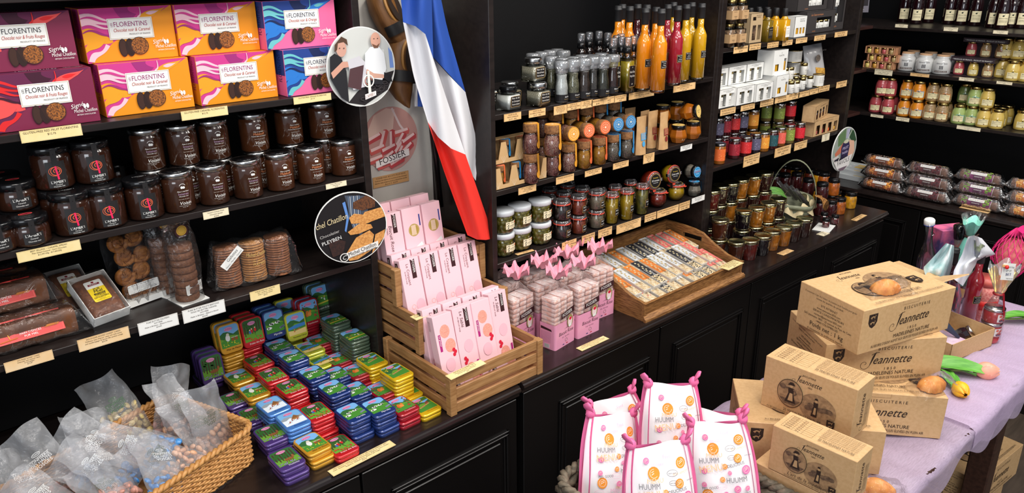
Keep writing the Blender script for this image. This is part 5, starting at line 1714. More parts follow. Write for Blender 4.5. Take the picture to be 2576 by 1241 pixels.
def pouch(lc,lines):
 w,h=.046,.118
 g=G()
 def fn(u,v,s):
  x=(u-.5)*w*(1-.06*math.sin(PI*v))
  b=.015*(1-v)**.7*(1-abs(2*u-1)**4)if v<1 else 0
  return(x,s*max(b,.0006),h*v)
 g.grid(lambda u,v:fn(u,v,-1),9,12,KP)
 g.grid(lambda u,v:fn(1-u,v,1),9,12,KP)
 g.box(-w/2,w/2,-.001,.001,h-.014,h-.012,KP)
 d=D()
 c=ink(lc)
 d.rect(-.011,.045,.011,.068,c)
 for k in range(5):
  d.rect(-.009,.049+.004*k,.009,.0505+.004*k,ink((206,160,116)),same=k>0)
 d.ell(0,.034,.007,.009,c,14)
 lb=G()
 d.put(lb,onflat((0,-.0168,0),(1,0,0),(0,.1,.995),(0,-.995,.1)))
 return[('pouch',g.mesh('pouch')),('label',lb.mesh('label'))]
PRD,PBL=pouch((136,48,44),[]),pouch((78,160,210),[])
for i,(k,X,Y)in enumerate([(PBL,1120,443),(PRD,1205,393),(PRD,1287,403)]):
 p=stand(ZB2,*zb2(X,Y),.014)
 thing('kraft_pouch',k,p,random.uniform(-.1,.1),'kraft paper pouch with '+('blue' if i==0 else 'dark red')+' print, front, '+nth(i,3),'pouch','kraft pouches')
for i,(X,Y)in enumerate([(1160,115),(1050,95),(965,95),(1035,140),(1010,165)]):
 p=onz(ZB2+.117,*zb2(X,Y))
 thing('kraft_pouch',PRD if i%2 else PBL,(p.x,min(p.y,.36),ZB2),random.uniform(-.2,.2),'plain-topped kraft pouch in the rows behind, '+ORD[i],'pouch','kraft pouches')
HON=pm('amber_honey',(170,96,22),.12,coat=1,rgb2=(146,74,14),scale=12)
HTAG=pm('honey_seal',(226,190,110),.5)
def honey():
 r,h=.029,.058
 g=G().lathe([(r*.62,0),(r*.7,.0015),(r,.019),(r,.024),(r*.82,.040),(r*.74,.044),(r*.74,.048)],HON,8,sm=False)
 g.lathe([(r*.745,.044),(r*.75,.050)],GLASS,20)
 l=G().lathe([(r*.78,.047),(r*.8,.048),(r*.8,.056),(r*.75,.058),(0,.0582)],BLKLID,22)
 tp=G()
 d=D().ell(0,0,r*.7,r*.7,HTAG,22)
 d.text('LE COQUELICOT',0,.001,.0032,ink((60,110,90)),maxw=.03)
 d.text('MIEL',0,-.005,.003,ink((60,110,90)))
 d.put(tp,top(.0582))
 sp=G()
 d=D().rect(-.0045,.010,.0045,.058,HTAG)
 d.put(sp,round_(lambda v:r*(1.01 if v<.03 else .86),.5))
 return[('jar',g.mesh('jar')),('lid',l.mesh('lid')),('lid_label',tp.mesh('lid_label'),1),('seal_strip',sp.mesh('seal_strip'),1)]
HJ=honey()
for i,(X,Y)in enumerate([(1400,363),(1507,333)]):
 p=stand(ZB2,*zb2(X,Y),.029)
 thing('honey_jar',HJ,p,.4,'faceted honey jar, lower, '+('left' if i==0 else 'right'),'jar','honey jars')
 thing('honey_jar',HJ,(p.x-.01,p.y+.062,ZB2),.4,'faceted honey jar, lower back, '+('left' if i==0 else 'right'),'jar','honey jars')
 thing('honey_jar',HJ,(p.x-.01,p.y+.062,ZB2+.0585),.4,'faceted honey jar standing on back row, '+('left' if i==0 else 'right'),'jar','honey jars')
q=ony(.0,*zb2(1560,110))
thing('honey_jar',HJ,(q.x-.02,q.y+.052,ZB2+.0585+.03),(math.radians(80),0,math.radians(14)),'honey jar lying on top with yellow lid facing out','jar','honey jars')
# ================================================================ second bay, lower shelf: olives, clip jars, lemons
OLV=pm('green_olive',(128,116,34),.3,rgb2=(148,132,50),scale=30,coat=.5)
WLID=pm('white_lid',(206,210,214),.3)
def olive_jar():
 rnd=random.Random(3)
 r,h=.0335,.066
 pr=[(r*.82,0),(r*.9,.002),(r,.012),(r,.042),(r*.93,.050),(r*.86,.054)]
 g=G().lathe(pr,GLASS,28)
 c=G()
 for lvl in range(4):
  for k in range(10):
   a=2*PI*(k+.5*(lvl%2))/10
   c.ball(((r-.0105)*math.sin(a),-(r-.0105)*math.cos(a),.0085+.0125*lvl),.0098,.0075,.0072,OLV,9,6,Euler((rnd.uniform(-1,1),rnd.uniform(-1,1),a)).to_matrix())
 c.lathe([(.016,.002),(.018,.05)],pm('olive_brine',(92,84,26),.4),14)
 l=G().lathe([(r*.95,.052),(r*1.0,.053),(r*1.0,.063),(r*.96,.0655),(0,.066)],WLID,28)
 lb=G()
 d=D().rect(-.023,.016,.023,.037,ink((236,226,190)),10)
 d.frame(-.0222,.0168,.0222,.0362,.0003,ink((140,120,80)))
 for k in range(12):
  d.ell(-.015+rnd.uniform(-.004,.004),.026+rnd.uniform(-.008,.008),.0014,.001,ink((54,56,50)),6,same=k>0)
 d.line([(-.016,.018),(-.015,.026),(-.012,.034)],.0008,ink((54,56,50)))
 d.ell(.013,.032,.0034,.0034,ink((226,96,40)),12)
 d.text('OLIVES VERTES',.004,.0235,.0034,ink((40,40,36)),maxw=.028)
 d.text('AOP Vallée des Baux',.004,.0195,.002,ink((60,60,50)),maxw=.03)
 d.text('Moulin',-.0,.032,.003,ink((60,60,50)))
 d.put(lb,round_(r+.0005,.25))
 return[('glass',g.mesh('glass')),('olives',c.mesh('olives')),('lid',l.mesh('lid')),('label',lb.mesh('label'),0)]
OJ=olive_jar()
for o_ in():
 pass
def put_olive(p,lb_):
 o=thing('olive_jar',OJ,p,0,lb_,'jar','green olive jars')
 for c in o.children:
  if c.name.startswith('olives'):
   c['kind']='stuff'
for i,(X,Y)in enumerate([(105,1210),(230,1165),(378,1120)]):
 p=stand(ZB3,*zb2(X,Y),.0335)
 put_olive(p,'green olive jar with white lid, bottom, '+nth(i,3))
 put_olive((p.x+.001,p.y+.002,ZB3+.0663),'green olive jar with white lid, stacked on top, '+nth(i,3))
RUB=pm('orange_rubber_seal',(206,72,52),.5)
WIRE=pm('wire_clip',(196,196,196),.25,1)
PEST={'black':pm('black_olive_paste',(38,26,26),.5,rgb2=(56,38,36),scale=200),'red':pm('tomato_paste',(156,66,30),.5,rgb2=(136,50,24),scale=200),'grey':pm('tuna_paste',(150,136,116),.6,rgb2=(132,116,96),scale=300),'lemon':pm('garlic_oil',(190,156,32),.2,coat=.5),'garl':pm('garlic_cloves',(206,186,120),.4,rgb2=(150,126,40),scale=45),'herb':pm('herb_cheese',(150,136,50),.4,rgb2=(96,92,46),scale=70)}
def clip_jar(fill,r,h,txt,pieces=None):
 rnd=random.Random(len(txt))
 g=G().lathe([(r*.92,0),(r,.003),(r,h-.018),(r*.9,h-.014),(r*.9,h-.010)],GLASS,24)
 c=G().lathe([(r*.88,.003),(r-.0015,.005),(r-.0015,h-.02),(0,h-.018)],PEST[fill],24)
 if pieces:
  for k in range(26):
   a=rnd.uniform(0,6.3)
   c.ball(((r-.006)*math.sin(a),-(r-.006)*math.cos(a),rnd.uniform(.008,h-.026)),.0065,.005,.0055,pieces,8,5,Euler((rnd.uniform(0,3),rnd.uniform(0,3),a)).to_matrix())
 s=G().lathe([(r*.9,h-.0125),(r*1.06,h-.012),(r*1.06,h-.009),(r*.9,h-.0085)],RUB,24)
 l=G().lathe([(r*1.0,h-.0085),(r*1.02,h-.007),(r*.98,h-.001),(r*.9,h),(r*.8,h-.0015),(0,h-.0012)],film('glass_lid',(236,240,238),.04,.05,1.2,.08),24)
 wr=G()
 for sg in(-1,1):
  wr.tube([(sg*r*1.04,-.004,h-.026),(sg*r*1.08,-.004,h-.012),(sg*r*1.0,-.003,h+.0005),(sg*r*.5,0,h+.0015)],.0008,WIRE,5)
 wr.tube([(-r*.55,-r*.95,h-.028),(-r*.62,-r*.98,h-.012),(-r*.3,-r*1.06,h-.004),(r*.3,-r*1.06,h-.004),(r*.62,-r*.98,h-.012),(r*.55,-r*.95,h-.028)],.0008,WIRE,5)
 lb=G()
 hb=min(.022,(h-.03)*.7)
 lab(.026,hb,[txt[:14],txt[14:]or 'au thym'],nx=6,y0=(h-.02)*.5).put(lb,round_(r+.0005,.35))
 return[('glass',g.mesh('glass')),('contents',c.mesh('contents')),('rubber_seal',s.mesh('rubber_seal')),('glass_lid',l.mesh('glass_lid')),('wire_clip',wr.mesh('wire_clip')),('label',lb.mesh('label'),0)]
hT=.0585
TPD={'black':clip_jar('black',.0255,hT,'Tapenade Noireaux olives'),'red':clip_jar('red',.0235,hT,'Caviar Tomateaux poivrons'),'grey':clip_jar('grey',.0235,hT,'Crème de Thon')}
TL3={'lemon':clip_jar('lemon',.0205,.0985,'Ail confit',pm('garlic_yellow',(222,190,70),.3,coat=.4)),'garl':clip_jar('lemon',.0215,.0985,'Ail aux olives',pm('garlic_pale',(226,212,160),.3,coat=.4)),'herb':clip_jar('herb',.0205,.0985,'Fromage de chèvre')}
tw_={'black':'black tapenade','red':'red pepper spread','grey':'grey tuna spread'}
for i,(k,X,Y)in enumerate([('black',540,1080),('red',662,1040),('grey',795,998)]):
 p=stand(ZB3,*zb2(X,Y),.0245)
 thing('clip_jar',TPD[k],p,0,tw_[k]+' clip-top jar, bottom front','jar','clip-top jars')
 thing('clip_jar',TPD[k],(p.x,p.y+.002,ZB3+hT+.0015),0,tw_[k]+' clip-top jar, stacked on front one','jar','clip-top jars')
 thing('clip_jar',TPD[k],(p.x-.004,p.y+.058,ZB3),0,tw_[k]+' clip-top jar, bottom of second row','jar','clip-top jars')
 thing('clip_jar',TPD[k],(p.x-.004,p.y+.058,ZB3+hT+.0015),0,tw_[k]+' clip-top jar, top of second row','jar','clip-top jars')
 if i:
  thing('clip_jar',TPD[k],(p.x-.008,p.y+.116,ZB3),0,tw_[k]+' clip-top jar, bottom of third row','jar','clip-top jars')
  thing('clip_jar',TPD[k],(p.x-.008,p.y+.116,ZB3+hT+.0015),0,tw_[k]+' clip-top jar, top of third row','jar','clip-top jars')
for i,(k,X,Y)in enumerate([('lemon',907,963),('garl',1017,933),('herb',1130,893)]):
 p=stand(ZB3,*zb2(X,Y),.0215)
 wd=('yellow garlic','pale garlic cloves','herbed cheese')[i]
 thing('clip_jar',TL3[k],p,0,'tall clip-top jar of '+wd+' in oil, front','jar','clip-top jars')
 thing('clip_jar',TL3[k],(p.x+.006,p.y+.055,ZB3),0,'tall clip-top jar of '+wd+' in oil, behind','jar','clip-top jars')
def bulb(fillm,piece,n,pr_,txt):
 rnd=random.Random(n)
 r,h=.0315,.058
 prf=[(r*.5,0),(r*.62,.002),(r*.95,.016),(r,.027),(r*.92,.040),(r*.78,.047),(r*.82,.051)]
 g=G().lathe(prf,GLASS,26)
 c=G().lathe([(a-.0015,max(.0025,z))for a,z in prf[:-1]],fillm,26)
 for k in range(n):
  a=2*PI*k/n*(1 if n<8 else 2.4)
  z=.025 if n<8 else rnd.uniform(.01,.04)
  rr=(r-pr_-.001)*(1 if n<8 else math.sin(PI*min(.9,max(.15,z/.052))))
  c.ball((rr*math.sin(a),-rr*math.cos(a),z),pr_,pr_*.9,pr_*(1.15 if n<8 else .7),piece,12,8,None,0 if n<8 else .3)
 s=G().lathe([(r*.8,.050),(r*.98,.0505),(r*.98,.0535),(r*.8,.054)],RUB,26)
 s.box(-.006,.006,-r*1.2,-r*.9,.0508,.0532,RUB,.0008)
 l=G().lathe([(r*.9,.054),(r*.9,.0565),(r*.8,.058),(0,.0585)],film('glass_lid',(236,240,238),.04,.05,1.2,.08),26)
 tp=G()
 d=D().ell(0,0,r*.72,r*.72,ink((22,20,22)),24)
 d.ring(0,0,r*.72,r*.72,.0008,ink((206,176,60)),24)
 d.text(txt,0,-.002,.0058,W_,shear=.2,maxw=.034)
 d.text("à l'huile d'olive",0,-.008,.0026,W_,maxw=.03)
 d.text('Provence',0,.008,.004,ink((220,190,70)),shear=.2)
 d.put(tp,top(.0586))
 cl=G()
 for sg in(-1,1):
  cl.box(sg*r*.96-.003,sg*r*.96+.003,-.005,.005,.047,.058,WIRE,.0008)
 return[('glass',g.mesh('glass')),('contents',c.mesh('contents')),('rubber_seal',s.mesh('rubber_seal')),('glass_lid',l.mesh('glass_lid')),('lid_label',tp.mesh('lid_label'),3),('metal_clip',cl.mesh('metal_clip'))]
TOM,LEM=bulb(pm('tomato_oil',(140,40,20),.3,coat=.5),pm('dried_tomato',(168,44,24),.5,rgb2=(120,26,16),scale=60),30,.009,'SO tomates'),bulb(pm('lemon_brine',(196,160,30),.2,coat=.5),pm('preserved_lemon',(222,182,36),.35,coat=.4),5,.015,'Citrons confits')
for nm,K_,X,Y,LX,LY in(('red dried tomatoes',TOM,1245,845,1258,590),('preserved lemons',LEM,1380,793,1403,553)):
 p=stand(ZB3,*zb2(X,Y),.0315)
 thing('bulb_jar',K_,p,.2,'rounded clip jar of '+nm+', standing','jar','rounded clip jars')
 q=ony(p.y-.018,*zb2(LX,LY))
 thing('bulb_jar',K_,(q.x-.006,q.y+.058,ZB3+.0595+.033),(math.radians(84),0,math.radians(-6)),'rounded clip jar of '+nm+' lying on top, red-ringed lid facing out','jar','rounded clip jars')
GSALT=pm('grey_salt',(150,140,128),.8,rgb2=(124,114,104),scale=400)
BTAG=pm('blue_salt_tag',(44,140,196),.5)
def grey_salt():
 r=.0265
 prf=[(r*.7,0),(r*.8,.002),(r,.016),(r,.022),(r*.8,.036),(r*.74,.039)]
 g=G().lathe(prf,GLASS,10,sm=False)
 c=G().lathe([(a-.0018,max(.002,z))for a,z in prf],GSALT,20)
 l=G().lathe([(r*.82,.038),(r*.86,.039),(r*.86,.049),(r*.8,.0508),(0,.051)],BLKLID,24)
 tp=G()
 d=D().ell(0,0,r*.7,r*.7,BTAG,24)
 d.ring(0,0,r*.64,r*.64,.0004,W_,24)
 d.text('FLEUR DE SEL',0,.005,.003,W_,maxw=.028)
 d.text('GUÉRANDE',0,-.001,.0042,ink((226,110,50)),maxw=.03)
 d.text('NATURE',0,-.007,.0026,W_)
 d.put(tp,top(.051))
 sp=G()
 D().rect(-.004,.012,.004,.05,BTAG).put(sp,round_(lambda v:r*(1.01 if v<.028 else .9),.6))
 return[('glass',g.mesh('glass')),('salt',c.mesh('salt')),('lid',l.mesh('lid')),('lid_label',tp.mesh('lid_label'),2),('seal_strip',sp.mesh('seal_strip'),2)]
GS=grey_salt()
p=stand(ZB3,*zb2(1517,758),.0265)
thing('grey_salt_jar',GS,p,.2,'grey sea salt jar with blue tag, standing','jar','grey salt jars')
q=ony(p.y-.01,*zb2(1566,577))
thing('grey_salt_jar',GS,(q.x-.008,q.y+.052,ZB3+.0515+.0275),(math.radians(84),0,math.radians(-4)),'grey sea salt jar lying on another, blue lid facing out','jar','grey salt jars')
bcards=[(1,['FLEUR DE SEL','FROM CAMARGUE','$15.99   200G'],(145,1118),(313,1160),'white sea salt'),(1,['FLEUR DE SEL','W/ HERBS OF PROVENCE','$15.99   200G'],(388,1080),(550,1122),'herb salt'),(1,['PERSIAN BLUE SALT','EXTRA RARE, PRECIOUS','SALT FROM IRAN, WITH','SPICY AFTERTASTE','$11.99'],(632,1042),(760,1102),'blue salt mills, taller than its neighbours'),(1,['FLEUR DE SEL','W/ HERBS OF PROVENCE','$9.99   200G'],(757,1018),(893,1058),'herb salt mills'),(1,['RED PEPPER &','HIBISCUS BLEND','FOR FISH AND DISHES','$9.99'],(897,990),(1008,1044),'brown spice mills'),(1,['MADAGASCAR PEPPER','$9.99'],(1001,978),(1116,1018),'black pepper mills'),(1,['KAMPOT ORGANIC','PEPPER','$12.99'],(1116,955),(1225,1000),'greenish pepper mills'),(1,['SZECHUAN PEPPER','W/ RED BERRIES','$9.99'],(1222,938),(1338,982),'red berry mills'),(1,['EXTRA VIRGIN OLIVE OIL & VINEGAR IN SPRAY','Ideal for salads, dips and much more','$12.99   100ml'],(1365,912),(1608,932),'olive oil sprays'),(1,['ARTISAN PULPED VINEGARS','MADE W/ 40% FRUIT PULP FOR RICH FLAVOR','Mango - Raspberry - Calamansi','$17.99   200ml'],(1800,838),(2010,866),'fruit vinegars'),(2,['SET OF 3 ORGANIC SPICES','SPICY & SMOKED','A PINCH OF SUNSHINE','$24.99'],(218,693),(350,708),'spice gift sleeves'),(2,['ORGANIC SPICES FOR FISH','','$12.99'],(498,614),(630,630),'yellow-tagged spices'),(2,['ORGANIC RED CURRY SPICES','FOR MEAT & VEGGIES','$12.99'],(713,566),(836,576),'orange-tagged spices'),(2,['ORGANIC SAVORY SPICES','FOR SALADS, GRILLING','$12.99'],(922,510),(1036,524),'blue-tagged spices'),(2,['SEA SALTS & TEAS','FOR SAUCES AND','SALADS 80g','$8.99   60g','$8.99'],(1148,443),(1226,490),'kraft pouches'),(3,['BLACK OLIVE','W/ THYME TAPENADE','$11.99   90G'],(542,1098),(648,1118),'black tapenade'),(3,['TOMATO & RED PEPPER','& BASIL SPREAD','$11.99   90G'],(690,1048),(784,1076),'red pepper spread'),(3,['EGGPLANT CAVIAR','TAPENADE','$11.99   90G'],(812,1005),(912,1030),'grey spread'),(3,['ARTISAN TAPAS W/ EXTRA VIRGIN OLIVE OIL','PERFECT FOR AN APERITIF W/ CHAMPAGNE','  Garlic & Tomatoes','  Lemons & Mild Fennel','  Sheep Cheese            $17.99'],(948,968),(1126,972),'garlic and cheese in oil, the largest on this bay'),(3,['MARINATED TOMATOES','W/ EXTRA VIRGIN OLIVE OIL','$17.99   180G'],(1158,892),(1240,918),'dried tomatoes'),(3,['SUNDRIED TOMATOES IN EXTRA VIRGIN OLIVE OIL','* Candied lemons w/ rosemary','$19.99'],(1250,862),(1406,862),'tomatoes and lemons'),(3,['HANDPICKED W/','CANDIED LEMON','$19.99   180G'],(1415,806),(1489,836),'preserved lemons')]
for s_,lines,tl,br,nm in bcards:
 zf=zb1 if s_==1 else zb2
 card(lines,zf(*tl),zf(*br),'tan price card for '+nm,TAN)
card(['CREAMY HONEY FROM','PROVENCE LAVENDER','$13.99'],zb2(1424,381),zb2(1507,396),'white price card for honey jars',WHT)
card(['GREY FLEUR DE SEL','FROM GUERANDE','$11.99'],zb2(1508,768),zb2(1600,776),'white price card for grey salt jars',WHT)
card_flat(['GREEN OLIVES FROM PROVENCE  $14.99','PITTED'],(zb2(215,1192),zb2(190,1184),zb2(318,1148),zb2(342,1158)),ZB3,'narrow tan card lying on shelf before olive jars',TAN)
# ================================================================ pink biscuit bags on the counter
PKT=pm('pink_tissue_top',(240,150,172),.45,rgb2=(246,172,188),scale=20)
PKF=pm('pink_film',(236,160,190),.3,coat=.3)
SUGB=pm('sugared_pink_biscuit',(240,190,174),.8,rgb2=(250,234,230),scale=60)
SUGT=pm('biscuit_sugar_top',(246,238,236),.9,rgb2=(236,206,200),scale=70)
BAGC=film('biscuit_bag_film',(255,254,254),.06,.0,.5,.01,.4,40)
def pink_bag(seed):
 rnd=random.Random(seed)
 w,dp,hb,hp=.092,.058,.150,.078
 P=[]
 bis=G()
 bis.box(-.0135,.0135,-.025,.025,0,.0115,SUGB,.003)
 bis.box(-.0125,.0125,-.024,.024,.0112,.0128,SUGT,.0006)
 bm=bis.mesh('biscuit')
 for k in range(6):
  for j in range(3):
   P.append(('biscuit',bm,None,((j-1)*.0285+rnd.uniform(-.001,.001),rnd.uniform(-.001,.001),hp-.008+k*.0135),(rnd.uniform(-.04,.04),rnd.uniform(-.05,.05),rnd.uniform(-.05,.05))))
 g=G()
 pl=rrect(w,dp,.006,3)
 n=len(pl)
 g.add([(x,y,.0)for x,y in pl]+[(x*1.0,y,hp+.003*math.sin(7*x/w+seed))for x,y in pl],[(i,(i+1)%n,n+(i+1)%n,n+i)for i in range(n)]+[tuple(range(n))[::-1]],PKF)
 P.append(('printed_base',g.mesh('printed_base')))
 d=D()
 d.text('Biscuit Rose',.003,.038,.0105,BRN,shear=.2,maxw=.066)
 d.text('DE REIMS',.002,.028,.0036,BRN,track=.4)
 d.ring(.004,.018,.0055,.0055,.0011,ink((150,120,120)),16)
 d.rect(-.012,.006,-.005,.0085,ink((40,50,110)))
 d.rect(.004,.006,.011,.0085,ink((190,40,50)))
 d.text('LA VÉRITABLE',.006,.054,.0024,BRN,rot=.1)
 f1=G()
 d.put(f1,front(-dp/2-.0002))
 P.append(('lettering',f1.mesh('lettering')))
 b=D().poly([(-.022,.088),(.038,.096),(.036,.114),(-.022,.104)],BRN)
 b.text('FOSSIER',.006,.0955,.0095,W_,rot=.13,maxw=.044)
 f2=G()
 b.put(f2,front(-dp/2-.0016))
 P.append(('banner',f2.mesh('banner')))
 m=D().ell(.018,.072,.013,.019,ink((150,136,80)),22)
 m.ell(.018,.071,.0095,.014,ink((240,214,214)),20)
 m.ell(.019,.079,.006,.005,BER,12)
 m.poly([(.010,.060),(.026,.066),(.024,.056),(.014,.054)],W_)
 f3=G()
 m.put(f3,front(-dp/2-.0022))
 P.append(('medallion',f3.mesh('medallion')))
 s_=D().poly([(-.022,.066),(.014,.062),(.017,.056),(-.022,.058)],BRN)
 for k in range(9):
  s_.text('Ingrédients: sucre, farine de blé, oeufs, arôme',-.004,.05-.0036*k,.0015,ink((120,60,90)),maxw=.036)
 s_.rect(-.008,.004,.01,.016,W_)
 for k in range(9):
  s_.rect(-.007+.0018*k,.005,-.0063+.0018*k,.0155,BLK,same=k>0)
 f4=G()
 s_.put(f4,side(-w/2-.0003))
 P.append(('side_print',f4.mesh('side_print')))
 fl=G()
 ph=rnd.uniform(0,6)
 zt=.196
 def fn(u,v):
  a=2*PI*u
  z=hp-.002+v*(zt-hp)
  k=1 if v<.55 else max(.07,1-((v-.55)/.45)**1.2*.95)
  sx,sy=math.cos(a),math.sin(a)
  q=(abs(sx)**8+abs(sy)**8)**(-1/8)
  w_=1+.05*math.sin(9*a+5*v+ph)*v+.06*math.sin(17*a+ph)*v*v
  return(w/2*sx*q*k*w_+rnd.uniform(-.0008,.0008),dp/2*sy*q*k*w_+rnd.uniform(-.0008,.0008),z)
 fl.grid(fn,40,16,BAGC,True,closeu=True)
 P.append(('clear_bag',fl.mesh('clear_bag')))
 tie=G().tube([(.007*math.cos(a),.006*math.sin(a),.195)for a in(2*PI*i/12 for i in range(12))],.0016,pm('tie_wire',(40,26,30),.5),6,closed=True)
 tie.tube([(.006,-.004,.195),(.014,-.009,.192),(.018,-.006,.197)],.001,pm('tie_wire',(40,26,30),.5),5)
 P.append(('twist_tie',tie.mesh('twist_tie')))
 rf=G()
 def rn(u,v):
  a=2*PI*u
  r=.008+.034*v
  return(r*math.cos(a)*(1+.14*math.sin(3*a+ph)),r*.78*math.sin(a),.196+.030*v**.6+.010*v*math.sin(7*a+ph)+.006*v*math.sin(13*a+2*ph))
 rf.grid(rn,46,7,PKT,True,closeu=True)
 P.append(('ruffled_top',rf.mesh('ruffled_top')))
 return P
PB=[pink_bag(3),pink_bag(8)]
pbags=[(1.385,-.113,8,'front left, whole'),(1.487,-.112,0,'front middle'),(1.606,-.062,-3,'beside the nougat tray, front'),(1.300,-.040,6,'second row, half hidden by cartons'),(1.408,-.030,2,'second row, middle left'),(1.510,-.025,-4,'second row, middle right'),(1.590,.022,8,'second row, beside the tray'),(1.325,.050,-5,'third row, left'),(1.440,.055,4,'third row, middle'),(1.545,.1,2,'third row, right')]
for i,(x,y,a,wd)in enumerate(pbags):
 thing('biscuit_bag',PB[i%2],(x,y,ZB4+.0003),math.radians(a),'pink and clear bag of sugared biscuits, '+wd,'biscuit bag','pink biscuit bags')
card_flat(['FOSSIER PINK BISCUITS FROM REIMS',"You'll love their lightness & crunchiness with tea, champagne",'Ideal for many recipes as much as reduced into powder','Bag of 250g - $14.99'],((1464,885),(1449,878),(1517,846.5),(1533,854)),ZB4,'cream card lying on counter before pink biscuit bags')
# ================================================================ nougat tray
OAK=pm('oak_tray',(166,118,68),.5,rgb2=(120,80,42),scale=20,stretch=(2,14,14),bump=.2)
OAKY=pm('oak_tray_side',(158,112,64),.5,rgb2=(112,74,38),scale=20,stretch=(14,2,14),bump=.2)
x0,x1,y0,y1=1.668,2.185,-.197,.135
tz=ZB4
P=[]
pr=[(y0,0),(y0,.012),(y0+.006,.018),(y0+.002,.05),(y0-.002,.058),(y0+.008,.058),(y0+.012,.05),(y0+.014,0)]
P.append(('front_rail',G().prism(pr,x0,x1,OAK,fr=lambda a,b,c:(c,a,b)).mesh('front_rail')))
P.append(('back_rail',G().box(x0,x1,y1-.012,y1,0,.125,OAK,.001).mesh('back_rail')))
for xs in(x0+.001,x1-.013):
# sides rise in a swell towards the back, with a hand hole
 up_=[(y0+.004,.056),(y0+.06,.066),(y0+.12,.092),(y0+.17,.118),(y0+.25,.126),(y1,.126)]
 hole=(y0+.165,y0+.245,.082,.102)
 g=G()
 ff=lambda a,b,c:(c,a,b)
 g.prism([(y0+.004,0),(hole[0],0)]+[(hole[0],.117),(y0+.12,.092),(y0+.06,.066),(y0+.004,.056)],xs,xs+.012,OAKY,fr=ff)
 g.prism([(hole[0],0),(hole[1],0),(hole[1],hole[2]),(hole[0],hole[2])],xs,xs+.012,OAKY,fr=ff)
 g.prism([(hole[0],hole[3]),(hole[1],hole[3]),(hole[1],.126),(y0+.2,.123),(hole[0],.117)],xs,xs+.012,OAKY,fr=ff)
 g.prism([(hole[1],0),(y1,0),(y1,.126),(hole[1],.126)],xs,xs+.012,OAKY,fr=ff)
 P.append(('side_rail',g.mesh('side_rail')))
P.append(('tray_floor',G().box(x0+.012,x1-.012,y0+.012,y1-.01,.004,.010,OAK).mesh('tray_floor')))
bmn=[(y0-.008,0),(y0-.008,.008),(y0,.014),(y0,0)]
P.append(('base_moulding',G().prism(bmn,x0-.004,x1+.004,OAK,fr=lambda a,b,c:(c,a,b)).mesh('base_moulding')))
# sloped false floor that lifts the bars towards the back
P.append(('sloped_insert',G().prism([(y0+.016,.011),(y1-.013,.011),(y1-.013,.072),(y0+.016,.014)],x0+.014,x1-.014,OAK,fr=lambda a,b,c:(c,a,b)).mesh('sloped_insert')))
thing('wooden_tray',P,(0,0,tz),0,'oak display tray with handled sides holding nougat bars','tray')
NOUG=pm('nougat_nuts',(232,220,192),.5,rgb2=(206,178,132),scale=90)
def nougat(rgb,nm):
 w,l,t=.034,.135,.017
 g=G().box(-w/2,w/2,-l/2,l/2,0,t,pm('nougat_side',(206,200,190),.45),.0012)
 d=D()
 c=ink(rgb)
 d.rect(-w/2+.001,-l/2+.002,w/2-.001,-l*.18,NOUG)
 if nm=='dark':
  for k in range(26):
   d.ell(random.uniform(-w*.42,w*.42),random.uniform(-l*.48,-l*.2),.0032,.0022,ink((40,36,38)),7,same=k>0)
  for k in range(14):
   d.ell(random.uniform(-w*.42,w*.42),random.uniform(-l*.48,-l*.2),.0028,.002,ink((236,216,170)),7,same=k>0)
 else:
  for k in range(10):
   d.ell(random.uniform(-w*.42,w*.42),random.uniform(-l*.48,-l*.2),.0024,.0016,ink((190,150,100)if nm!='coral' else(210,120,110)),7,same=k>0)
 d.rect(-w/2+.0005,-l*.18,w/2-.0005,l/2-.002,c)
 fl=ink((214,200,160)if nm!='white' else(200,176,120))
 for k in range(9):
  y=l*.42-k*.0085
  d.ell(-.003+.006*(k%2),y,.0042,.0034,fl,8,same=k>0)
 d.text('Nougat',.002,l*.02,.009,W_ if nm=='dark' else ink((120,86,50)),rot=-PI/2,shear=.2,al='l',maxw=.035)
 d.text('Petits délices',-.010,l*.12,.0042,W_ if nm=='dark' else ink((120,86,50)),rot=-PI/2,al='l',maxw=.04)
 d.put(g,top(t))
 wr=G()
 wr.grid(lambda u,v:((u-.5)*(w+.002),(v-.5)*(l+.008),t+.0012-.012*abs(2*v-1)**14+random.uniform(-.0003,.0003)),6,14,CELLO)
 return[('bar',g.mesh('bar')),('wrapper',wr.mesh('wrapper'))]
NB={'white':nougat((226,228,230),'white'),'coral':nougat((236,130,122),'coral'),'orange':nougat((230,140,62),'orange'),'dark':nougat((48,48,56),'dark')}
NBW={'white':'white','coral':'coral pink','orange':'orange','dark':'charcoal'}
slope=math.atan2(.058,y1-y0-.03)
r1=['white','coral','white','dark','orange','white','orange','dark','dark','coral','coral']
r2=['orange','white','orange','dark','orange','white','white','dark','white','coral','orange']
r3=['dark','orange','white','orange','white','dark','dark','white','coral','coral','orange']
for rr,(row,yc,zc,w_)in enumerate(((r1,-.105,.0365,'front row'),(r2,-.06,.0565,'middle row'),(r3,.035,.072,'back row'))):
 for i,k in enumerate(row):
  x=x0+.036+i*.0438+(.01 if rr==1 else 0)+random.uniform(-.003,.003)
  if x>x1-.034:continue
  thing('nougat_bar',NB[k],(x,yc+random.uniform(-.008,.008),tz+zc),(slope+random.uniform(-.01,.02),0,random.uniform(-.05,.05)),NBW[k]+' wrapped nougat bar, '+w_+', '+nth(i,11),'nougat','nougat bars')
card_flat(['SOFT NOUGAT FROM PROVENCE','* With almonds & lavender honey','* Cranberries & pistachios','* Almonds & dark chocolate','$9.99'],((1830.5,682),(1808.5,673),(1846.5,654),(1870.5,664)),ZB4+.0595,'cream card on right front corner of nougat tray')
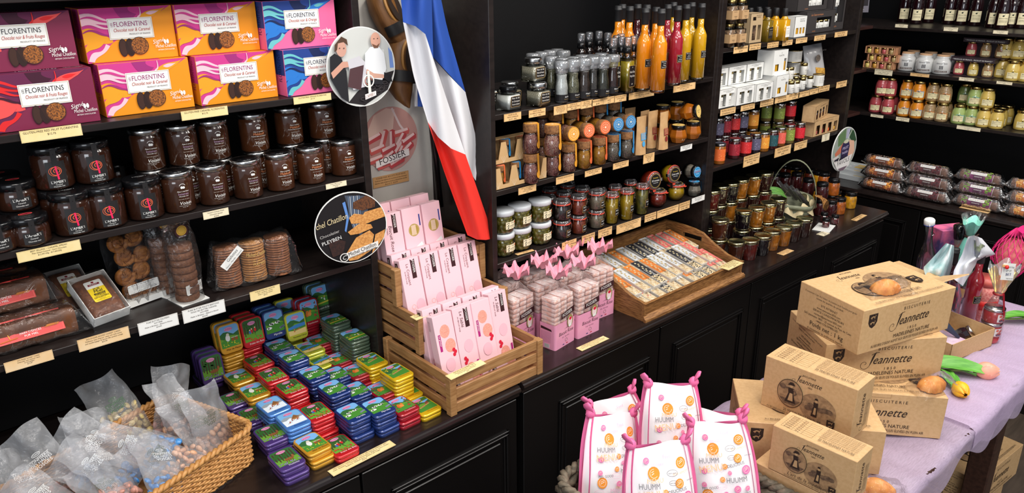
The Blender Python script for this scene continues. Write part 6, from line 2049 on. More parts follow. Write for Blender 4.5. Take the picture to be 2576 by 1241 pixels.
# ================================================================ jam jars on the counter
def jam(fill,lidm,seed,r=.0305,h=.0745):
 m=pm('jam_'+seed,fill,.15,coat=1,rgb2=tuple(int(v*.75)for v in fill),scale=60)
 g=G().lathe([(r*.74,0),(r*.8,.002),(r*.88,h*.5),(r*.9,h*.7),(r*.97,h*.78),(r*.97,h-.012)],m,10 if False else 24)
 l=G().lathe([(r*.96,h-.0125),(r*1.02,h-.0115),(r*1.03,h-.003),(r*.98,h-.0004),(r*.9,h),(r*.86,h-.0012),(0,h-.001)],lidm,28)
 lb=G()
 d=D()
 rr=lambda v:r*(.78+.12*min(1,v/(h*.7)))+.0009
 d.poly([(-.013,.008),(.012,.008),(.012,.040),(.006,.045),(.003,.050),(-.004,.043),(-.013,.041)],ink((238,236,230)))
 d.line([(-.009,.038),(-.006,.041),(-.0035,.037),(-.006,.031),(-.003,.026),(-.006,.020),(-.009,.023)],.0028,ink((172,134,84)))
 d.text('FAVOLS',.005,.036,.003,ink((80,76,74)),maxw=.013)
 d.text('Extra',.005,.028,.0036,BLK,shear=.2)
 d.text('de Fruits',.005,.023,.0034,BLK,shear=.2,maxw=.012)
 d.text('Confiture',.004,.0125,.0022,BLK,maxw=.012)
 d.ell(-.008,.011,.0015,.0009,BLK,8)
 d.put(lb,round_(rr,.55))
 st_=G()
 s=D().rect(-.0028,.045,.0,h-.0005,W_)
 s.rect(.0,.045,.0026,h-.0005,ink((196,36,44)),same=True)
 s.rect(-.0046,.045,-.0028,h-.0005,ink((50,60,120)),same=True)
 s.put(st_,round_(lambda v:r*1.035,.72))
 return[('jar',g.mesh('jar')),('lid',l.mesh('lid')),('label',lb.mesh('label'),0),('seal_strip',st_.mesh('seal_strip'),1)]
PALEG=pm('pale_gold_lid',(196,190,150),.22,1)
JM={'brown':(jam((74,34,20),PALEG,'brown'),'chestnut brown'),'red':(jam((92,26,20),PALEG,'red'),'deep red'),'black':(jam((22,14,20),PALEG,'black'),'near-black'),'amber':(jam((164,98,24),PALEG,'amber'),'amber'),'dark':(jam((48,22,18),PALEG,'dark'),'dark brown')}
zj=lambda X,Y:(1760+X/3.65,340+Y/3.65)
HJm=.0745
frontj=[('brown',320,1172),('red',445,1155),('black',560,1112),('amber',650,1066),('amber',755,1026),('dark',845,988),('dark',940,943)]
for i,(k,X,Y)in enumerate(frontj):
 p=stand(ZB4,*zj(X,Y),.0235)
 thing('jam_jar',JM[k][0],p,.1,JM[k][1]+' jam jar with pale gold lid, front row, '+nth(i,7),'jar','jam jars')
second=[('brown',172,968),('black',385,882),('amber',507,848),('amber',615,805),('dark',705,765)]
for i,(k,X,Y)in enumerate(second):
 p=stand(ZB4+HJm,*zj(X,Y),.0235)
 thing('jam_jar',JM[k][0],p,.1,JM[k][1]+' jam jar, raised second row, '+nth(i,5),'jar','jam jars')
 thing('jam_jar',JM[('brown','black','dark','amber','dark')[i]][0],(p.x,p.y,ZB4),.1,'jam jar at the bottom of second row, '+nth(i,5),'jar','jam jars')
third=[('red',100,695),('dark',180,650),('black',275,620),('amber',365,585),('amber',480,553),('dark',585,520)]
for i,(k,X,Y)in enumerate(third):
 p=stand(ZB4+2*HJm,*zj(X,Y),.0235)
 if p.x<2.285:p.x=2.285
 p.y=max(p.y,.055 if p.x<2.33 else p.y)
 thing('jam_jar',JM[k][0],p,.1,JM[k][1]+' jam jar, highest tier, '+nth(i,6),'jar','jam jars')
 for lv in range(2):
  thing('jam_jar',JM[('red','black','dark','amber','brown','dark')[(i+lv)%6]][0],(p.x,p.y,ZB4+lv*HJm),.1,'jam jar of the back stacks, '+('bottom' if lv==0 else 'middle')+', '+nth(i,6),'jar','jam jars')
  # black-lidded jars further along
def small_jam(fill,seed,tagc):
 r,h=.0255,.0705
 m=pm('preserve_'+seed,fill,.15,coat=1,rgb2=tuple(int(v*.75)for v in fill),scale=50)
 g=G().lathe([(r*.86,0),(r*.95,.002),(r,.008),(r,h-.024),(r*.9,h-.018),(r*.84,h-.014)],m,8 if False else 24)
 l=G().lathe([(r*.88,h-.0155),(r*.93,h-.0145),(r*.93,h-.003),(r*.88,h-.0005),(0,h)],BLKLID,24)
 lb=G()
 d=D().rect(-.012,.008,.012,.040,ink((232,230,226)),5)
 for k in range(34):
  a=random.uniform(0,6.28)
  d.ell(.0095*math.cos(a),.024+.0135*math.sin(a),.0013,.0013,ink(((170,60,60),(90,60,50),(206,130,110))[k%3]),6,same=k>0)
 for k in range(5):
  d.text('confiture extra',0,.032-.004*k,.0019,BLK,maxw=.012)
 d.put(lb,round_(r+.0005,.75))
 st_=G()
 D().rect(-.003,h-.03,.003,h-.001,pm('seal_'+seed,tagc,.5)).put(st_,round_(lambda v:r*1.0 if v<h-.017 else r*.945,.8))
 return[('jar',g.mesh('jar')),('lid',l.mesh('lid')),('label',lb.mesh('label'),0),('seal_strip',st_.mesh('seal_strip'),1)]
SMJ={'apr':(small_jam((176,92,30),'apricot',(236,150,100)),'orange apricot'),'gold':(small_jam((206,146,30),'gold',(240,156,90)),'golden'),'plum':(small_jam((62,20,22),'plum',(236,150,176)),'dark plum'),'cher':(small_jam((96,36,20),'cherry',(232,130,110)),'reddish')}
for i,(k,X,Y,lv)in enumerate([('apr',1270,735,0),('gold',1370,682,0),('gold',1300,640,0),('plum',1190,758,0),('apr',1215,562,1),('plum',1110,600,1),('apr',1125,500,1),('gold',1205,440,1),('plum',985,560,1),('cher',1000,470,1),('plum',880,500,1),('plum',770,510,1),('plum',680,500,1),('cher',830,400,1),('cher',920,400,1),('gold',1010,390,1)]):
 p=stand(ZB4+lv*.0705,*zj(X,Y),.0255)
 if p.x>3.155 and p.y>-.03:p.x=min(p.x,3.152)
 lb_=SMJ[k][1]+' preserve jar with black lid, '+('counter level' if lv==0 else 'upper tier')+', '+ORD[i]+' counting from the counter end'
 thing('preserve_jar',SMJ[k][0],(p.x,min(p.y,.37),p.z),.1,lb_,'jar','black-lidded preserve jars')
 if lv:
  thing('preserve_jar',SMJ[('apr','plum','cher','gold')[i%4]][0],(p.x,min(p.y,.37),ZB4),.1,'preserve jar with black lid under the upper tier, '+ORD[i]+' counting from the counter end','jar','black-lidded preserve jars')
  # handled trug basket
SAGE=pm('sage_painted_wood',(132,136,112),.55,rgb2=(118,122,98),scale=30,stretch=(2,2,10),bump=.2)
pb_=onz(ZB4,*zj(990,835))
bx,by=pb_.x-.01,pb_.y+.075
g=G()
def tr_(u,v):
 a=2*PI*u
 k=.058+.045*v
 sx,sy=math.cos(a),math.sin(a)
 q=(abs(sx)**3+abs(sy)**3)**(-1/3)
 return(k*1.05*sx*q,k*.8*sy*q,.001+.085*v+.012*v*abs(sx)**2)
body=G().grid(tr_,40,8,SAGE,True,closeu=True)
body.prism([(.062*math.cos(a),.047*math.sin(a))for a in(2*PI*i/24 for i in range(24))],.001,.003,SAGE)
bands=[]
for v in(.12,.42,.72,.98):
 bands.append(('woven_band',G().tube([tuple(c*(1.03 if i<2 else 1)for i,c in enumerate(tr_(k/40,v)))for k in range(40)],.006,SAGE,6,closed=True,flat=(.35,1.6)).mesh('woven_band')))
hd=G().tube([(0,-.092*math.cos(a),.075+.185*math.sin(a))for a in(PI*i/22 for i in range(23))],.0075,SAGE,8,flat=(1.2,.3))
CLO=pm('basket_liner_cloth',(206,190,150),.7)
lin_=G().grid(lambda u,v:((.095+.02*v+.01*math.sin(11*2*PI*u))*math.cos(2*PI*u),(.075+.018*v+.008*math.cos(9*2*PI*u))*math.sin(2*PI*u),.094+.012*math.sin(7*2*PI*u)-.03*v*v),50,5,CLO,True,closeu=True)
thing('handled_basket',[('basket_body',body.mesh('basket_body'))]+bands+[('handle',hd.mesh('handle')),('liner_cloth',lin_.mesh('liner_cloth'))],(bx,by,ZB4),math.radians(28),'sage green trug basket with tall hoop handle among jam jars','basket')
WPR=pm('wicker_print_cloth',(176,124,62),.7,rgb2=(110,70,32),scale=60,stretch=(1,3,1))
nap=G().grid(lambda u,v:(-.045+.1*u,-.03+.05*v+.01*math.sin(5*u),.018*math.sin(PI*u)+.03*math.sin(3*v+4*u)*.5+.02*v),16,10,WPR)
thing('printed_napkin',[('printed_napkin',nap.mesh('printed_napkin'))],onz(ZB4+.1,*zj(1085,630)),(math.radians(30),math.radians(12),math.radians(20)),'folded napkin with brown woven-cane print on trug basket','napkin')
LEAF=pm('banana_leaf_print',(62,122,48),.6,rgb2=(110,160,70),scale=40,stretch=(1,12,1))
nap2=G().grid(lambda u,v:(-.04+.08*u,-.02+.04*v,.012*math.sin(PI*u)+.008*math.sin(8*v)),12,6,LEAF)
thing('leaf_napkin',[('leaf_napkin',nap2.mesh('leaf_napkin'))],onz(ZB4+.12,*zj(715,545)),(math.radians(25),math.radians(25),math.radians(-25)),'green striped leaf-print cloth at left rim of trug basket','napkin')
TB=film('test_tube_plastic',(236,236,240),.05,.1,1.2,.06)
TF=pm('tube_filling',(66,40,38),.6,rgb2=(120,84,74),scale=120)
for i,(X,Y,a)in enumerate(((800,520,24),(860,545,30),(905,560,36),(945,590,40))):
 g=G().lathe([(.0001,0),(.006,.002),(.009,.008),(.009,.09),(.0095,.091)],TB,14)
 c=G().lathe([(.0001,.002),(.0075,.008),(.0075,.062),(0,.063)],TF,12)
 thing('spice_tube',[('tube',g.mesh('tube')),('filling',c.mesh('filling'))],onz(ZB4+.075,*zj(X+40,Y+50)),(math.radians(-38),math.radians(-20),math.radians(a)),'clear tube of spice lying in trug basket, '+nth(i,4),'tube','spice tubes')
 # mini jars on a folded paper
pp=onz(ZB4,*zj(1140,855))
pap=G().box(-.05,.05,-.033,.033,0,.003,WHT,.0008)
dd=D()
for k in range(9):
 dd.text('gift set of mini jams',.0,.026-.0062*k,.003,ink((150,150,154)),maxw=.08)
dd.put(pap,top(.003))
thing('folded_leaflet',[('folded_leaflet',pap.mesh('folded_leaflet'))],(pp.x,pp.y,ZB4+.0003),math.radians(14),'folded white printed leaflet under three mini jars','leaflet')
MINI=[('jar',G().lathe([(.0125,0),(.014,.002),(.014,.022),(.012,.026)],pm('mini_jam',(58,26,30),.2,coat=1,rgb2=(120,70,70),scale=90),8,sm=False).mesh('jar')),('lid',G().lathe([(.0135,.0255),(.0145,.0265),(.0145,.036),(.0125,.038),(0,.0382)],BLKLID,20).mesh('lid'))]
mlb=G()
D().rect(-.009,.005,.009,.019,ink((206,206,212)),4).put(mlb,round_(.0145,.5))
MINI.append(('label',mlb.mesh('label'),0))
for i,(X,Y)in enumerate(((1152,855),(1235,822),(1135,800))):
 p=stand(ZB4+.0034,*zj(X,Y),.014)
 thing('mini_jar',MINI,(p.x,p.y,ZB4+.0036 if i<2 else ZB4+.0036),.2,'mini jam jar with black lid on leaflet, '+('front','right','back')[i],'jar','mini jars')
card_flat(['BEST JAMS W/ FRUITS OF THE SEASON','Artisan jams from southwest France','cooked in copper cauldrons','$12.99'],(zj(765,1110),zj(713,1092),zj(805,1046),zj(868,1068)),ZB4,'tan card lying on counter before front jam jars',TAN)
card_flat(['SET OF MINI JAMS','3 x 30g','$8.99'],(zj(1135,934),zj(1073,914),zj(1125,888),zj(1198,906)),ZB4,'small white card lying before mini jars',IVORY)
card_flat(['FRUIT SPREADS 65% FRUIT','$11.99'],(zj(1440,797),zj(1388,780),zj(1490,730),zj(1534,740)),ZB4,'tan card lying near the counter end',TAN)
# ================================================================ third bay
zc=lambda X,Y:(1780+X/2.955,Y/2.955)
NUTS=pm('mushroom_mix',(150,118,92),.7,rgb2=(70,54,44),scale=150)
def kraft_jar():
 s,h=.037,.075
 g=G().prism(rrect(s,s,.007),0,.058,GLASS,True)
 g.lathe([(.0165,.058),(.0135,.064),(.0135,.066)],GLASS,18)
 c=G().prism(rrect(s-.004,s-.004,.006),.002,.056,NUTS,True)
 l=G().lathe([(.015,.065),(.0158,.066),(.0158,.0735),(.0148,.075),(0,.0752)],GOLDLID,20)
 lb=G().box(-s/2-.0006,s/2+.0006,-s/2-.0006,s/2+.0006,.014,.042,pm('kraft_label',(186,150,108),.6))
 d=D()
 d.text('PLANTIN',0,.036,.003,ink((110,84,60)))
 d.text('MORILLES',.002,.022,.0026,ink((50,40,34)),maxw=.03)
 d.text('séchées',.002,.018,.002,ink((50,40,34)))
 d.put(lb,front(-s/2-.0006))
 return[('glass',g.mesh('glass')),('contents',c.mesh('contents')),('lid',l.mesh('lid')),('label',lb.mesh('label'),0)]
KJ=kraft_jar()
for i,(X,Y)in enumerate(((148,355),(222,348))):
 p=stand(ZC1,*zc(X,Y),.02)
 p.x=max(p.x,2.276)
 thing('dried_mushroom_jar',KJ,p,0,'glass jar of dried mushrooms with kraft label, lower '+('left' if i==0 else 'right'),'jar','kraft-labelled jars')
 thing('dried_mushroom_jar',KJ,(p.x+.003,p.y+.001,ZC1+.0755),0,'glass jar of dried mushrooms with kraft label, upper '+('left' if i==0 else 'right'),'jar','kraft-labelled jars')
def window_carton(w,d_,h,mat,wins,fillers,texts,nm):
 """carton with cut-out windows in its front; wins: (x0, x1, z0, z1)"""
 g=G()
 t=.001
 zs=sorted({0,h}|{q for a in wins for q in a[2:]})
 xs=sorted({-w/2,w/2}|{q for a in wins for q in a[:2]})
 for i in range(len(xs)-1):
  for j in range(len(zs)-1):
   cx,cz=(xs[i]+xs[i+1])/2,(zs[j]+zs[j+1])/2
   if not any(a[0]<cx<a[1]and a[2]<cz<a[3]for a in wins):
    g.box(xs[i],xs[i+1],0,t,zs[j],zs[j+1],mat)
 for b in((-w/2,-w/2+t,0,d_,0,h),(w/2-t,w/2,0,d_,0,h),(-w/2,w/2,d_-t,d_,0,h),(-w/2,w/2,0,d_,0,t),(-w/2,w/2,0,d_,h-t,h)):
  g.box(*b,mat)
 D_=D()
 for(tx,x,z,hh,c,mw)in texts:
  D_.text(tx,x,z,hh,ink(c),maxw=mw)
 D_.put(g,front(0))
 P=[('carton',g.mesh('carton'))]
 for nme,me,loc in fillers:
  P.append((nme,me,None,loc))
 return P
MKB=pm('beige_carton',(186,160,124),.55)
grind=G().lathe([(.012,0),(.0125,.06),(.011,.062),(.011,.088),(0,.089)],NUTS,16).mesh('pepper_grinder')
thing('grinder_carton',window_carton(.078,.045,.1,MKB,[(-.022,.0,.01,.06),(.01,.03,.01,.06),(-.024,-.004,.076,.088)],[('pepper_grinder',grind,(-.012,.024,.002)),('pepper_grinder',grind,(.02,.024,.002))],[('MOULIN DE',.012,.09,.004,(70,56,44),.04),('POIVRES',.012,.084,.004,(70,56,44),.04)],'g'),(2.475,.022,ZC1),0,'beige carton with windows showing pepper grinders','box')
OILC=pm('truffle_oil',(206,150,20),.08,coat=1)
OILD=pm('dark_oil',(120,96,24),.08,coat=1)
def oil_bottle(m,labc,txtc):
 s=.034
 g=G().prism(rrect(s,s,.007),0,.072,m,True)
 g.lathe([(.015,.072),(.011,.078),(.008,.083),(.008,.088)],m,18)
 c=G().lathe([(.0092,.084),(.0098,.085),(.0098,.108),(.009,.110),(0,.1105)],pm('matt_black_cap',(34,34,36),.5),18)
 lb=G()
 d=D().rect(-.013,.012,.013,.05,ink(labc))
 d.text('PLANTIN',0,.041,.003,ink(txtc))
 for k in range(3):
  d.text('huile à la truffe',0,.033-.005*k,.0022,ink(txtc),maxw=.02)
 d.put(lb,front(-s/2-.0003))
 return[('bottle',g.mesh('bottle')),('cap',c.mesh('cap')),('label',lb.mesh('label'),0)]
OA,OB2=oil_bottle(OILD,(40,36,34),(206,190,160)),oil_bottle(OILC,(236,234,228),(60,56,52))
for i,(k,X,Y)in enumerate(((OA,430,312),(OB2,490,300),(OB2,555,303))):
 p=stand(ZC1,*zc(X,Y),.018)
 thing('truffle_oil_bottle',k,p,0,'square truffle oil bottle, front row, '+('dark label' if i==0 else 'white label, left' if i==1 else 'white label, right'),'bottle','truffle oil bottles')
 thing('truffle_oil_bottle',k,(p.x+.01,p.y+.042,ZC1),0,'square truffle oil bottle, second row, '+nth(i,3),'bottle','truffle oil bottles')
 thing('truffle_oil_bottle',k,(p.x+.02,p.y+.084,ZC1),0,'square truffle oil bottle, third row, '+nth(i,3),'bottle','truffle oil bottles')
WCB=pm('white_carton',(232,232,228),.45)
GOIL=G().box(-.012,.012,0,.02,0,.036,OILC,.002).mesh('oil_vial')
thing('oil_trio_carton',window_carton(.084,.04,.075,WCB,[(-.03,-.012,.012,.034),(-.004,.01,.012,.034),(.018,.032,.012,.034)],[('oil_vial',GOIL,(-.021,.003,.002)),('oil_vial',GOIL,(.003,.003,.002)),('oil_vial',GOIL,(.025,.003,.002))],[('TRILOGIE OF',.01,.062,.004,(70,66,60),.05),('TRUFFLE OILS',.01,.055,.004,(70,66,60),.05)],'w'),(2.764,.016,ZC1),0,'white carton with three small oil windows','box')
CHB=pm('charcoal_carton',(62,58,58),.5)
def mini_white_jar():
 g=G().lathe([(.0125,0),(.0145,.002),(.0145,.022),(.0135,.026)],pm('white_label_wrap',(222,220,214),.5),18)
 g.lathe([(.0137,.026),(.0137,.029)],pm('truffle_dark',(46,38,34),.4),18)
 g.lathe([(.0148,.028),(.0148,.034),(0,.0345)],GOLDLID,18)
 g.box(.004,.009,-.0152,-.0146,.006,.034,WHT)
 d=D().text('PLANTIN',0,.012,.003,ink((70,66,62)))
 d.text('truffe',0,.007,.0022,ink((70,66,62)))
 d.put(g,round_(.0148))
 return g.mesh('truffle_jar')
MWJ=mini_white_jar()
COP=(196,128,84)
DB=window_carton(.225,.05,.083,CHB,[(-.03,.085,.018,.058)],[('truffle_jar',MWJ,(-.012,.018,.012)),('truffle_jar',MWJ,(.028,.018,.012)),('truffle_jar',MWJ,(.064,.018,.012))],[('Les Gastronomiques',-.03,.066,.0075,COP,.11),('PLANTIN',-.045,.006,.004,COP,.04)],'d')
thing('truffle_gift_carton',DB,(2.975,.05,ZC1),0,'charcoal window gift carton with copper script, lower front','gift box','charcoal gift cartons')
thing('truffle_gift_carton',DB,(2.945,.075,ZC1+.0835),0,'charcoal window gift carton, upper one cut by picture top','gift box','charcoal gift cartons')
DB2=window_carton(.105,.05,.155,CHB,[(-.035,.04,.03,.14)],[('truffle_jar',MWJ,(-.01,.018,.03)),('truffle_jar',MWJ,(-.01,.018,.09)),('display_insert',G().box(-.036,.041,.03,.034,.02,.145,pm('insert_grey',(70,74,80),.4)).mesh('display_insert'),(0,0,0))],[('PLANTIN',-.02,.012,.005,COP,.04)],'d2')
thing('truffle_gift_carton',DB2,(3.128,.058,ZC1),0,'tall charcoal window gift carton at right end of shelf','gift box','charcoal gift cartons')
# middle shelf
TRJ=G().lathe([(.012,0),(.0135,.002),(.0135,.03),(.0125,.034)],pm('white_label_wrap',(222,220,214),.5),16)
TRJ.lathe([(.0127,.034),(.0127,.038)],pm('olive_green_paste',(96,84,40),.4),16)
TRJ.lathe([(.0138,.037),(.0138,.045),(0,.0455)],GOLDLID,16)
d=D().text('PLANTIN',0,.018,.003,ink((70,66,62)))
d.text('sauce truffe',0,.012,.002,ink((70,66,62)))
d.put(TRJ,round_(.0137))
TRJm=TRJ.mesh('sauce_jar')
WT=window_carton(.108,.05,.063,WCB,[(-.036,-.006,.004,.046),(.012,.042,.004,.046)],[('sauce_jar',TRJm,(-.021,.018,.002)),('sauce_jar',TRJm,(.027,.018,.002))],[('DUO WONDERS OF TRUFFLES',.005,.055,.003,(80,76,72),.08),('DUO MERVEILLES',.005,.0505,.0025,(80,76,72),.06)],'wt')
for i,x in enumerate((2.303,2.400,2.512)):
 thing('sauce_duo_carton',WT,(x+(.002 if i==0 else 0),-.002-.006*i+(.004 if i==0 else 0),ZC2),0,'white carton showing two truffle sauce jars, lower row, '+nth(i,3),'box','white duo cartons')
for i,x in enumerate((2.300,2.412,2.524)):
 thing('sauce_duo_carton',WT,(x+.002,.04,ZC2+.0635),0,'white carton showing two truffle sauce jars, upper row, '+nth(i,3),'box','white duo cartons')
 thing('sauce_duo_carton',WT,(x+.002,.0545,ZC2),0,'white carton of truffle sauce behind the lower row, '+nth(i,3),'box','white duo cartons')
WO=window_carton(.084,.06,.078,WCB,[(-.03,-.008,.012,.034),(.022,.036,.012,.05)],[('oil_vial',GOIL,(-.019,.004,.004)),('oil_vial',GOIL,(.028,.004,.004))],[('PLANTIN',.004,.058,.005,(80,70,66),.05),('o',.004,.067,.005,(80,70,66),.02)],'wo')
thing('oil_gift_carton',WO,(2.636,-.01,ZC2),0,'white cube carton with oil window, lower','box','white oil cartons')
thing('oil_gift_carton',WO,(2.630,.004,ZC2+.0785),0,'white cube carton with oil window, upper','box','white oil cartons',1.12)
def can_mesh(r,h):
 g=G().lathe([(r,0),(r*1.02,.001),(r,.002),(r,h-.002),(r*1.02,h-.001),(r,h),(r*.95,h-.001),(0,h-.001)],GOLDLID,26)
 lb=G()
 d=D().rect(-r*2.2,.003,r*1.6,h-.003,pm('white_label_wrap',(222,220,214),.5),14)
 for k in range(6):
  d.text('ravioles à la truffe noire, plat cuisiné',-.004,h-.012-.004*k,.0022,ink((130,126,122)),maxw=r*1.4)
 d.put(lb,round_(r+.0002))
 return[('can',g.mesh('can')),('label',lb.mesh('label'))]
CA,CBg=can_mesh(.0215,.047),can_mesh(.034,.046)
p=stand(ZC2,*zc(815,646),.0215)
thing('food_can',CA,p,0,'small white-labelled can, front right','can','white-labelled cans')
thing('food_can',CBg,(2.905,.105,ZC2),0,'wide white-labelled can, bottom of the stack','can','white-labelled cans')
thing('food_can',CBg,(2.915,.105,ZC2+.0465),0,'wide white-labelled can, middle of the stack','can','white-labelled cans')
thing('food_can',CBg,(2.885,.100,ZC2+.093),0,'wide white-labelled can, top of the stack','can','white-labelled cans')
TRJ2=[('jar',TRJm),('seal_strip',G().box(.004,.008,-.0146,-.014,.02,.046,WHT).mesh('seal_strip'))]
for i,(X,Y)in enumerate(((610,698),(650,692),(695,668),(750,655))):
 p=stand(ZC2,*zc(X,Y),.0137)
 thing('truffle_sauce_jar',TRJ2,p,0,'small white-labelled sauce jar, front row, '+nth(i,4),'jar','truffle sauce jars')
 thing('truffle_sauce_jar',TRJ2,(p.x+.004,p.y+.032,ZC2),0,'small white-labelled sauce jar, back row bottom, '+nth(i,4),'jar','truffle sauce jars')
 if i!=2:
  thing('truffle_sauce_jar',TRJ2,(p.x+.004,p.y+.032,ZC2+.046),0,'small white-labelled sauce jar, stacked at back, '+nth(i,4),'jar','truffle sauce jars')
CHP=pm('truffle_crisps',(206,160,70),.7,rgb2=(170,116,40),scale=70,bump=.6)
bg=G()
GRB=pm('grey_crisp_bag',(178,176,176),.3,coat=.4)
def cb(u,v,s):
 return((u-.5)*.115*(1-.1*v),s*.03*(1-abs(2*u-1)**3)*(1-abs(2*v-1)**5)+.01*v+.002*math.sin(11*u+7*v),.15*v)
bg.grid(lambda u,v:cb(u,v,-1),14,16,GRB)
bg.grid(lambda u,v:cb(1-u,v,1),14,16,GRB)
wd=G().grid(lambda u,v:tuple(a+b for a,b in zip(cb(.3+.6*u,.12+.3*v*(1-.3*u),-1),(0,-.0012,0))),9,8,CHP)
d=D().ell(-.012,.098,.014,.014,ink((120,110,104)),16)
d.ell(-.012,.098,.011,.011,pm('truffle_print',(70,60,54),.6,rgb2=(120,108,96),scale=300),16)
d.text('PLANTIN',.016,.122,.006,ink((90,84,80)),maxw=.04)
lg=G()
d.put(lg,front(-.0305))
thing('crisp_bag',[('bag',bg.mesh('bag')),('window',wd.mesh('window')),('print',lg.mesh('print'))],(3.035,.075,ZC2),(math.radians(-6),math.radians(-4),math.radians(-12)),'grey crisp bag with see-through window behind white cans','bag')
# lower shelf: fruit spreads
def spread_fav(lc,fill,nm,r=.0215,h=.0735):
 m=pm('favspread_'+nm,fill,.15,coat=1)
 g=G().lathe([(r*.9,0),(r,.003),(r,h-.014),(r*.93,h-.009)],m,22)
 l=G().lathe([(r*.95,h-.0095),(r,h-.009),(r,h-.002),(r*.94,h),(r*.88,h-.0008),(0,h-.0008)],SILVLID,22)
 lb=G()
 d=D().rect(-r*2.4,.013,r*1.9,h-.0185,pm('favlabel_'+nm,lc,.5),16)
 dk=tuple(int(v*.75)for v in lc)
 d.rect(-.002,.013,r*1.2,h-.0185,ink(dk),6)
 for k in range(22):
  d.ell(random.uniform(-.03,-.003),random.uniform(.016,h-.022),.0011,.0011,ink(tuple(min(255,int(v*1.3+40))for v in lc)),6,same=k>0)
 d.text('FAVOLS',.011,h-.028,.0036,W_,maxw=.02)
 d.text(nm.upper()[:9],.011,.028,.0036,W_,maxw=.022)
 d.ell(.016,.0185,.0012,.002,W_,8)
 d.put(lb,round_(r+.0003,.35))
 return[('jar',g.mesh('jar')),('lid',l.mesh('lid')),('label',lb.mesh('label'),0)]
FVC={'or':((226,106,48),(150,84,22),'abricot','orange'),'dr':((152,32,46),(60,12,18),'framboise','dark red'),'rd':((206,44,46),(66,14,16),'fraise','red'),'sl':((92,88,112),(28,18,26),'noir','slate'),'am':((228,148,52),(140,84,22),'mangue','amber'),'tl':((36,78,84),(60,14,16),'figue','teal'),'co':((226,96,80),(120,70,30),'rhubarbe','coral'),'gr':((132,146,62),(110,92,50),'kiwi','green'),'rr':((206,32,44),(66,14,18),'cerise','bright red')}
FV={k:spread_fav(v[0],v[1],v[2])for k,v in FVC.items()}
lowr=[('or',80,1225),('dr',190,1185),('rd',275,1168),('sl',345,1143),('am',407,1131),('tl',472,1113),('co',530,1093),('gr',597,1071),('rr',672,1053)]
for i,(k,X,Y)in enumerate(lowr):
 p=stand(ZC3,*zc(X,Y),.0215)
 p.x=max(p.x,2.278)
 thing('fruit_spread_jar',FV[k],p,0,FVC[k][3]+'-labelled fruit spread jar, front row, '+nth(i,9),'jar','fruit spread jars')
upr=[('sl',70,1032,1),('dr',127,1012,1),('rd',192,992,1),('sl',252,977,1),('am',330,962,1),('gr',430,905,1),('gr',525,910,1),('rr',607,890,1)]
for i,(k,X,Y,lv)in enumerate(upr):
 p=stand(ZC3+.0738,*zc(X,Y),.0215)
 p.x=max(p.x,2.278)
 thing('fruit_spread_jar',FV[k],p,0,FVC[k][3]+'-labelled fruit spread jar, upper tier, '+nth(i,8),'jar','fruit spread jars')
 thing('fruit_spread_jar',FV[k],(p.x,p.y,ZC3),0,FVC[k][3]+'-labelled fruit spread jar below the upper tier, '+nth(i,8),'jar','fruit spread jars')
def tiny(c):
 g=G().lathe([(.0095,0),(.0105,.002),(.0105,.022),(.009,.026)],pm('tiny_fill_%d'%c[0],(80,40,24),.2,coat=1),14)
 g.lathe([(.0098,.026),(.0098,.035),(0,.0352)],BLKLID,14)
 D().rect(-.009,.006,.009,.019,ink(c),6).put(g,round_(.0107))
 return g.mesh('mini_jar')
TJ=[tiny(c)for c in((170,90,84),(150,40,54),(232,104,52),(226,166,60))]
FGC=window_carton(.205,.05,.064,KRAFT,[(-.08,-.052,.006,.044),(-.032,-.004,.006,.044),(.016,.044,.006,.044),(.064,.092,.006,.044)],[('mini_jar',TJ[k],(-.066+.048*k,.014,.002))for k in range(4)],[("COFFRET GOURMAND FAVOLS",.01,.052,.004,(90,66,44),.14)],'fg')
thing('mini_jam_carton',FGC,(3.052,.008,ZC3),0,'kraft carton with four mini jars in windows, lower','gift box','mini jam cartons')
thing('mini_jam_carton',FGC,(3.025,.022,ZC3+.0645),math.radians(14),'kraft carton with four mini jars in windows, upper, turned','gift box','mini jam cartons')
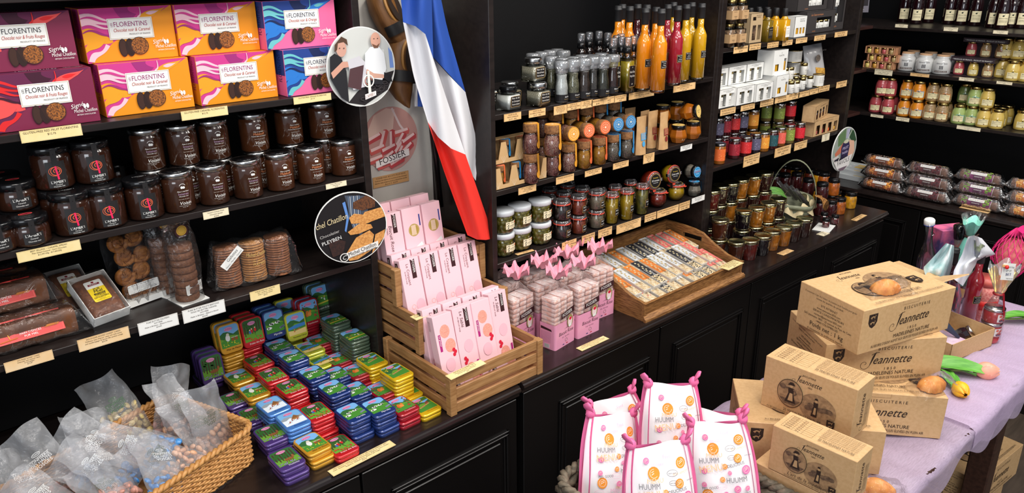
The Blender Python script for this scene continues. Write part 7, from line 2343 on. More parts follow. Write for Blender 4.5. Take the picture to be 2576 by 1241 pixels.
ccards=[(['DRIED MOREL MUSHROOMS & PORCINI','$29.99'],(195,352),(296,385),'dried mushroom jars'),(['MIX OF PEPPERCORNS &','GRINDERS   $24.99'],(312,332),(392,364),'pepper grinder carton'),(['BLACK TRUFFLE OIL','EXTRA VIRGIN  $22.99'],(446,320),(524,348),'dark truffle oil'),(['WHITE TRUFFLE OIL','100ml  $24.99'],(558,304),(628,332),'white truffle oil'),(['SET OF TRUFFLE OILS','$29.99'],(658,288),(737,314),'truffle oil trio'),(['SET OF 3 TRUFFLE','DELICACIES  $39'],(795,268),(873,294),'charcoal gift carton'),(['SET OF 6 TRUFFLE','SPECIALTIES  $59'],(947,241),(1035,266),'tall charcoal carton'),(['TRUFFLE SAUCE DUO','W/ PARMESAN  $19.99'],(96,818),(205,838),'white sauce cartons at far left'),(['DUO OF TRUFFLE','TAPENADES  $19.99'],(248,788),(348,806),'white sauce cartons, second'),(['TRUFFLE MUSTARD &','MAYONNAISE  $19.99'],(393,752),(487,776),'white sauce cartons, third'),(['TRUFFLE & OIL','GIFT SET  $34.99'],(502,726),(601,748),'white cube cartons'),(['BLACK TRUFFLE SALT','$17.99'],(606,702),(678,730),'small sauce jars, left'),(['TRUFFLE MUSTARD','$12.99'],(676,688),(755,710),'small sauce jars, middle'),(['TRUFFLE HONEY','$14.99'],(757,668),(823,692),'small sauce jars, right'),(['SUMMER TRUFFLES','CARPACCIO  $26.99'],(825,648),(902,672),'white cans'),(['TRUFFLE CHIPS','$9.99'],(960,612),(1030,640),'crisp bag'),(['FRUIT SPREADS 75% FRUIT','Apricot - Raspberry - Strawberry','Blackcurrant - Mango','$9.99'],(270,1168),(381,1210),'fruit spreads, left'),(['VEGETABLE SPREADS','Organic - artisan made','$9.99'],(502,1108),(614,1138),'fruit spreads, middle'),(['DELICIOUS W/ CHEESES','Fig & Cherry','$9.99'],(648,1066),(734,1095),'fruit spreads, right')]
for lines,tl,br,nm in ccards:
 card(lines,zc(*tl),zc(*br),'tan price card for '+nm,TAN)
card(['GIFT SET OF','4 MINI JAMS','ideal for','tasting','$14.99'],zc(853,1004),zc(902,1040),'small white card for mini jam cartons',IVORY)
# ================================================================ right-hand wall bay
zd=lambda X,Y:(2080+X/3.448,Y/3.448)
WINE=pm('dark_wine_glass',(30,10,14),.06,coat=1)
def wine():
 r=.027
 g=G().lathe([(r*.9,0),(r,.003),(r,.085),(r*.92,.105),(r*.62,.135),(r*.42,.155),(r*.36,.21),(r*.42,.212),(r*.42,.222),(0,.223)],WINE,24)
 lb=G()
 d=D().rect(-.021,.016,.021,.064,ink((236,224,184)),10)
 d.frame(-.0198,.0172,.0198,.0628,.0004,ink((150,120,80)))
 d.ell(-.002,.054,.004,.0035,ink((40,50,36)),10)
 d.line([(.0,.056),(.004,.06)],.0012,ink((40,50,36)))
 d.text('Edmond Fallot',0,.042,.004,ink((50,40,36)),shear=.25,maxw=.034)
 d.text('VINAIGRE DE VIN',0,.033,.0026,ink((50,40,36)),maxw=.03)
 d.text('DE BOURGOGNE',0,.028,.0026,ink((50,40,36)),maxw=.03)
 d.text('50 cl',.008,.02,.002,ink((50,40,36)))
 d.put(lb,round_(r+.0003,.5))
 return[('bottle',g.mesh('bottle')),('label',lb.mesh('label'))]
WB=wine()
for i,(X,Y)in enumerate([(655,195),(765,208),(872,198),(1047,211),(1152,218),(1272,225),(1422,243),(1502,253),(1585,243),(1672,248)]):
 p=stand(ZD1,*zd(X,Y),.027)
 p.x=max(p.x,XD+.03)
 thing('wine_vinegar_bottle',WB,p,-PI/2,'dark wine vinegar bottle with cream label, '+nth(i,10),'bottle','dark vinegar bottles')
g=G().box(-.035,.035,0,.001,0,.1,ink((120,116,126)))
D().poly([(-.03,.03),(.03,.03),(.03,.098),(-.03,.098)],ink((44,40,44))).text('collection',0,.012,.004,W_).put(g,front(0))
thing('grey_leaflet',[('grey_leaflet',g.mesh('grey_leaflet'))],onz(ZD1+.045,*zd(300,108)),(math.radians(-5),0,math.radians(-35)),'grey photo leaflet hanging in front of flowery brochure','leaflet')
g=G().box(-.04,.04,0,.002,0,.12,WHT)
d=D()
for k in range(70):
 d.ell(random.uniform(-.038,.038),random.uniform(.003,.055),.004,.0028,ink(((52,106,50),(90,140,70),(222,130,50),(240,236,230),(40,90,110))[k%5]),7,same=k>0)
d.text('GOURMANDE',0,.085,.007,ink((60,90,110)),maxw=.06)
d.put(g,front(0))
thing('flowery_brochure',[('flowery_brochure',g.mesh('flowery_brochure'))],(3.42,.225,ZD1),(math.radians(-6),0,math.radians(-40)),'white brochure with orange and leaf pattern on corner shelf','brochure')
def mini_pack():
 K2=pm('peach_carton',(206,150,110),.55)
 cs=[(224,200,110),(206,150,60),(190,90,90),(176,150,100)]
 fl=[]
 for k,c in enumerate(cs):
  j=G().lathe([(.009,0),(.0115,.003),(.0115,.014),(.009,.021)],pm('mini_mustard_%d'%k,c,.3,coat=.6),14)
  j.lathe([(.0098,.0205),(.0098,.0275),(0,.028)],GOLDLID,14)
  fl.append(('mini_jar',j.mesh('mini_jar'),(-.051+.034*k,.009,.002)))
 return window_carton(.14,.035,.033,K2,[(-.063+.034*k,-.039+.034*k,.003,.03)for k in range(4)],fl,[('moutarde',-.034+.034*k-.0005,.014,.002,(170,60,40),.009)for k in range(3)],'mp')
MP=mini_pack()
for k in range(3):
 thing('mini_mustard_carton',MP,(XD+.028+.004*(k%2),.132-.014*(k%2),ZD2+.0335*k),-PI/2,'peach carton of four mini mustard jars, '+('bottom','middle','top')[k]+' of stack','gift box','mini mustard cartons')
 thing('mini_mustard_carton',MP,(XD+.070,.140,ZD2+.0335*k),-PI/2,'peach carton of four mini mustard jars, back stack '+('bottom','middle','top')[k],'gift box','mini mustard cartons')
CER=pm('white_stoneware',(214,214,212),.2,coat=.6)
def crock():
 r=.0375
 g=G().lathe([(r*.9,0),(r,.003),(r,.052),(r*.92,.060),(r*.76,.064),(r*.72,.068),(r*.75,.072),(r*.72,.076)],CER,28)
 l=G().lathe([(r*.68,.074),(r*.71,.075),(r*.71,.081),(r*.66,.083),(0,.083)],pm('pale_cork',(206,164,126),.7),26)
 lb=G()
 d=D().text('Edmond Fallot',0,.044,.0062,ink((60,60,66)),shear=.25,maxw=.046)
 for k in range(3):
  d.rect(-.008+.0056*k,.022,-.0045+.0056*k,.034,ink((70,70,76)),same=k>0)
  d.poly([(-.0086+.0056*k,.034),(-.004+.0056*k,.034),(-.0063+.0056*k,.039)],ink((70,70,76)),same=True)
 d.rect(-.026,.009,.026,.016,ink((70,46,40)),8)
 d.text('MOUTARDE EN GRAINS',0,.0105,.0038,W_,maxw=.046)
 d.put(lb,round_(r+.0003,.3))
 return[('crock',g.mesh('crock')),('cork_lid',l.mesh('cork_lid')),('print',lb.mesh('print'),0)]
CK=crock()
for i,(X,Y)in enumerate([(685,617),(835,634),(985,647)]):
 p=stand(ZD2,*zd(X,Y),.0375)
 thing('stoneware_mustard_jar',CK,p,-PI/2,'white stoneware mustard jar with cork lid, front, '+nth(i,3),'jar','stoneware mustard jars')
 thing('stoneware_mustard_jar',CK,(p.x+.082,p.y+.012,ZD2),-PI/2,'white stoneware mustard jar with cork lid, behind, '+nth(i,3),'jar','stoneware mustard jars')
def mustard(fill,edge,nm,speck=None):
 r,h=.029,.083
 m=pm('mustard_'+nm,fill,.2,coat=1,rgb2=speck,scale=260)
 g=G().lathe([(r*.86,0),(r*.96,.003),(r,.012),(r,.040),(r*.92,.056),(r*.78,.066),(r*.76,.072)],m,24)
 l=G().lathe([(r*.8,.071),(r*.84,.072),(r*.84,.081),(r*.8,.083),(0,.0832)],GOLDLID,24)
 lb=G()
 rr=lambda v:r+.0004 if v<.04 else r*(1-.08*(v-.04)/.016)+.0005
 d=D().poly([(-.024,.012),(.024,.012),(.024,.042),(.012,.039),(.005,.044),(0,.041),(-.005,.044),(-.012,.039),(-.024,.042)],ink(edge))
 d.rect(-.021,.012,.021,.036,ink((238,226,180)),8)
 d.poly([(-.006,.036),(0,.0405),(.006,.036),(0,.034)],ink((60,56,40)))
 d.text('Edmond Fallot',0,.029,.0042,ink((50,40,36)),shear=.25,maxw=.034)
 d.text('MOUTARDE DE BOURGOGNE',0,.023,.0022,ink((50,40,36)),maxw=.034)
 d.text('à la '+nm,0,.019,.002,ink((50,40,36)),maxw=.03)
 d.ell(.004,.0145,.003,.0016,ink((110,70,40)),8)
 d.put(lb,round_(rr,.35))
 return[('jar',g.mesh('jar')),('lid',l.mesh('lid')),('label',lb.mesh('label'),0)]
MU={'pink':(mustard((176,74,80),(170,60,70),'framboise'),'raspberry pink'),'or':(mustard((222,138,36),(110,170,206),'épices'),'orange'),'gr':(mustard((178,150,110),(206,130,70),'grains',(140,112,76)),'grainy beige'),'gn':(mustard((160,180,106),(120,170,170),'estragon'),'pale green'),'dg':(mustard((110,130,70),(120,150,130),'poivre vert'),'deep green'),'ye':(mustard((214,184,96),(190,160,50),'Dijon'),'yellow'),'br':(mustard((130,100,70),(190,110,60),'noix',(96,70,46)),'brown')}
md=[('pink',412,978),('pink',517,996),('or',655,1013),('or',766,1031),('gr',877,1045),('gr',982,1061),('gn',1127,1078),('gn',1236,1090),('ye',1341,1108),('ye',1457,1123),('ye',1675,1133)]
ups={0:(447,838),1:(541,838),2:(682,853),3:(786,871),4:(907,881),5:(1012,896),6:(1182,896),7:(1266,925),8:(1376,940)}
cts={}
for i,(k,X,Y)in enumerate(md):
 p=stand(ZD3,*zd(X,Y),.029)
 cts[k]=cts.get(k,0)+1
 nn=ORD[cts[k]-1]+' of its colour'
 thing('mustard_jar',MU[k][0],p,-PI/2,MU[k][1]+' mustard jar, lowest shelf front, '+nn,'jar','mustard jars')
 thing('mustard_jar',MU[k][0],(p.x+.066,p.y+.008,ZD3),-PI/2,MU[k][1]+' mustard jar, lowest shelf second row, '+nn,'jar','mustard jars')
 if i in(8,9):
  thing('mustard_jar',MU[k][0],(p.x+.130,p.y+.004,ZD3),-PI/2,MU[k][1]+' mustard jar, lowest shelf third row, '+nn,'jar','mustard jars')
 if i in ups:
  kk='dg' if i==6 else k
  q=stand(ZD3+.0834,*zd(*ups[i]),.029)
  thing('mustard_jar',MU[kk][0],(max(q.x,p.x-.012),q.y,ZD3+.0834),-PI/2,MU[kk][1]+' mustard jar stacked on top, '+nn,'jar','mustard jars')
for i,(X,Y,lv)in enumerate([(1500,678,0),(1592,706,0),(1537,508,1),(1647,518,1),(1712,714,0)]):
 p=stand(ZD2+lv*.0834,*zd(X,Y),.029)
 thing('mustard_jar',MU['ye'][0],p,-PI/2,'yellow mustard jar, middle shelf, '+('stacked on top' if lv else 'at shelf level')+', '+('first','second','first','second','cut by picture edge')[i],'jar','mustard jars')
 if not lv:
  thing('mustard_jar',MU['ye'][0],(p.x+.066,p.y,ZD2),-PI/2,'yellow mustard jar, middle shelf second row, '+ORD[i],'jar','mustard jars')
 else:
  thing('mustard_jar',MU['ye'][0],(p.x+.062,p.y-.0,ZD2+.0834),-PI/2,'yellow mustard jar, middle shelf top of second row, '+ORD[i-2],'jar','mustard jars')
  # black trio packs
BLC=pm('aubergine_carton',(50,38,46),.45)
def trio(a,b,c):
 g=G().box(-.088,.088,0,.062,.062,.08,BLC,.0008)
 g.box(-.088,.088,.056,.062,0,.062,BLC)
 g.box(-.088,.088,0,.062,0,.0015,BLC)
 D().text('* PRODUCE OF FRANCE - PRODUIT DE FRANCE *',0,.068,.0052,W_,maxw=.16).put(g,front(0))
 P=[('carton',g.mesh('carton'))]
 for k,m in enumerate((a,b,c)):
  q=MU[m][0]
  b0=len(P)
  P.append(('mustard_jar',q[0][1],None,(-.058+.058*k,.03,.002)))
  P.append(('label',q[2][1],b0))
  P.append(('lid',q[1][1],b0))
 for i in range(1,len(P)):
  pass
 return P
def put_trio(parts,loc,label,s):
 root=thing('mustard_trio',parts,loc,-PI/2,label,'gift set','mustard trios')
 for o in root.children:
  if o.name.startswith('mustard_jar'):
   o.scale=(.74,.74,.74)
put_trio(trio('pink','ye','gr'),(XD+.058,-.258,ZD2),'three mustard jars under an aubergine carton top, lower',1)
put_trio(trio('pink','gr','br'),(XD+.085,-.285,ZD2+.0805),'three mustard jars under an aubergine carton top, upper',1)
dcards=[(['Balsamic Cider','Honey Vinegar','$12.99'],(596,208),(700,243),'first on bottle shelf',None),(['Balsamic Walnut Vinaigrette','Wine Vinegar','$14.99'],(1018,234),(1134,275),'second on bottle shelf',None),(['Pinot Noir Burgundy','Red Wine Vinegar','$12.99'],(1446,262),(1568,299),'third on bottle shelf',None),(['SET OF 4 MINI MUSTARDS','orange - walnut - basil','$ 14.99    $ 18.50'],(419,598),(565,660),'handwritten, below mini mustard cartons',None),(['WHOLE GRAIN DIJON IN STONEWARE','Wine jar  250g','$19.95   $24.95'],(727,630),(886,674),'peach, below stoneware jars',TAN),(['Set of 3 Mustards','$24.99'],(1150,668),(1274,710),'below mustard trio',None),(['Traditional Dijon Mustard','$7.99'],(1475,702),(1606,740),'below yellow mustard',None),(['Raspberry Mustard','$9.99'],(382,988),(488,1027),'below pink mustard',None),(['Spiced Mustard','$9.99'],(603,1012),(712,1060),'below orange mustard',None),(['Curry, Tarragon, Pepper, Wine, Basil, Green Pepper','Mustards','Burgundy gourmet mustards','$9.99'],(1130,1086),(1330,1146),'long one below green mustard',None)]
for lines,tl,br,nm,mt in dcards:
 card_d(lines,zd(*tl),zd(*br),'white price card on right-hand wall, '+nm,mt or IVORY)
 # cake logs
LOGC=pm('nonnette_cake',(112,74,54),.6,rgb2=(136,96,74),scale=40,bump=.3)
SMOKE=film('log_wrapper',(240,238,238),.1,.0,1.0,.05,.8,40)
def cake_log(lc,l2,nm):
 P=[]
 cake=G().lathe([(.0,-.0125),(.022,-.012),(.0245,-.008),(.0245,.008),(.022,.012),(0,.0125)],LOGC,18).mesh('cake')
 for k in range(6):
  P.append(('cake',cake,None,(-.0635+.0254*k,0,.0255),(0,PI/2,0)))
 lg=G()
 d=D()
 d.rect(-.0565,-.0285,.0565,.0285,W_,1)
 c=ink(lc)
 d.rect(-.055,-.027,.055,.027,c,1)
 d.rect(-.02,-.027,.02,.027,ink(tuple(int(v*.72)for v in lc)),1)
 for sx in(-1,1):
  for k in range(4):
   x,v=sx*(.037+.011*(k%2))-.004,-.013+.008*k
   d.poly([(x-.006,v-.004),(x+.006,v-.005),(x+.007,v+.004),(x-.005,v+.005)],ink(l2))
   d.poly([(x-.005,v+.005),(x+.007,v+.004),(x+.004,v+.007),(x-.007,v+.0075)],ink(tuple(min(255,int(q*1.25))for q in l2)))
 d.rect(-.031,-.003,.031,.008,W_)
 d.text('MULOT & PETITJEAN',0,.0,.0055,ink((120,40,44)),maxw=.056)
 d.text('NONNETTES',0,-.012,.0036,W_,maxw=.034)
 d.text('*',0,.011,.008,W_)
 # wrap: v runs round the log
 d.it=[(vs_,fs_,m,n)for vs_,fs_,m,n in d.it]
 R0=.0262
 def subd(vs_,fs_):
  return vs_,fs_
 fn=lambda u,v,n:(u,-(R0+EPS*n)*math.cos(v/R0+.55),.0255+(R0+EPS*n)*math.sin(v/R0+.55))
 # split tall rectangles so they follow the curve
 out=[]
 for vs_,fs_,m,n in d.it:
  if len(vs_)==4 and max(q[1]for q in vs_)-min(q[1]for q in vs_)>.01:
   x_0,x_1=min(q[0]for q in vs_),max(q[0]for q in vs_)
   v_0,v_1=min(q[1]for q in vs_),max(q[1]for q in vs_)
   N=8
   vv=[(x,v_0+(v_1-v_0)*k/N)for k in range(N+1)for x in(x_0,x_1)]
   out.append((vv,[(2*k,2*k+1,2*k+3,2*k+2)for k in range(N)],m,n))
  else:
   out.append((vs_,fs_,m,n))
 d.it=out
 d.put(lg,fn)
 P.append(('label',lg.mesh('label')))
 rnd=random.Random(3)
 wr=G()
 def wf(u,v):
  x=(u-.5)*.2
  e=max(0,(abs(x)-.078)/.022)
  a=2*PI*v
  rr=.0275*(1-.55*e)
  return(x+rnd.uniform(-.001,.001),rr*math.cos(a)*(1+.5*e)+rnd.uniform(-.0006,.0006),max(.0006,.0265+rr*math.sin(a)*(1-.5*e)-.012*e))
 wr.grid(wf,30,21,SMOKE)
 P.append(('wrapper',wr.mesh('wrapper')))
 return P
LG={'or':(cake_log((186,92,34),(236,150,60),'caramel'),'caramel-labelled'),'ma':(cake_log((116,36,44),(86,40,46),'chocolat'),'maroon-labelled'),'pu':(cake_log((142,40,112),(120,150,60),'cassis'),'purple-labelled'),'fr':(cake_log((226,130,40),(240,170,70),'orange'),'orange-fruit-labelled')}
for k,yc,in(('or',-.055),('ma',-.255),('pu',-.452),('fr',-.652)):
 kk,wd_=LG[k]
 for i,(dx,dz,dy)in enumerate(((0,0,0),(.060,.0,.012),(.122,.0,.018),(.032,.049,.012),(.094,.049,.022),(.064,.097,.03))):
  thing('cake_log',kk,(3.528+dx+(.03 if k in('pu','fr')else 0),yc+dy,ZB4+.0003+dz),(0,0,-PI/2),wd_+' wrapped cake log, '+('bottom front','bottom middle','bottom back','second layer front','second layer back','top')[i],'cake','wrapped cake logs')
YLB=pm('pale_yellow_biscuit',(206,168,84),.6,rgb2=(216,184,104),scale=60)
def flat_box():
 g=G().box(-.09,.09,0,.075,0,.012,pm('pale_grey_tray',(196,200,202),.5),.001)
 d=D()
 for k in range(2):
  y=.018+.036*k
  d.rect(.02,y-.014,.086,y+.014,YLB)
  d.ell(-.03,y,.034,.014,W_,20)
  d.ell(-.03,y,.028,.010,ink((196,206,206)),20)
  d.text('LOUISE',-.03,y-.002,.0045,ink((90,100,90)))
  d.rect(-.088,y-.014,-.066,y+.014,ink((120,150,90)))
 d.put(g,top(.012))
 return[('box',g.mesh('box'))]
FBX=flat_box()
for k in range(3):
 for j in range(2 if k<2 else 1):
  thing('biscuit_flat_box',FBX,(3.60+.085*j+.01*k,.135+.006*k,ZB4+.0003+.0235*k),-PI/2,'flat box of pale yellow biscuits at far end of right worktop, '+('bottom','middle','top')[k]+(' front' if j==0 else ' back'),'box','flat biscuit boxes')
  if k<2:
   thing('biscuit_flat_box',FBX,(3.60+.085*j+.01*k,.135+.006*k,ZB4+.0122+.0235*k),-PI/2,'flat box of pale yellow biscuits at far end, upper of a pair, '+('bottom','middle')[k]+(' front' if j==0 else ' back'),'box','flat biscuit boxes')
q=[(2080+X/3.448,320+Y/3.448)for X,Y in((1150,700),(1165,688),(1415,740),(1400,754))]
card_flat(['PAIN D EPICES ROUNDS FILLED W/ JAM  $9.99'],(q[0],q[1],q[2],q[3]),ZB4,'long narrow tan card lying before cake logs',TAN)
# ================================================================ table with lilac tulle
TBW=pm('table_walnut',(66,42,32),.4,rgb2=(52,32,24),scale=12,stretch=(1,8,8))
tx0,tx1,ty0,ty1=1.31,2.72,-1.035,-.56
P=[('table_top',G().box(tx0,tx1,ty0,ty1,ZT-.034,ZT-.004,TBW,.003).mesh('table_top'))]
for(x,y)in((tx0+.03,ty0+.03),(tx0+.03,ty1-.09),(2.205,ty0+.012),(2.205,ty1-.09)):
 P.append(('leg',G().box(0,.06,0,.06,0,ZT-.034,TBW,.004).mesh('leg'),None,(x,y,0)))
P.append(('lower_shelf',G().box(tx0+.05,tx1-.04,ty0+.075,ty1-.03,.05,.068,TBW,.002).mesh('lower_shelf')))
thing('display_table',P,(0,0,0),0,'dark walnut display table under lilac tulle and kraft boxes','table')
def sheer(name,rgb,a):
 m=film(name,(255,255,255),.5,.0,.05)
 nt=m.node_tree
 tr=next(n for n in nt.nodes if n.type=='BSDF_TRANSPARENT')
 mx=next(n for n in nt.nodes if n.type=='MIX_SHADER')
 df=nt.nodes.new('ShaderNodeBsdfDiffuse')
 df.inputs[0].default_value=lin(rgb)
 tl=nt.nodes.new('ShaderNodeBsdfTranslucent')
 tl.inputs[0].default_value=lin(rgb)
 m2,m3=nt.nodes.new('ShaderNodeMixShader'),nt.nodes.new('ShaderNodeMixShader')
 m2.inputs[0].default_value=.3
 m3.inputs[0].default_value=a
 wv_=nt.nodes.new('ShaderNodeTexNoise')
 tc=nt.nodes.new('ShaderNodeTexCoord')
 mp=nt.nodes.new('ShaderNodeMapping')
 mp.inputs['Scale'].default_value=(1,7,7)
 wv_.inputs['Scale'].default_value=60
 ma=nt.nodes.new('ShaderNodeMath')
 ma.operation='MULTIPLY_ADD'
 ma.inputs[1].default_value=.35
 ma.inputs[2].default_value=a-.17
 nt.links.new(tc.outputs['Object'],mp.inputs[0])
 nt.links.new(mp.outputs[0],wv_.inputs['Vector'])
 nt.links.new(wv_.outputs['Fac'],ma.inputs[0])
 nt.links.new(ma.outputs[0],m3.inputs[0])
 nt.links.new(df.outputs[0],m2.inputs[1])
 nt.links.new(tl.outputs[0],m2.inputs[2])
 nt.links.new(tr.outputs[0],m3.inputs[1])
 nt.links.new(m2.outputs[0],m3.inputs[2])
 nt.links.new(m3.outputs[0],mx.inputs[1])
 return m
TUL=sheer('lilac_tulle',(230,208,238),.6)
def edge_hang(x):
 return .012+.03*(.5+.5*math.sin(9*x+1))+.02*math.sin(23*x)
def tul(u,v,lift,ph):
 x=tx0-.05+(tx1-tx0+.1)*u
 H=edge_hang(x+ph)
 L=(ty1-ty0)+.08
 s=v*(L+H)
 fold=(.0028*math.sin(34*x+9*s+ph)+.0022*math.sin(70*x-20*s+2*ph))
 if s<=L-.05:
  y=ty1+.03-s
  z=ZT-.0015+lift+max(-.0015,fold)
  if y>ty1:
   z-=(y-ty1)*1.5
   y=ty1+(y-ty1)*.3
 else:
  e=s-(L-.05)
  y=ty0-.003-.008*math.sin(26*x+ph)*min(1,e*12)*.5-.004
  z=ZT-.0015-e+lift
 if x<tx0:
  z-=(tx0-x)*1.6
  x=tx0-.004+.2*(x-tx0)
 return(x,y,z)
g1=G().grid(lambda u,v:tul(u,v,0,0),110,40,TUL)
g2=G().grid(lambda u,v:tul(.42+.58*u,v,.0035,2.1),70,36,TUL)
thing('tulle_cloth',[('lower_layer',g1.mesh('lower_layer')),('upper_layer',g2.mesh('upper_layer'))],(0,0,0),0,'sheer lilac tulle spread over the walnut table','tablecloth')
# ================================================================ kraft madeleine boxes
KB=pm('madeleine_kraft',(198,160,112),.6,rgb2=(206,169,122),scale=140)
IK=ink((48,36,30))
IK2=pm('engraving_ink',(120,94,70),.6,rgb2=(84,64,48),scale=160)
IK3=pm('engraving_soft',(168,134,96),.6,rgb2=(138,108,76),scale=120)
def jean(d,x,y,h,mat=None,rot=0):
 """script word: a swash capital followed by slanted lower case"""
 m=mat or IK
 cr,sr=math.cos(rot),math.sin(rot)
 T=lambda p:(x+(p[0]*cr-p[1]*sr)*h,y+(p[0]*sr+p[1]*cr)*h)
 pts=bez((.95,1.22),(.72,.95),(.68,.55),(.42,-.15),14)
 d.line([T(p)for p in pts],[h*(.05+.13*math.sin(PI*i/14))for i in range(15)],m)
 pts=bez((.42,-.15),(.25,-.55),(-.2,-.62),(-.42,-.32),12)+bez((-.42,-.32),(-.58,-.02),(-.38,.3),(-.1,.26),10)[1:]+bez((-.1,.26),(.12,.22),(.1,-.02),(-.1,-.02),8)[1:]
 d.line([T(p)for p in pts],h*.035,m)
 pts=bez((.5,.95),(.7,1.12),(.95,1.2),(1.25,1.22),8)
 d.line([T(p)for p in pts],h*.05,m)
 xx,yy=T((.62,0))
 d.text('eannette',xx,yy,h*.88,m,'l',shear=.42,rot=rot,sx=.86)
 xe,ye=T((4.25,.08))
 return d
def shield(d,x,y,s):
 d.poly([(x-s*.5,y+s*.6),(x+s*.5,y+s*.6),(x+s*.5,y-s*.15),(x+s*.3,y-s*.5),(x,y-s*.68),(x-s*.3,y-s*.5),(x-s*.5,y-s*.15)],IK)
 c=ink((176,142,100))
 for k in range(2):
  yy=y+s*(.3-.5*k)
  d.line([(x-s*.28,yy-s*.05),(x-s*.05,yy+s*.06),(x+s*.2,yy)],s*.1,c)
  d.line([(x-s*.18,yy-s*.16),(x-s*.1,yy)],s*.05,c,same=True)
  d.line([(x+s*.18,yy-s*.16),(x+s*.12,yy)],s*.05,c,same=True)
  d.line([(x+s*.2,yy),(x+s*.28,yy+s*.14),(x+s*.18,yy+s*.18)],s*.04,c,same=True)
def maid(d,x,y,rx,ry):
 d.ell(x,y,rx,ry,IK,30)
 d.ell(x,y,rx*.96,ry*.96,IK3,30)
 d.poly([(x-rx*.8,y-ry*.45),(x+rx*.85,y-ry*.35),(x+rx*.4,y-ry*.8),(x-rx*.4,y-ry*.82)],IK2)
 d.poly([(x-rx*.1,y+ry*.1),(x+rx*.25,y+ry*.1),(x+rx*.5,y-ry*.62),(x-rx*.35,y-ry*.68)],IK)
 d.poly([(x+rx*.0,y+ry*.08),(x+rx*.2,y+ry*.08),(x+rx*.28,y-ry*.5),(x-rx*.12,y-ry*.52)],ink((186,152,110)))
 d.poly([(x-rx*.18,y+ry*.42),(x+rx*.3,y+ry*.42),(x+rx*.28,y+ry*.05),(x-rx*.12,y+ry*.05)],IK)
 d.line([(x+rx*.25,y+ry*.38),(x+rx*.5,y+ry*.12),(x+rx*.3,y-ry*.05)],rx*.12,IK2)
 d.line([(x-rx*.15,y+ry*.38),(x-rx*.5,y+ry*.3)],rx*.12,IK2)
 d.ell(x-rx*.58,y+ry*.38,rx*.26,ry*.18,IK2,12)
 d.ell(x+rx*.06,y+ry*.58,rx*.13,ry*.14,ink((186,152,110)),12)
 d.poly([(x-rx*.22,y+ry*.6),(x+rx*.36,y+ry*.66),(x+rx*.2,y+ry*.84),(x-rx*.05,y+ry*.84)],IK)
def field(d,x,y,rx,ry):
 d.ell(x,y,rx,ry,IK3,26)
 for k in range(7):
  a=random.Random(k).uniform(-.7,.7)
  d.ell(x+rx*a,y+ry*(.1-.5*abs(a)*(k%2)),rx*.2,ry*.18,IK2,10)
 d.poly([(x-rx*.22,y+ry*.1),(x+rx*.0,y+ry*.12),(x+rx*.02,y-ry*.6),(x-rx*.3,y-ry*.62)],IK)
 d.poly([(x-rx*.16,y+ry*.05),(x-rx*.06,y+ry*.05),(x-rx*.05,y-ry*.45),(x-rx*.2,y-ry*.45)],ink((180,146,104)))
 d.poly([(x-rx*.24,y+ry*.42),(x+rx*.02,y+ry*.42),(x+rx*.02,y+ry*.05),(x-rx*.2,y+ry*.05)],IK)
 d.ell(x-rx*.1,y+ry*.54,rx*.08,ry*.13,ink((180,146,104)),10)
 d.poly([(x-rx*.2,y+ry*.6),(x,y+ry*.6),(x-rx*.05,y+ry*.74),(x-rx*.16,y+ry*.74)],IK)
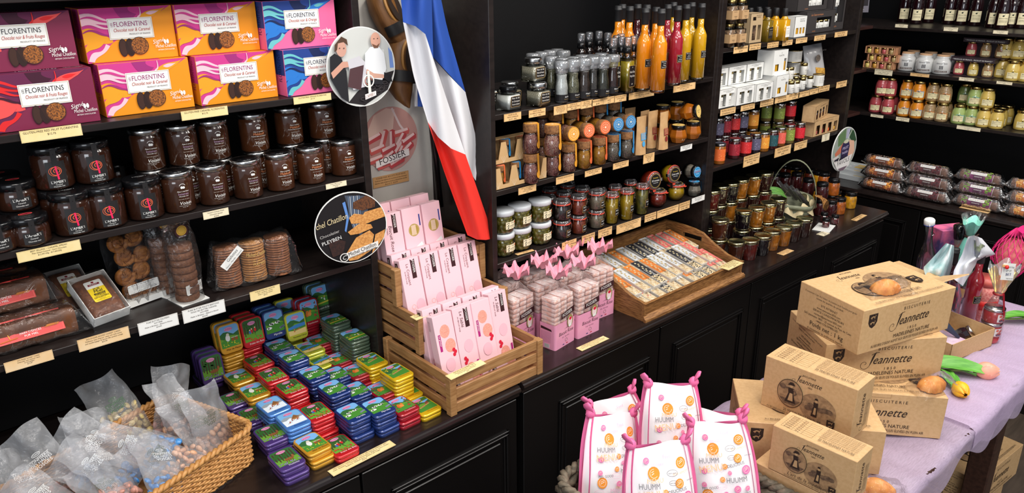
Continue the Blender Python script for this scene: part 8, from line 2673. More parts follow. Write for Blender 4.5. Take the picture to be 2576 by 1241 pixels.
def big_box():
 L,Dp,H=.303,.19,.1115
 g=G().box(-L/2,L/2,-Dp/2,Dp/2,0,H,KB,.0012)
 P=[('carton',g.mesh('carton'))]
 f=D()
 shield(f,-L*.39,H*.72,H*.25)
 f.text('BISCUITERIE',L*.08,H*.78,H*.068,IK,track=.35)
 jean(f,-L*.155,H*.46,H*.225)
 f.text('1850',L*.06,H*.30,H*.062,IK,track=.5)
 f.text('MADELEINES NATURE',L*.06,H*.185,H*.082,IK,maxw=L*.4)
 f.text("AU BEURRE D'ISIGNY AOP ET AUX ŒUFS DE POULES ÉLEVÉES EN PLEIN AIR",0,H*.08,H*.06,IK,maxw=L*.74)
 q=G()
 D().line([(-L*.09,H*.995),(-L*.09,H*.9),(L*.09,H*.9),(L*.09,H*.995)],H*.008,pm('kraft_cut',(150,116,76),.6)).put(q,front(-Dp/2))
 P.append(('tuck_tab',q.mesh('tuck_tab'),0))
 q=G()
 f.put(q,front(-Dp/2))
 P.append(('front_print',q.mesh('front_print'),0))
 s_=D()
 y=H*.84
 for t,hh in(("À consommer à l'abri de la chaleur, de la lumière et de l'humidité pour garder",.042),('toutes les qualités du produit.',.042),('',.03),('SITE INTERNET',.046),('www.jeannette1850.com',.044),('SERVICE CONSOMMATEURS',.046),('contact@jeannette1850.com',.044),('SAS Jeannette 1850 - 22 avenue du Pays de Caen',.044),('14460 COLOMBELLES',.044),('Poids net : 1 kg',.1),('À consommer de préférence avant le :',.044)):
  if hh==.1:y-=H*.06
  s_.text(t.replace('À','A'),0,y,H*hh,IK,maxw=Dp*.82)if t else None
  y-=H*(hh*1.7 if hh<.1 else .1)
 q=G()
 s_.put(q,side(-L/2))
 P.append(('side_print',q.mesh('side_print'),0))
 t=D()
 jean(t,-L*.22,Dp*.30,Dp*.085)
 t.text('BISCUITERIE',-L*.06,Dp*.425,Dp*.026,IK)
 t.text('1850',-L*.05,Dp*.24,Dp*.026,IK)
 field(t,L*.12,Dp*.03,L*.19,Dp*.27)
 maid(t,-L*.15,-Dp*.08,L*.13,Dp*.21)
 shield(t,L*.33,-Dp*.12,Dp*.16)
 t.text('MADELEINES NATURE',L*.04,-Dp*.36,Dp*.052,IK,maxw=L*.36)
 t.text("AU BEURRE D'ISIGNY AOP ET AUX ŒUFS DE POULES ÉLEVÉES EN PLEIN AIR",L*.03,-Dp*.45,Dp*.032,IK,maxw=L*.74)
 q=G()
 t.put(q,top(H))
 P.append(('lid_print',q.mesh('lid_print'),0))
 return P
BBX=big_box()
def place_big(fx,fy,ang,z,label):
 """fx, fy: near-left lower corner; ang: heading of the printed front"""
 a=math.radians(ang)
 c=Vector((fx,fy,0))+Vector((math.cos(a),math.sin(a),0))*.1515+Vector((-math.sin(a),math.cos(a),0))*.095
 thing('madeleine_box',BBX,(c.x,c.y,z),a,label,'box','large kraft madeleine boxes')
place_big(1.597,-.764,-51,ZT+.0045,'large kraft madeleine box at the bottom of the stack of three')
place_big(1.620,-.773,-35,ZT+.1165,'large kraft madeleine box in the middle of the stack of three')
place_big(1.620,-.845,-16.3,ZT+.2285,'large kraft madeleine box on top of the stack, wrapped cake on it')
place_big(1.352,-.732,-50,ZT+.0045,'large kraft madeleine box at left, under the upright carton')
place_big(2.253,-.992,-4.8,.288,'large kraft madeleine box under the table, top of its pile')
place_big(2.235,-.985,-2,.176,'large kraft madeleine box under the table, below another')
def small_box(L,Dp,H,n,motto):
 g=G().box(-L/2,L/2,-Dp/2,Dp/2,0,H,KB,.001)
 P=[('carton',g.mesh('carton'))]
 f=D()
 jean(f,-L*.15,H*.74,H*.105)
 f.text('BISCUITERIE',-L*.0,H*.87,H*.03,IK)
 f.text('1850',L*.02,H*.68,H*.03,IK)
 field(f,L*.13,H*.36,L*.2,H*.27)
 maid(f,-L*.18,H*.46,L*.145,H*.27)
 shield(f,L*.29,H*.17,H*.14)
 if motto:
  f.text("L'art de la madeleine",L*.0,H*.1,H*.07,IK,shear=.3,maxw=L*.5)
  f.text('18 MADELEINES NATURE AU BEURRE AOP',-L*.04,H*.05,H*.03,IK,maxw=L*.7)
 else:
  f.text('20 MADELEINES NATURE',-L*.02,H*.1,H*.055,IK,maxw=L*.42)
  f.text("AU BEURRE D'ISIGNY AOP ET AUX ŒUFS DE POULES ÉLEVÉES EN PLEIN AIR",-L*.02,H*.045,H*.035,IK,maxw=L*.8)
 q=G()
 f.put(q,front(-Dp/2))
 P.append(('front_print',q.mesh('front_print'),0))
 t=D()
 t.frame(-L*.44,-Dp*.34,-L*.06,Dp*.36,.0004,IK)
 for k in range(1,7):
  t.rect(-L*.44,-Dp*.34+Dp*.1*k,-L*.06,-Dp*.34+Dp*.1*k+.0003,IK,same=k>1)
 for xx in(-.31,-.19):
  t.rect(L*xx,-Dp*.34,L*xx+.0003,Dp*.36,IK,same=True)
 for k in range(7):
  t.text('Energie',-L*.41,-Dp*.32+Dp*.1*k,Dp*.045,IK,'l')
  t.text('26 g',-L*.25,-Dp*.32+Dp*.1*k,Dp*.045,IK)
 for k in range(7):
  t.text('Ingrédients: oeufs de poules, farine de blé, beurre AOP, sucre',L*.22,Dp*.36-Dp*.09*k,Dp*.045,IK,maxw=L*.44)
 t.text('20 MADELEINES NATURE',L*.22,-Dp*.34,Dp*.09,IK,maxw=L*.42)
 q=G()
 t.put(q,top(H))
 P.append(('lid_print',q.mesh('lid_print'),0))
 s_=D()
 jean(s_,.004,H*.12,Dp*.22,rot=PI/2)
 for k in range(4):
  s_.text('www.jeannette1850.com Colombelles',Dp*.2+.004*k,H*.1,.0028,IK,'l',rot=PI/2,maxw=H*.7)
 q=G()
 s_.put(q,onflat((L/2,0,0),(0,1,0),(0,0,1),(1,0,0)))
 P.append(('end_print',q.mesh('end_print'),0))
 return P
S1=small_box(.208,.085,.126,20,False)
thing('madeleine_carton',S1,(1.490,-.822,ZT+.1165),math.radians(-88),'upright kraft madeleine carton leaning on the left box, two round pictures','box','small kraft madeleine cartons')
S2=small_box(.176,.073,.106,18,True)
thing('madeleine_carton',S2,(1.3485,-.913,ZT+.0665),math.radians(-88),'upright kraft madeleine carton nearest the grey basket, script motto','box','small kraft madeleine cartons')
S3=[('carton',G().box(-.1,.1,-.04,.04,0,.06,KB,.001).mesh('carton'))]
thing('madeleine_carton',S3,(1.352,-.893,ZT+.0045),math.radians(-88),'plain kraft carton lying under the nearest upright carton','box','small kraft madeleine cartons')
thing('madeleine_carton',S1,(2.30,-.70,.0685),(math.radians(0),0,math.radians(-80)),'kraft madeleine carton standing in shadow under the table','box','small kraft madeleine cartons',3.2 if False else 1)
# ================================================================ madeleines and tulips
MADE=pm('madeleine_crumb',(222,150,70),.6,rgb2=(200,118,44),scale=40,bump=.25)
def madeleine():
 g=G()
 def fn(u,v):
  a=2*PI*u
  r=math.sin(PI*v/2)**.8
  rx,ry=.036*r,.025*r*(1-.25*math.cos(a))
  rib=1+.05*math.cos(12*a)*r
  return(rx*math.cos(a)*rib,ry*math.sin(a)*rib,.004+.02*math.cos(PI*v/2)**.8+.008*math.exp(-((v)/.35)**2))
 g.grid(fn,40,10,MADE,True,closeu=True)
 n=40
 g.add([fn(i/n,1)for i in range(n)]+[(p[0]*.9,p[1]*.9,.001)for p in(fn(i/n,1)for i in range(n))],[(i,(i+1)%n,n+(i+1)%n,n+i)for i in range(n)]+[tuple(range(n,2*n))[::-1]],MADE,True)
 w=G()
 rnd=random.Random(9)
 def wf(u,v):
  x=(u-.5)*.125
  e=max(0,(abs(x)-.038)/.024)
  y=(v-.5)*.066*(1+.15*e)
  return(x+rnd.uniform(-.001,.001),y,max(.0008,(.034*(1-abs(2*v-1)**2.5)*max(0,1-e)+.003*rnd.random()*(1+e))))
 w.grid(wf,26,13,CELLO)
 return[('cake',g.mesh('cake')),('wrapper',w.mesh('wrapper'))]
MDL=madeleine()
p=onz(ZT+.340,2228,735)
thing('madeleine',MDL,(p.x,p.y,ZT+.3403),math.radians(-30),'wrapped golden madeleine on top of the tallest box stack','madeleine','wrapped madeleines')
p=onz(ZT+.116,2345,978)
thing('madeleine',MDL,(p.x,p.y,ZT+.1163),math.radians(-20),'wrapped golden madeleine on corner of the bottom box beside yellow tulip','madeleine','wrapped madeleines')
p=onz(ZT+.004,2205,1238)
thing('madeleine',MDL,(p.x,p.y,ZT+.0042),math.radians(-60),'wrapped golden madeleine on tulle at lower picture edge','madeleine','wrapped madeleines')
STEM,LEAFG=pm('tulip_stem',(150,170,90),.5),pm('tulip_leaf',(78,150,46),.45,rgb2=(110,180,70),scale=30,stretch=(1,8,1))
def tulip(rgb,rgb2,stemlen,nleaf):
 PM=pm('petal_%d_%d_%d'%rgb,rgb,.45,rgb2=rgb2,scale=18)
 P=[]
 pet=G()
 def pf(u,v):
  w=.0155*math.sin(PI*min(1,v*.93+.07))**.7
  a=(u-.5)*2.1
  r=.0155*math.sin(PI*(.12+.8*v))+.003
  return(v*.046,r*math.sin(a)*(w/.0155),r*math.cos(a))
 pet.grid(pf,7,9,PM)
 pm_=pet.mesh('petal')
 for k in range(6):
  P.append(('petal',pm_,None,(0,0,.0),(k*PI/3+(.5 if k>2 else 0),0,0)))
 st_=G().tube([(-stemlen,.0,-.004),(-stemlen*.5,.006,-.007),(0,0,0),(.006,0,0)],.0028,STEM,8)
 P.append(('stem',st_.mesh('stem')))
 for k in range(nleaf):
  lf=G().grid(lambda u,v:(-stemlen*.9+v*(stemlen*.82+.01*k),(u-.5)*.036*math.sin(PI*min(1,v*.95+.05))**.6+(.016*v-.004)*(-1)**k,-.006+.012*math.sin(PI*v)+.006*math.cos(3*u+k)+.004*k),7,14,LEAFG)
  P.append(('leaf',lf.mesh('leaf')))
 return P
def head(z,px,py,tail,lift=.018):
 p=onz(z+lift,px,py)
 t=onz(z+lift,*tail)
 return(p.x,p.y,z+lift),math.atan2(p.y-t.y,p.x-t.x)
loc,a=head(ZT,2405,968,(2370,930))
thing('tulip',tulip((244,196,30),(236,150,30),.09,2),loc,a,'yellow tulip lying on lilac tulle beside the boxes','tulip','tulips',1.15)
loc,a=head(ZT,2452,932,(2380,928))
thing('tulip',tulip((240,150,130),(246,190,160),.13,4),loc,a,'salmon pink tulip with broad green leaves lying on lilac tulle','tulip','tulips',1.35)
loc,a=head(ZT,2600,800,(2530,800))
thing('tulip',tulip((240,170,150),(246,200,170),.12,3),loc,a,'tulip at right picture edge, leaves and stem showing','tulip','tulips')
# ================================================================ gift set on the table
zg=lambda X,Y:(2260+X/3.266,520+Y/3.266)
gx,gy,ga=2.188,-.868,math.radians(-12)
g=G()
w_,d_,h_=.205,.15,.058
for b in((0,w_,0,.002,0,h_),(0,w_,d_-.002,d_,0,h_),(0,.002,0,d_,0,h_),(w_-.002,w_,0,d_,0,h_),(0,w_,0,d_,0,.002)):
 g.box(*b,KB)
thing('open_carton',[('tray',g.mesh('tray')),('lining',G().box(.003,w_*.6,.003,d_-.003,.0025,.03,pm('lilac_leaflets',(226,206,224),.6,rgb2=(196,160,190),scale=30),.002).mesh('lining'))],(gx,gy,ZT+.003),ga,'open shallow kraft carton holding a small dark jam jar','box')
q=Vector((gx+.155*math.cos(ga)+.03,gy+.155*math.sin(ga)+.075,ZT+.006))
thing('faceted_jam_jar',[('jar',G().lathe([(.018,0),(.023,.004),(.024,.02),(.02,.03),(.017,.034)],pm('black_jam',(30,12,22),.08,coat=1),8,sm=False).mesh('jar')),('lid',G().lathe([(.0185,.033),(.0195,.034),(.0195,.042),(.018,.044),(0,.0442)],SILVLID,22).mesh('lid'))],q,(math.radians(50),0,math.radians(30)),'small dark jam jar with silver lid lying in open carton','jar')
thing('navy_cone',[('navy_cone',G().lathe([(.0,0),(.004,.002),(.021,.115),(.019,.12),(0,.121)],pm('navy_leather',(52,62,84),.6),20).mesh('navy_cone'))],(gx+.118,gy+.02,ZT+.034),(math.radians(-48),math.radians(-25),0),'dark blue rolled cone leaning out of open carton','cone')
# kraft lid flap standing behind the tallest stack
fp=onz(ZT+.30,*zg(130,560))
g=G().box(0,.21,0,.002,-.17,0,KB)
fl=G().add([(0,0,0),(.21,0,0),(.235,-.055,.02),(.03,-.06,.018),(0,.002,0),(.21,.002,0),(.235,-.053,.022),(.03,-.058,.02)],[(0,1,2,3),(7,6,5,4),(0,4,5,1),(2,6,7,3),(1,5,6,2),(3,7,4,0)],KB)
fx_,fy_=2.045,-.735
g=G().box(0,.2,0,.14,0,.225,KB,.001)
thing('open_flap_box',[('carton',g.mesh('carton')),('flap',fl.mesh('flap'),None,(0,0,.226))],(fx_,fy_,ZT+.004),math.radians(-16),'tall kraft box behind the stack with its lid flap raised','box')
BV=[(p_[0],p_[1])if len(p_)<3 else p_ for p_ in VG['r'][0]]
def put_bottle(px,py,lab_,tiltx=0,tilty=0,s=1.0,yb=None):
 p=ony(yb,px,py)
 return thing('fruit_bottle',VG['r'][0],(p.x,yb,ZT+.004),(tiltx,tilty,-.4),lab_,'bottle','gift bottles',s)
pA=onz(ZT+.004,2432,812)
thing('fruit_bottle',VG['r'][0],(pA.x,pA.y,ZT+.004),(0,0,-.5),'red fruit vinegar bottle with black cap standing in gift set','bottle','gift bottles',1.06)
thing('fruit_bottle',VG['d'][0],(pA.x-.075,pA.y+.05,ZT+.004),(0,0,-.5),'dark bottle with black cap among gift cloths','bottle','gift bottles',1.08)
# swing-top clear bottle
CLR=film('clear_bottle',(246,248,250),.03,.06,1.1,.02)
sw=G().lathe([(.03,0),(.031,.003),(.031,.15),(.026,.18),(.016,.21),(.0125,.235),(.0125,.285),(.0145,.29)],CLR,24)
stp=G().lathe([(.013,.288),(.016,.29),(.016,.305),(.013,.309),(0,.31)],WHT,18)
stp.lathe([(.0162,.289),(.0162,.2915)],ink((60,80,170)),18)
wire=G()
for s_ in(-1,1):
 wire.tube([(s_*.0165,0,.298),(s_*.018,-.004,.275),(s_*.016,-.009,.258)],.001,WIRE,5)
wire.tube([(-.016,-.009,.258),(0,-.017,.256),(.016,-.009,.258)],.001,WIRE,5)
thing('swing_top_bottle',[('bottle',sw.mesh('bottle')),('stopper',stp.mesh('stopper')),('wire_bail',wire.mesh('wire_bail'))],(pA.x+.05,pA.y+.15,ZT+.004),(math.radians(-6),math.radians(-9),.4),'clear swing-top bottle with white stopper in gift set','bottle')
# teal tissue bundle
TEA=pm('mint_tissue',(150,222,204),.55,rgb2=(120,200,184),scale=24)
tb=G().grid(lambda u,v:((.012+.03*v**1.2)*math.cos(2*PI*u)*(1+.12*math.sin(10*PI*u)*v),(.010+.018*v)*math.sin(2*PI*u),.05*v+.006*math.sin(8*PI*u)*v),40,8,TEA,True,closeu=True)
tb.lathe([(.0,.0),(.012,.0),(.028,-.06),(.026,-.16),(0,-.165)],TEA,18)
tc_=G().grid(lambda u,v:((.013+.038*v)*math.cos(2*PI*u)*(1+.1*math.sin(14*PI*u)*v),(.011+.022*v)*math.sin(2*PI*u),.068*v),40,6,CELLO,True,closeu=True)
rb=G().tube([(.0135*math.cos(a_),.0125*math.sin(a_),.0)for a_ in(2*PI*i/12 for i in range(12))],.0035,pm('brown_ribbon',(70,44,40),.4),6,closed=True)
for s_ in(-1,1):
 rb.tube([(0,-.013,0),(s_*.016,-.018,.006),(s_*.02,-.018,-.004),(0,-.014,-.001)],.0028,pm('brown_ribbon',(70,44,40),.4),6)
pT=ony(pA.y+.06,2440,594)
thing('tissue_bundle',[('tissue',tb.mesh('tissue')),('cellophane',tc_.mesh('cellophane')),('ribbon',rb.mesh('ribbon'))],(pT.x,pA.y+.06,pT.z),0,'mint green tissue bundle tied with brown ribbon in gift set','gift')
# white scalloped cloth draped in front
WCL=pm('white_gift_cloth',(228,230,236),.7)
PCL=pm('pastel_print_cloth',(214,222,226),.7,rgb2=(160,196,198),scale=28)
yc_=pA.y-.01
def cl_(pts,mat,name,yb,nu=10,nv=10,amp=.012):
 return cloth(pts,mat,name,nu,nv,yb,amp)
thing('white_cloth',[cl_([[(2435,596),(2450,592),(2470,600)],[(2420,640),(2460,640),(2504,640)],[(2400,680),(2430,665),(2462,655)],[(2396,700),(2422,720),(2440,690)]],WCL,'drape',yc_,13,13,.012),cl_([[(2449,603),(2478,618)],[(2452,650),(2470,650)]],pm('slate_print',(110,110,140),.7,rgb2=(140,150,120),scale=40),'printed_lining',yc_-.014,6,6,.002)],(0,0,0),0,'white scalloped cloth draped over the gift bottles','cloth')
thing('pastel_cloth',[('pastel_cloth',cl_([[(2380,612),(2400,618)],[(2345,650),(2400,660)],[(2322,674),(2400,690)],[(2330,700),(2390,730)]],PCL,'pastel_cloth',yc_+.05,10,12,.014)[1])],(0,0,0),0,'pastel leaf-print cloth left of gift bottles','cloth')
FLO=pm('floral_cloth',(40,92,110),.7,rgb2=(190,84,110),scale=50)
thing('floral_cloth',[('floral_cloth',cl_([[(2384,705),(2415,715)],[(2396,740),(2420,750)],[(2395,780),(2412,790)]],FLO,'floral_cloth',yc_-.005,8,10,.01)[1])],(0,0,0),0,'teal and pink flowered cloth under the gift bottles','cloth')
thing('pink_gift_box',[('pink_gift_box',G().box(-.05,.05,-.03,.03,0,.16,pm('pink_pattern_box',(236,110,150),.5,rgb2=(60,60,110),scale=22),.001).mesh('pink_gift_box'))],(pA.x+.09,pA.y+.11,ZT+.085),math.radians(-30),'pink patterned box standing behind mint tissue','box')if False else None
g=G().box(-.055,.055,-.03,.03,0,.255,pm('pink_pattern_box',(236,110,150),.5,rgb2=(70,60,110),scale=16),.001)
thing('pink_gift_box',[('pink_gift_box',g.mesh('pink_gift_box'))],(pA.x+.115,pA.y+.135,ZT+.004),math.radians(-30),'pink patterned box standing behind mint tissue','box')
# jars in cellophane with gold tissue and red ribbon
pJ=onz(ZT+.003,2508,862)
jr=G().lathe([(.026,0),(.0275,.002),(.0275,.034),(.026,.036)],pm('berry_candle',(176,50,54),.3,coat=.8),22)
jr.lathe([(.0278,.036),(.0278,.044),(0,.0445)],SILVLID,22)
d=D().rect(-.03,.006,.03,.03,ink((240,236,232)),12)
for k in range(9):
 d.ell(-.014+random.uniform(-.009,.009),.018+random.uniform(-.008,.008),.005,.004,ink(((206,50,54),(226,110,90),(90,60,90))[k%3]),8)
d.text('CONFIT',.012,.02,.004,ink((170,50,60)),maxw=.022)
d.text('FLEURS',.012,.013,.004,ink((170,50,60)),maxw=.022)
d.put(jr,round_(.0278,.2))
jm=jr.mesh('candle_jar')
cv=G().grid(lambda u,v:((.031*(1 if v<.62 else 1-(v-.62)/.38*.72))*math.cos(2*PI*u)*(1+.05*math.sin(16*PI*u)*v),(.031*(1 if v<.62 else 1-(v-.62)/.38*.72))*math.sin(2*PI*u),.002+.15*v),36,12,BAGC,True,closeu=True)
GT=film('gold_cellophane',(226,190,100),.1,.04,1.1,.25)
gt=G().grid(lambda u,v:((.010+.042*v)*math.cos(2*PI*u)*(1+.2*math.sin(12*PI*u)*v),(.009+.03*v)*math.sin(2*PI*u),.15+.085*v+.01*math.sin(10*PI*u)*v),44,7,GT,True,closeu=True)
RIB=pm('crimson_ribbon',(150,26,40),.35)
rb=G().tube([(.0125*math.cos(a_),.0125*math.sin(a_),.15)for a_ in(2*PI*i/12 for i in range(12))],.003,RIB,6,closed=True)
rb.grid(lambda u,v:(-.006-.012*v+.012*u,-.014-.016*v,.15-.06*v+.004*u),3,6,RIB)
thing('jar_gift',[('candle_jar',jm,None,(0,0,.018)),('candle_jar',jm,None,(0,0,.064)),('base_jar',G().lathe([(.026,0),(.027,.002),(.027,.016),(0,.017)],pm('red_base_jar',(190,40,46),.2,coat=1),20).mesh('base_jar')),('cellophane',cv.mesh('cellophane')),('gold_tissue',gt.mesh('gold_tissue')),('ribbon',rb.mesh('ribbon'))],(pJ.x,pJ.y+.025,ZT+.003),0,'two stacked jars in cellophane with gold tissue and crimson ribbon','gift')
BA=pm('pink_bath_salt',(206,104,100),.6,rgb2=(226,150,140),scale=240)
bj=G().lathe([(.03,0),(.034,.003),(.034,.07),(.03,.085)],BA,22)
bj.lathe([(.031,.085),(.031,.1),(0,.101)],pm('rose_lid',(196,90,80),.4),22)
pS=pA+Vector((.075,-.005,0))
thing('bath_salt_jar',[('jar',bj.mesh('jar')),('band',G().lathe([(.0344,.03),(.0344,.052)],REDL,22).mesh('band'))],(pA.x+.068,pA.y-.012,ZT+.065),0,'pink jar with red band behind gift bottle','jar')if False else None
thing('bath_salt_jar',[('jar',bj.mesh('jar')),('band',G().lathe([(.0344,.03),(.0344,.052)],REDL,22).mesh('band'))],(pA.x+.072,pA.y-.006,ZT+.004),0,'pink jar with red band beside red gift bottle','jar',None,1.35)
ors=G().lathe([(0,-.006),(.03,-.006),(.034,0),(.03,.006),(0,.006)],pm('orange_soap',(236,120,70),.5,rgb2=(244,160,110),scale=70),22)
pO=ony(pA.y-.035,2528,722)
thing('orange_soap',[('orange_soap',ors.mesh('orange_soap'))],(pO.x,pA.y-.02,pO.z),(math.radians(80),0,math.radians(-20)),'round orange patterned disc behind wrapped jars','soap')
NETM=pm('hot_pink_net',(226,40,120),.5)
nb=G()
cN=ony(pA.y-.01,2560,715)
for k in range(16):
 a0=2*PI*k/16
 for s_ in(-1,1):
  nb.tube([(.075*math.sin(PI*t*.95+.08)*math.cos(a0+s_*t*1.6),.06*math.sin(PI*t*.95+.08)*math.sin(a0+s_*t*1.6),.2*t-.1)for t in(i/11 for i in range(12))],.0016,NETM,5)
st_=G().grid(lambda u,v:(-.05+.16*u,-.03+.02*v,.10-.05*u+.012*v+.02*math.sin(3*u)),10,3,NETM)
fr_=G().ball((0,0,-.01),.06,.048,.075,pm('pink_biscuit_bundle',(232,140,130),.7,rgb2=(206,84,100),scale=40),18,10)
thing('net_bag',[('net',nb.mesh('net')),('strap',st_.mesh('strap')),('contents',fr_.mesh('contents'))],(cN.x+.01,pA.y+.03,ZT+.105),0,'hot pink string net bag at right picture edge','bag')
gp=G().lathe([(0,0),(.02,.002),(.028,.06),(.02,.12),(.012,.15),(.012,.2),(0,.2)],film('gold_bottle_glass',(236,214,140),.04,.05,1.1,.12),20)
gk=G().lathe([(.013,.19),(.0135,.192),(.0135,.225),(0,.226)],BLKLID,16)
thing('gold_tinted_bottle',[('bottle',gp.mesh('bottle')),('cap',gk.mesh('cap'))],(pA.x+.16,pA.y+.085,ZT+.004),(math.radians(-4),math.radians(-14),0),'slim gold-tinted bottle with black cap leaning in gift set','bottle',None,1.25)
tg=G().box(-.034,.034,-.0008,0,-.024,.024,WHT)
d=D().text("THE QUEEN'S PEARL",.002,.010,.0052,BLK,shear=.15,maxw=.056)
d.text('GIFT SET',.0,.0,.0056,BLK,shear=.15)
d.text('$68.75',.002,-.011,.0075,ink((40,50,110)),shear=.15)
d.text('*TAXES INCLUDED',.012,-.021,.003,BLK,maxw=.04)
d.put(tg,front(-.0008))
pin=G().box(-.04,-.012,-.005,.0,.012,.019,pm('clothes_peg',(206,160,100),.6),.001)
pin.ball((-.028,-.008,.013),.006,.005,.006,pm('ladybird_red',(206,30,30),.3),10,6)
pG=ony(pJ.y+.0,2536,684)
thing('handwritten_tag',[('tag',tg.mesh('tag')),('peg',pin.mesh('peg'),None,(0,0,0),(0,0,0),'wooden peg with red bead')],pG,(math.radians(-8),math.radians(14),math.radians(-12)),'white handwritten gift set price tag clipped with wooden peg','price tag')
# ================================================================ grey basket of printed paper bags
HYA=pm('grey_water_hyacinth',(120,108,90),.7,rgb2=(84,76,62),scale=60,bump=.3,stretch=(1,1,3))
hx0,hx1,hy0,hy1,hz=.962,1.292,-.99,-.53,.80
hw,hd2=hx1-hx0,hy1-hy0
bz=G()
rows_=22
for k in range(rows_):
 z=.012+(hz-.012)*(k+.5)/rows_
 for s_ in range(2):
  path=[]
  N=84
  for i,(p_,q_)in enumerate(rperim(hw*(.86+.14*z/hz),hd2*(.86+.14*z/hz),.05,N)):
   a_=2*PI*21*i/N+s_*PI+(k%2)*PI/2
   path.append((p_[0]+q_[0]*.008*math.cos(a_),p_[1]+q_[1]*.008*math.cos(a_),z+.009*math.sin(a_)))
  bz.tube(path,.0105,HYA,6,closed=True)
o=thing('grey_woven_basket',[('weave',bz.mesh('weave')),('rim',braid(hw,hd2,.05,hz+.004,.010,HYA,200,40).mesh('rim')),('floor_pad',G().box(-hw*.4,hw*.4,-hd2*.4,hd2*.4,.012,.5,HYA).mesh('floor_pad'))],((hx0+hx1)/2,(hy0+hy1)/2,0),0,'tall grey braided basket holding printed paper bags','basket')
for c in o.children:
 if c.name.startswith('weave'):
  c['kind']='stuff'
PAP=pm('printed_bag_paper',(238,234,236),.6,bump=.15,scale=30)
HPK=pm('pink_bag_paper',(238,112,164),.5,bump=.2,scale=30)
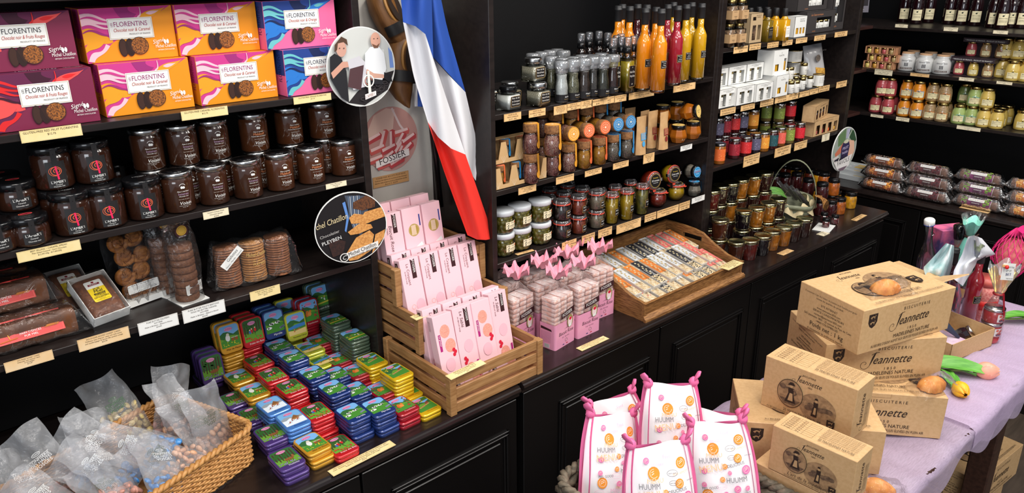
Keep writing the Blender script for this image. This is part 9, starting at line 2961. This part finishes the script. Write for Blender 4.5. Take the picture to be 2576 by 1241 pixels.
def paper_bag(seed):
 rnd=random.Random(seed)
 W0,H0,T0=.175,.235,.04
 def wid(v):
  return W0/2*(1-.22*v**3)
 def dep(u,v):
  return T0*(1-abs(2*u-1)**2.2)**.6*(1-.85*v**4)*(.75+.25*math.sin(PI*min(1,v+.25)))+.0015*math.sin(14*u+9*v+seed)
 f=G().grid(lambda u,v:((2*u-1)*wid(v),-dep(u,v),H0*v+.006*math.sin(5*u+seed)*v),19,19,PAP)
 b=G().grid(lambda u,v:((1-2*u)*wid(v)*1.06,dep(u,v)*.9-(.008 if u in(0,1)else 0),H0*v*1.0),19,19,HPK)
 eg=G()
 for s_ in(-1,1):
  eg.grid(lambda u,v:(s_*(wid(v)*(.86+.2*u)),-dep(.5+.5*(.86 if u==0 else .98),v)-.0035+.02*u,H0*v),4,19,HPK)
 ear=[]
 for s_ in(-1,1):
  e=G().ball((s_*wid(1)*.98,0,H0+.004),.014,.011,.014,HPK,10,7,None,.3)
  e.tube([(s_*wid(1)*.98,0,H0+.006),(s_*wid(1)*1.15,-.004,H0+.022),(s_*wid(1)*1.22,-.002,H0+.030)],[.008,.012,.009],HPK,8,flat=(1.4,.5))
  ear.append(('tied_corner',e.mesh('tied_corner')))
 d=D()
 OR2,PK2,GY,LO,LP,LG_=ink((240,150,50)),ink((232,110,170)),ink((120,118,122)),ink((246,196,150)),ink((240,186,212)),ink((70,66,70))
 def badge(x,y,r,c):
  d.ell(x,y,r,r*1.05,c,14)
  d.ring(x,y,r*.72,r*.72,r*.08,ink((250,226,206)),14)
  d.line([(x-r*.4,y-r*.2),(x+r*.4,y+r*.25)],r*.12,ink((250,226,206)))
  d.line([(x-r*.4,y+r*.15),(x+r*.3,y+r*.5)],r*.1,ink((250,226,206)),same=True)
 for x,y,r in((-.02,.172,.0145),(.048,.190,.0125),(.040,.145,.0105),(-.045,.060,.0135),(.004,.128,.0065),(-.005,.096,.0065),(.048,.028,.012),(-.03,.018,.010)):
  badge(x,y,r,OR2)
 for x,y,r in((-.048,.12,.007),(-.036,.202,.007),(.058,.115,.0105),(.030,.070,.0085),(.0,.058,.0075),(.014,.112,.005),(-.052,.086,.006),(.01,.022,.0075),(.056,.07,.006)):
  badge(x,y,r,PK2)
 d.text('HUUMM',-.034,.139,.0125,GY,maxw=.05)
 d.text('HUUMM',.030,.088,.0125,GY,maxw=.055)
 d.text('MENU',-.030,.118,.0165,LO,maxw=.062,rot=.1)
 d.text('MENU',-.02,.153,.010,LO)
 d.text('MENU',-.005,.036,.0105,LP)
 d.text('MENU',.038,.012,.010,LO)
 d.text('DELICIOUS',.032,.128,.0075,LG_,maxw=.046,rot=.12)
 d.text('DELICIOUS',.046,.054,.0065,LG_,maxw=.036,rot=.12)
 d.text('DELICIOUS',-.04,.005,.006,LG_,maxw=.034)
 d.text('FEEL GOOD',-.038,.075,.0062,LG_,maxw=.04,rot=.1)
 d.text('FEEL GOOD',.012,.048,.0065,LO,maxw=.046,rot=.1)
 d.text('BON APPETIT',.044,.168,.005,LO,maxw=.04,rot=.1)
 d.text('BON APPETIT',.036,.04,.0048,LO,maxw=.04)
 d.text('DELIVERY',-.012,.19,.0055,LP,maxw=.03)
 d.text('Feed',.012,.207,.007,LP)
 for x,y,rx in((.022,.172,.013),(.066,.152,.012),(-.01,.08,.013),(.022,.15,.010),(-.056,.036,.012),(.008,.005,.012)):
  d.ring(x,y,rx,rx*.6,.0007,LP if x<.02 else LG_,18)
  d.text('yum yum',x,y-.0015,.0035,LP if x<.02 else LG_,maxw=rx*1.5)
 q=G()
 fm=lambda u,v,n:(u,-dep(max(0,min(1,.5+u/(2*wid(v/H0)))),v/H0)-.0012-EPS*n,v)
 keep=[(vs_,fs_,m,n)for vs_,fs_,m,n in d.it if max(abs(a_[0])for a_ in vs_)<W0*.43]
 d.it=keep
 d.put(q,fm)
 return[('paper_front',f.mesh('paper_front')),('pink_back',b.mesh('pink_back')),('pink_edges',eg.mesh('pink_edges'))]+ear+[('print',q.mesh('print'),0)]
PBG=[paper_bag(1),paper_bag(4),paper_bag(7)]
for i,(k,px,py,z,yaw,lean,roll,wd_)in enumerate(((0,1690,1185,.80,-30,-22,5,'uppermost in the middle'),(1,1535,1265,.74,-22,-24,12,'left against the rim'),(2,1825,1290,.76,-44,-22,-6,'right beside the kraft cartons'),(1,1665,1360,.80,-34,-18,0,'front middle, cut by lower picture edge'),(2,1590,1195,.72,-24,-20,-10,'behind the left one'),(0,1775,1245,.72,-42,-20,8,'behind the right one'))):
 p=onz(z,px,py)
 thing('printed_paper_bag',PBG[k],(p.x,p.y,z),(math.radians(lean),math.radians(roll),math.radians(yaw)),'pink-edged printed paper bag in grey basket, '+wd_,'paper bag','printed paper bags',.80)
st2=G().box(-.03,.03,-.0006,0,-.03,.03,WHT)
d=D().ring(0,0,.026,.026,.001,BLK,28)
d.text('COMPOSTABLE',0,.0165,.0042,BLK,maxw=.036)
d.text('À LA MAISON'.replace('À','A'),0,-.021,.0042,BLK,maxw=.034)
d.line([(-.01,-.008),(-.01,.008),(0,.013),(.01,.008),(.01,-.008),(.003,-.008)],.001,BLK)
d.ell(0,.001,.004,.005,BLK,10)
d.line([(0,-.012),(0,.002)],.001,BLK)
d.put(st2,front(-.0006))
p=ony(-.74,1752,1150)
ps=onz(.835,1752,1170)
thing('compost_label',[('compost_label',st2.mesh('compost_label'))],onz(.86,1750,1150),(math.radians(-24),math.radians(4),math.radians(-30)),'square white home-compost label on the middle paper bag','label')
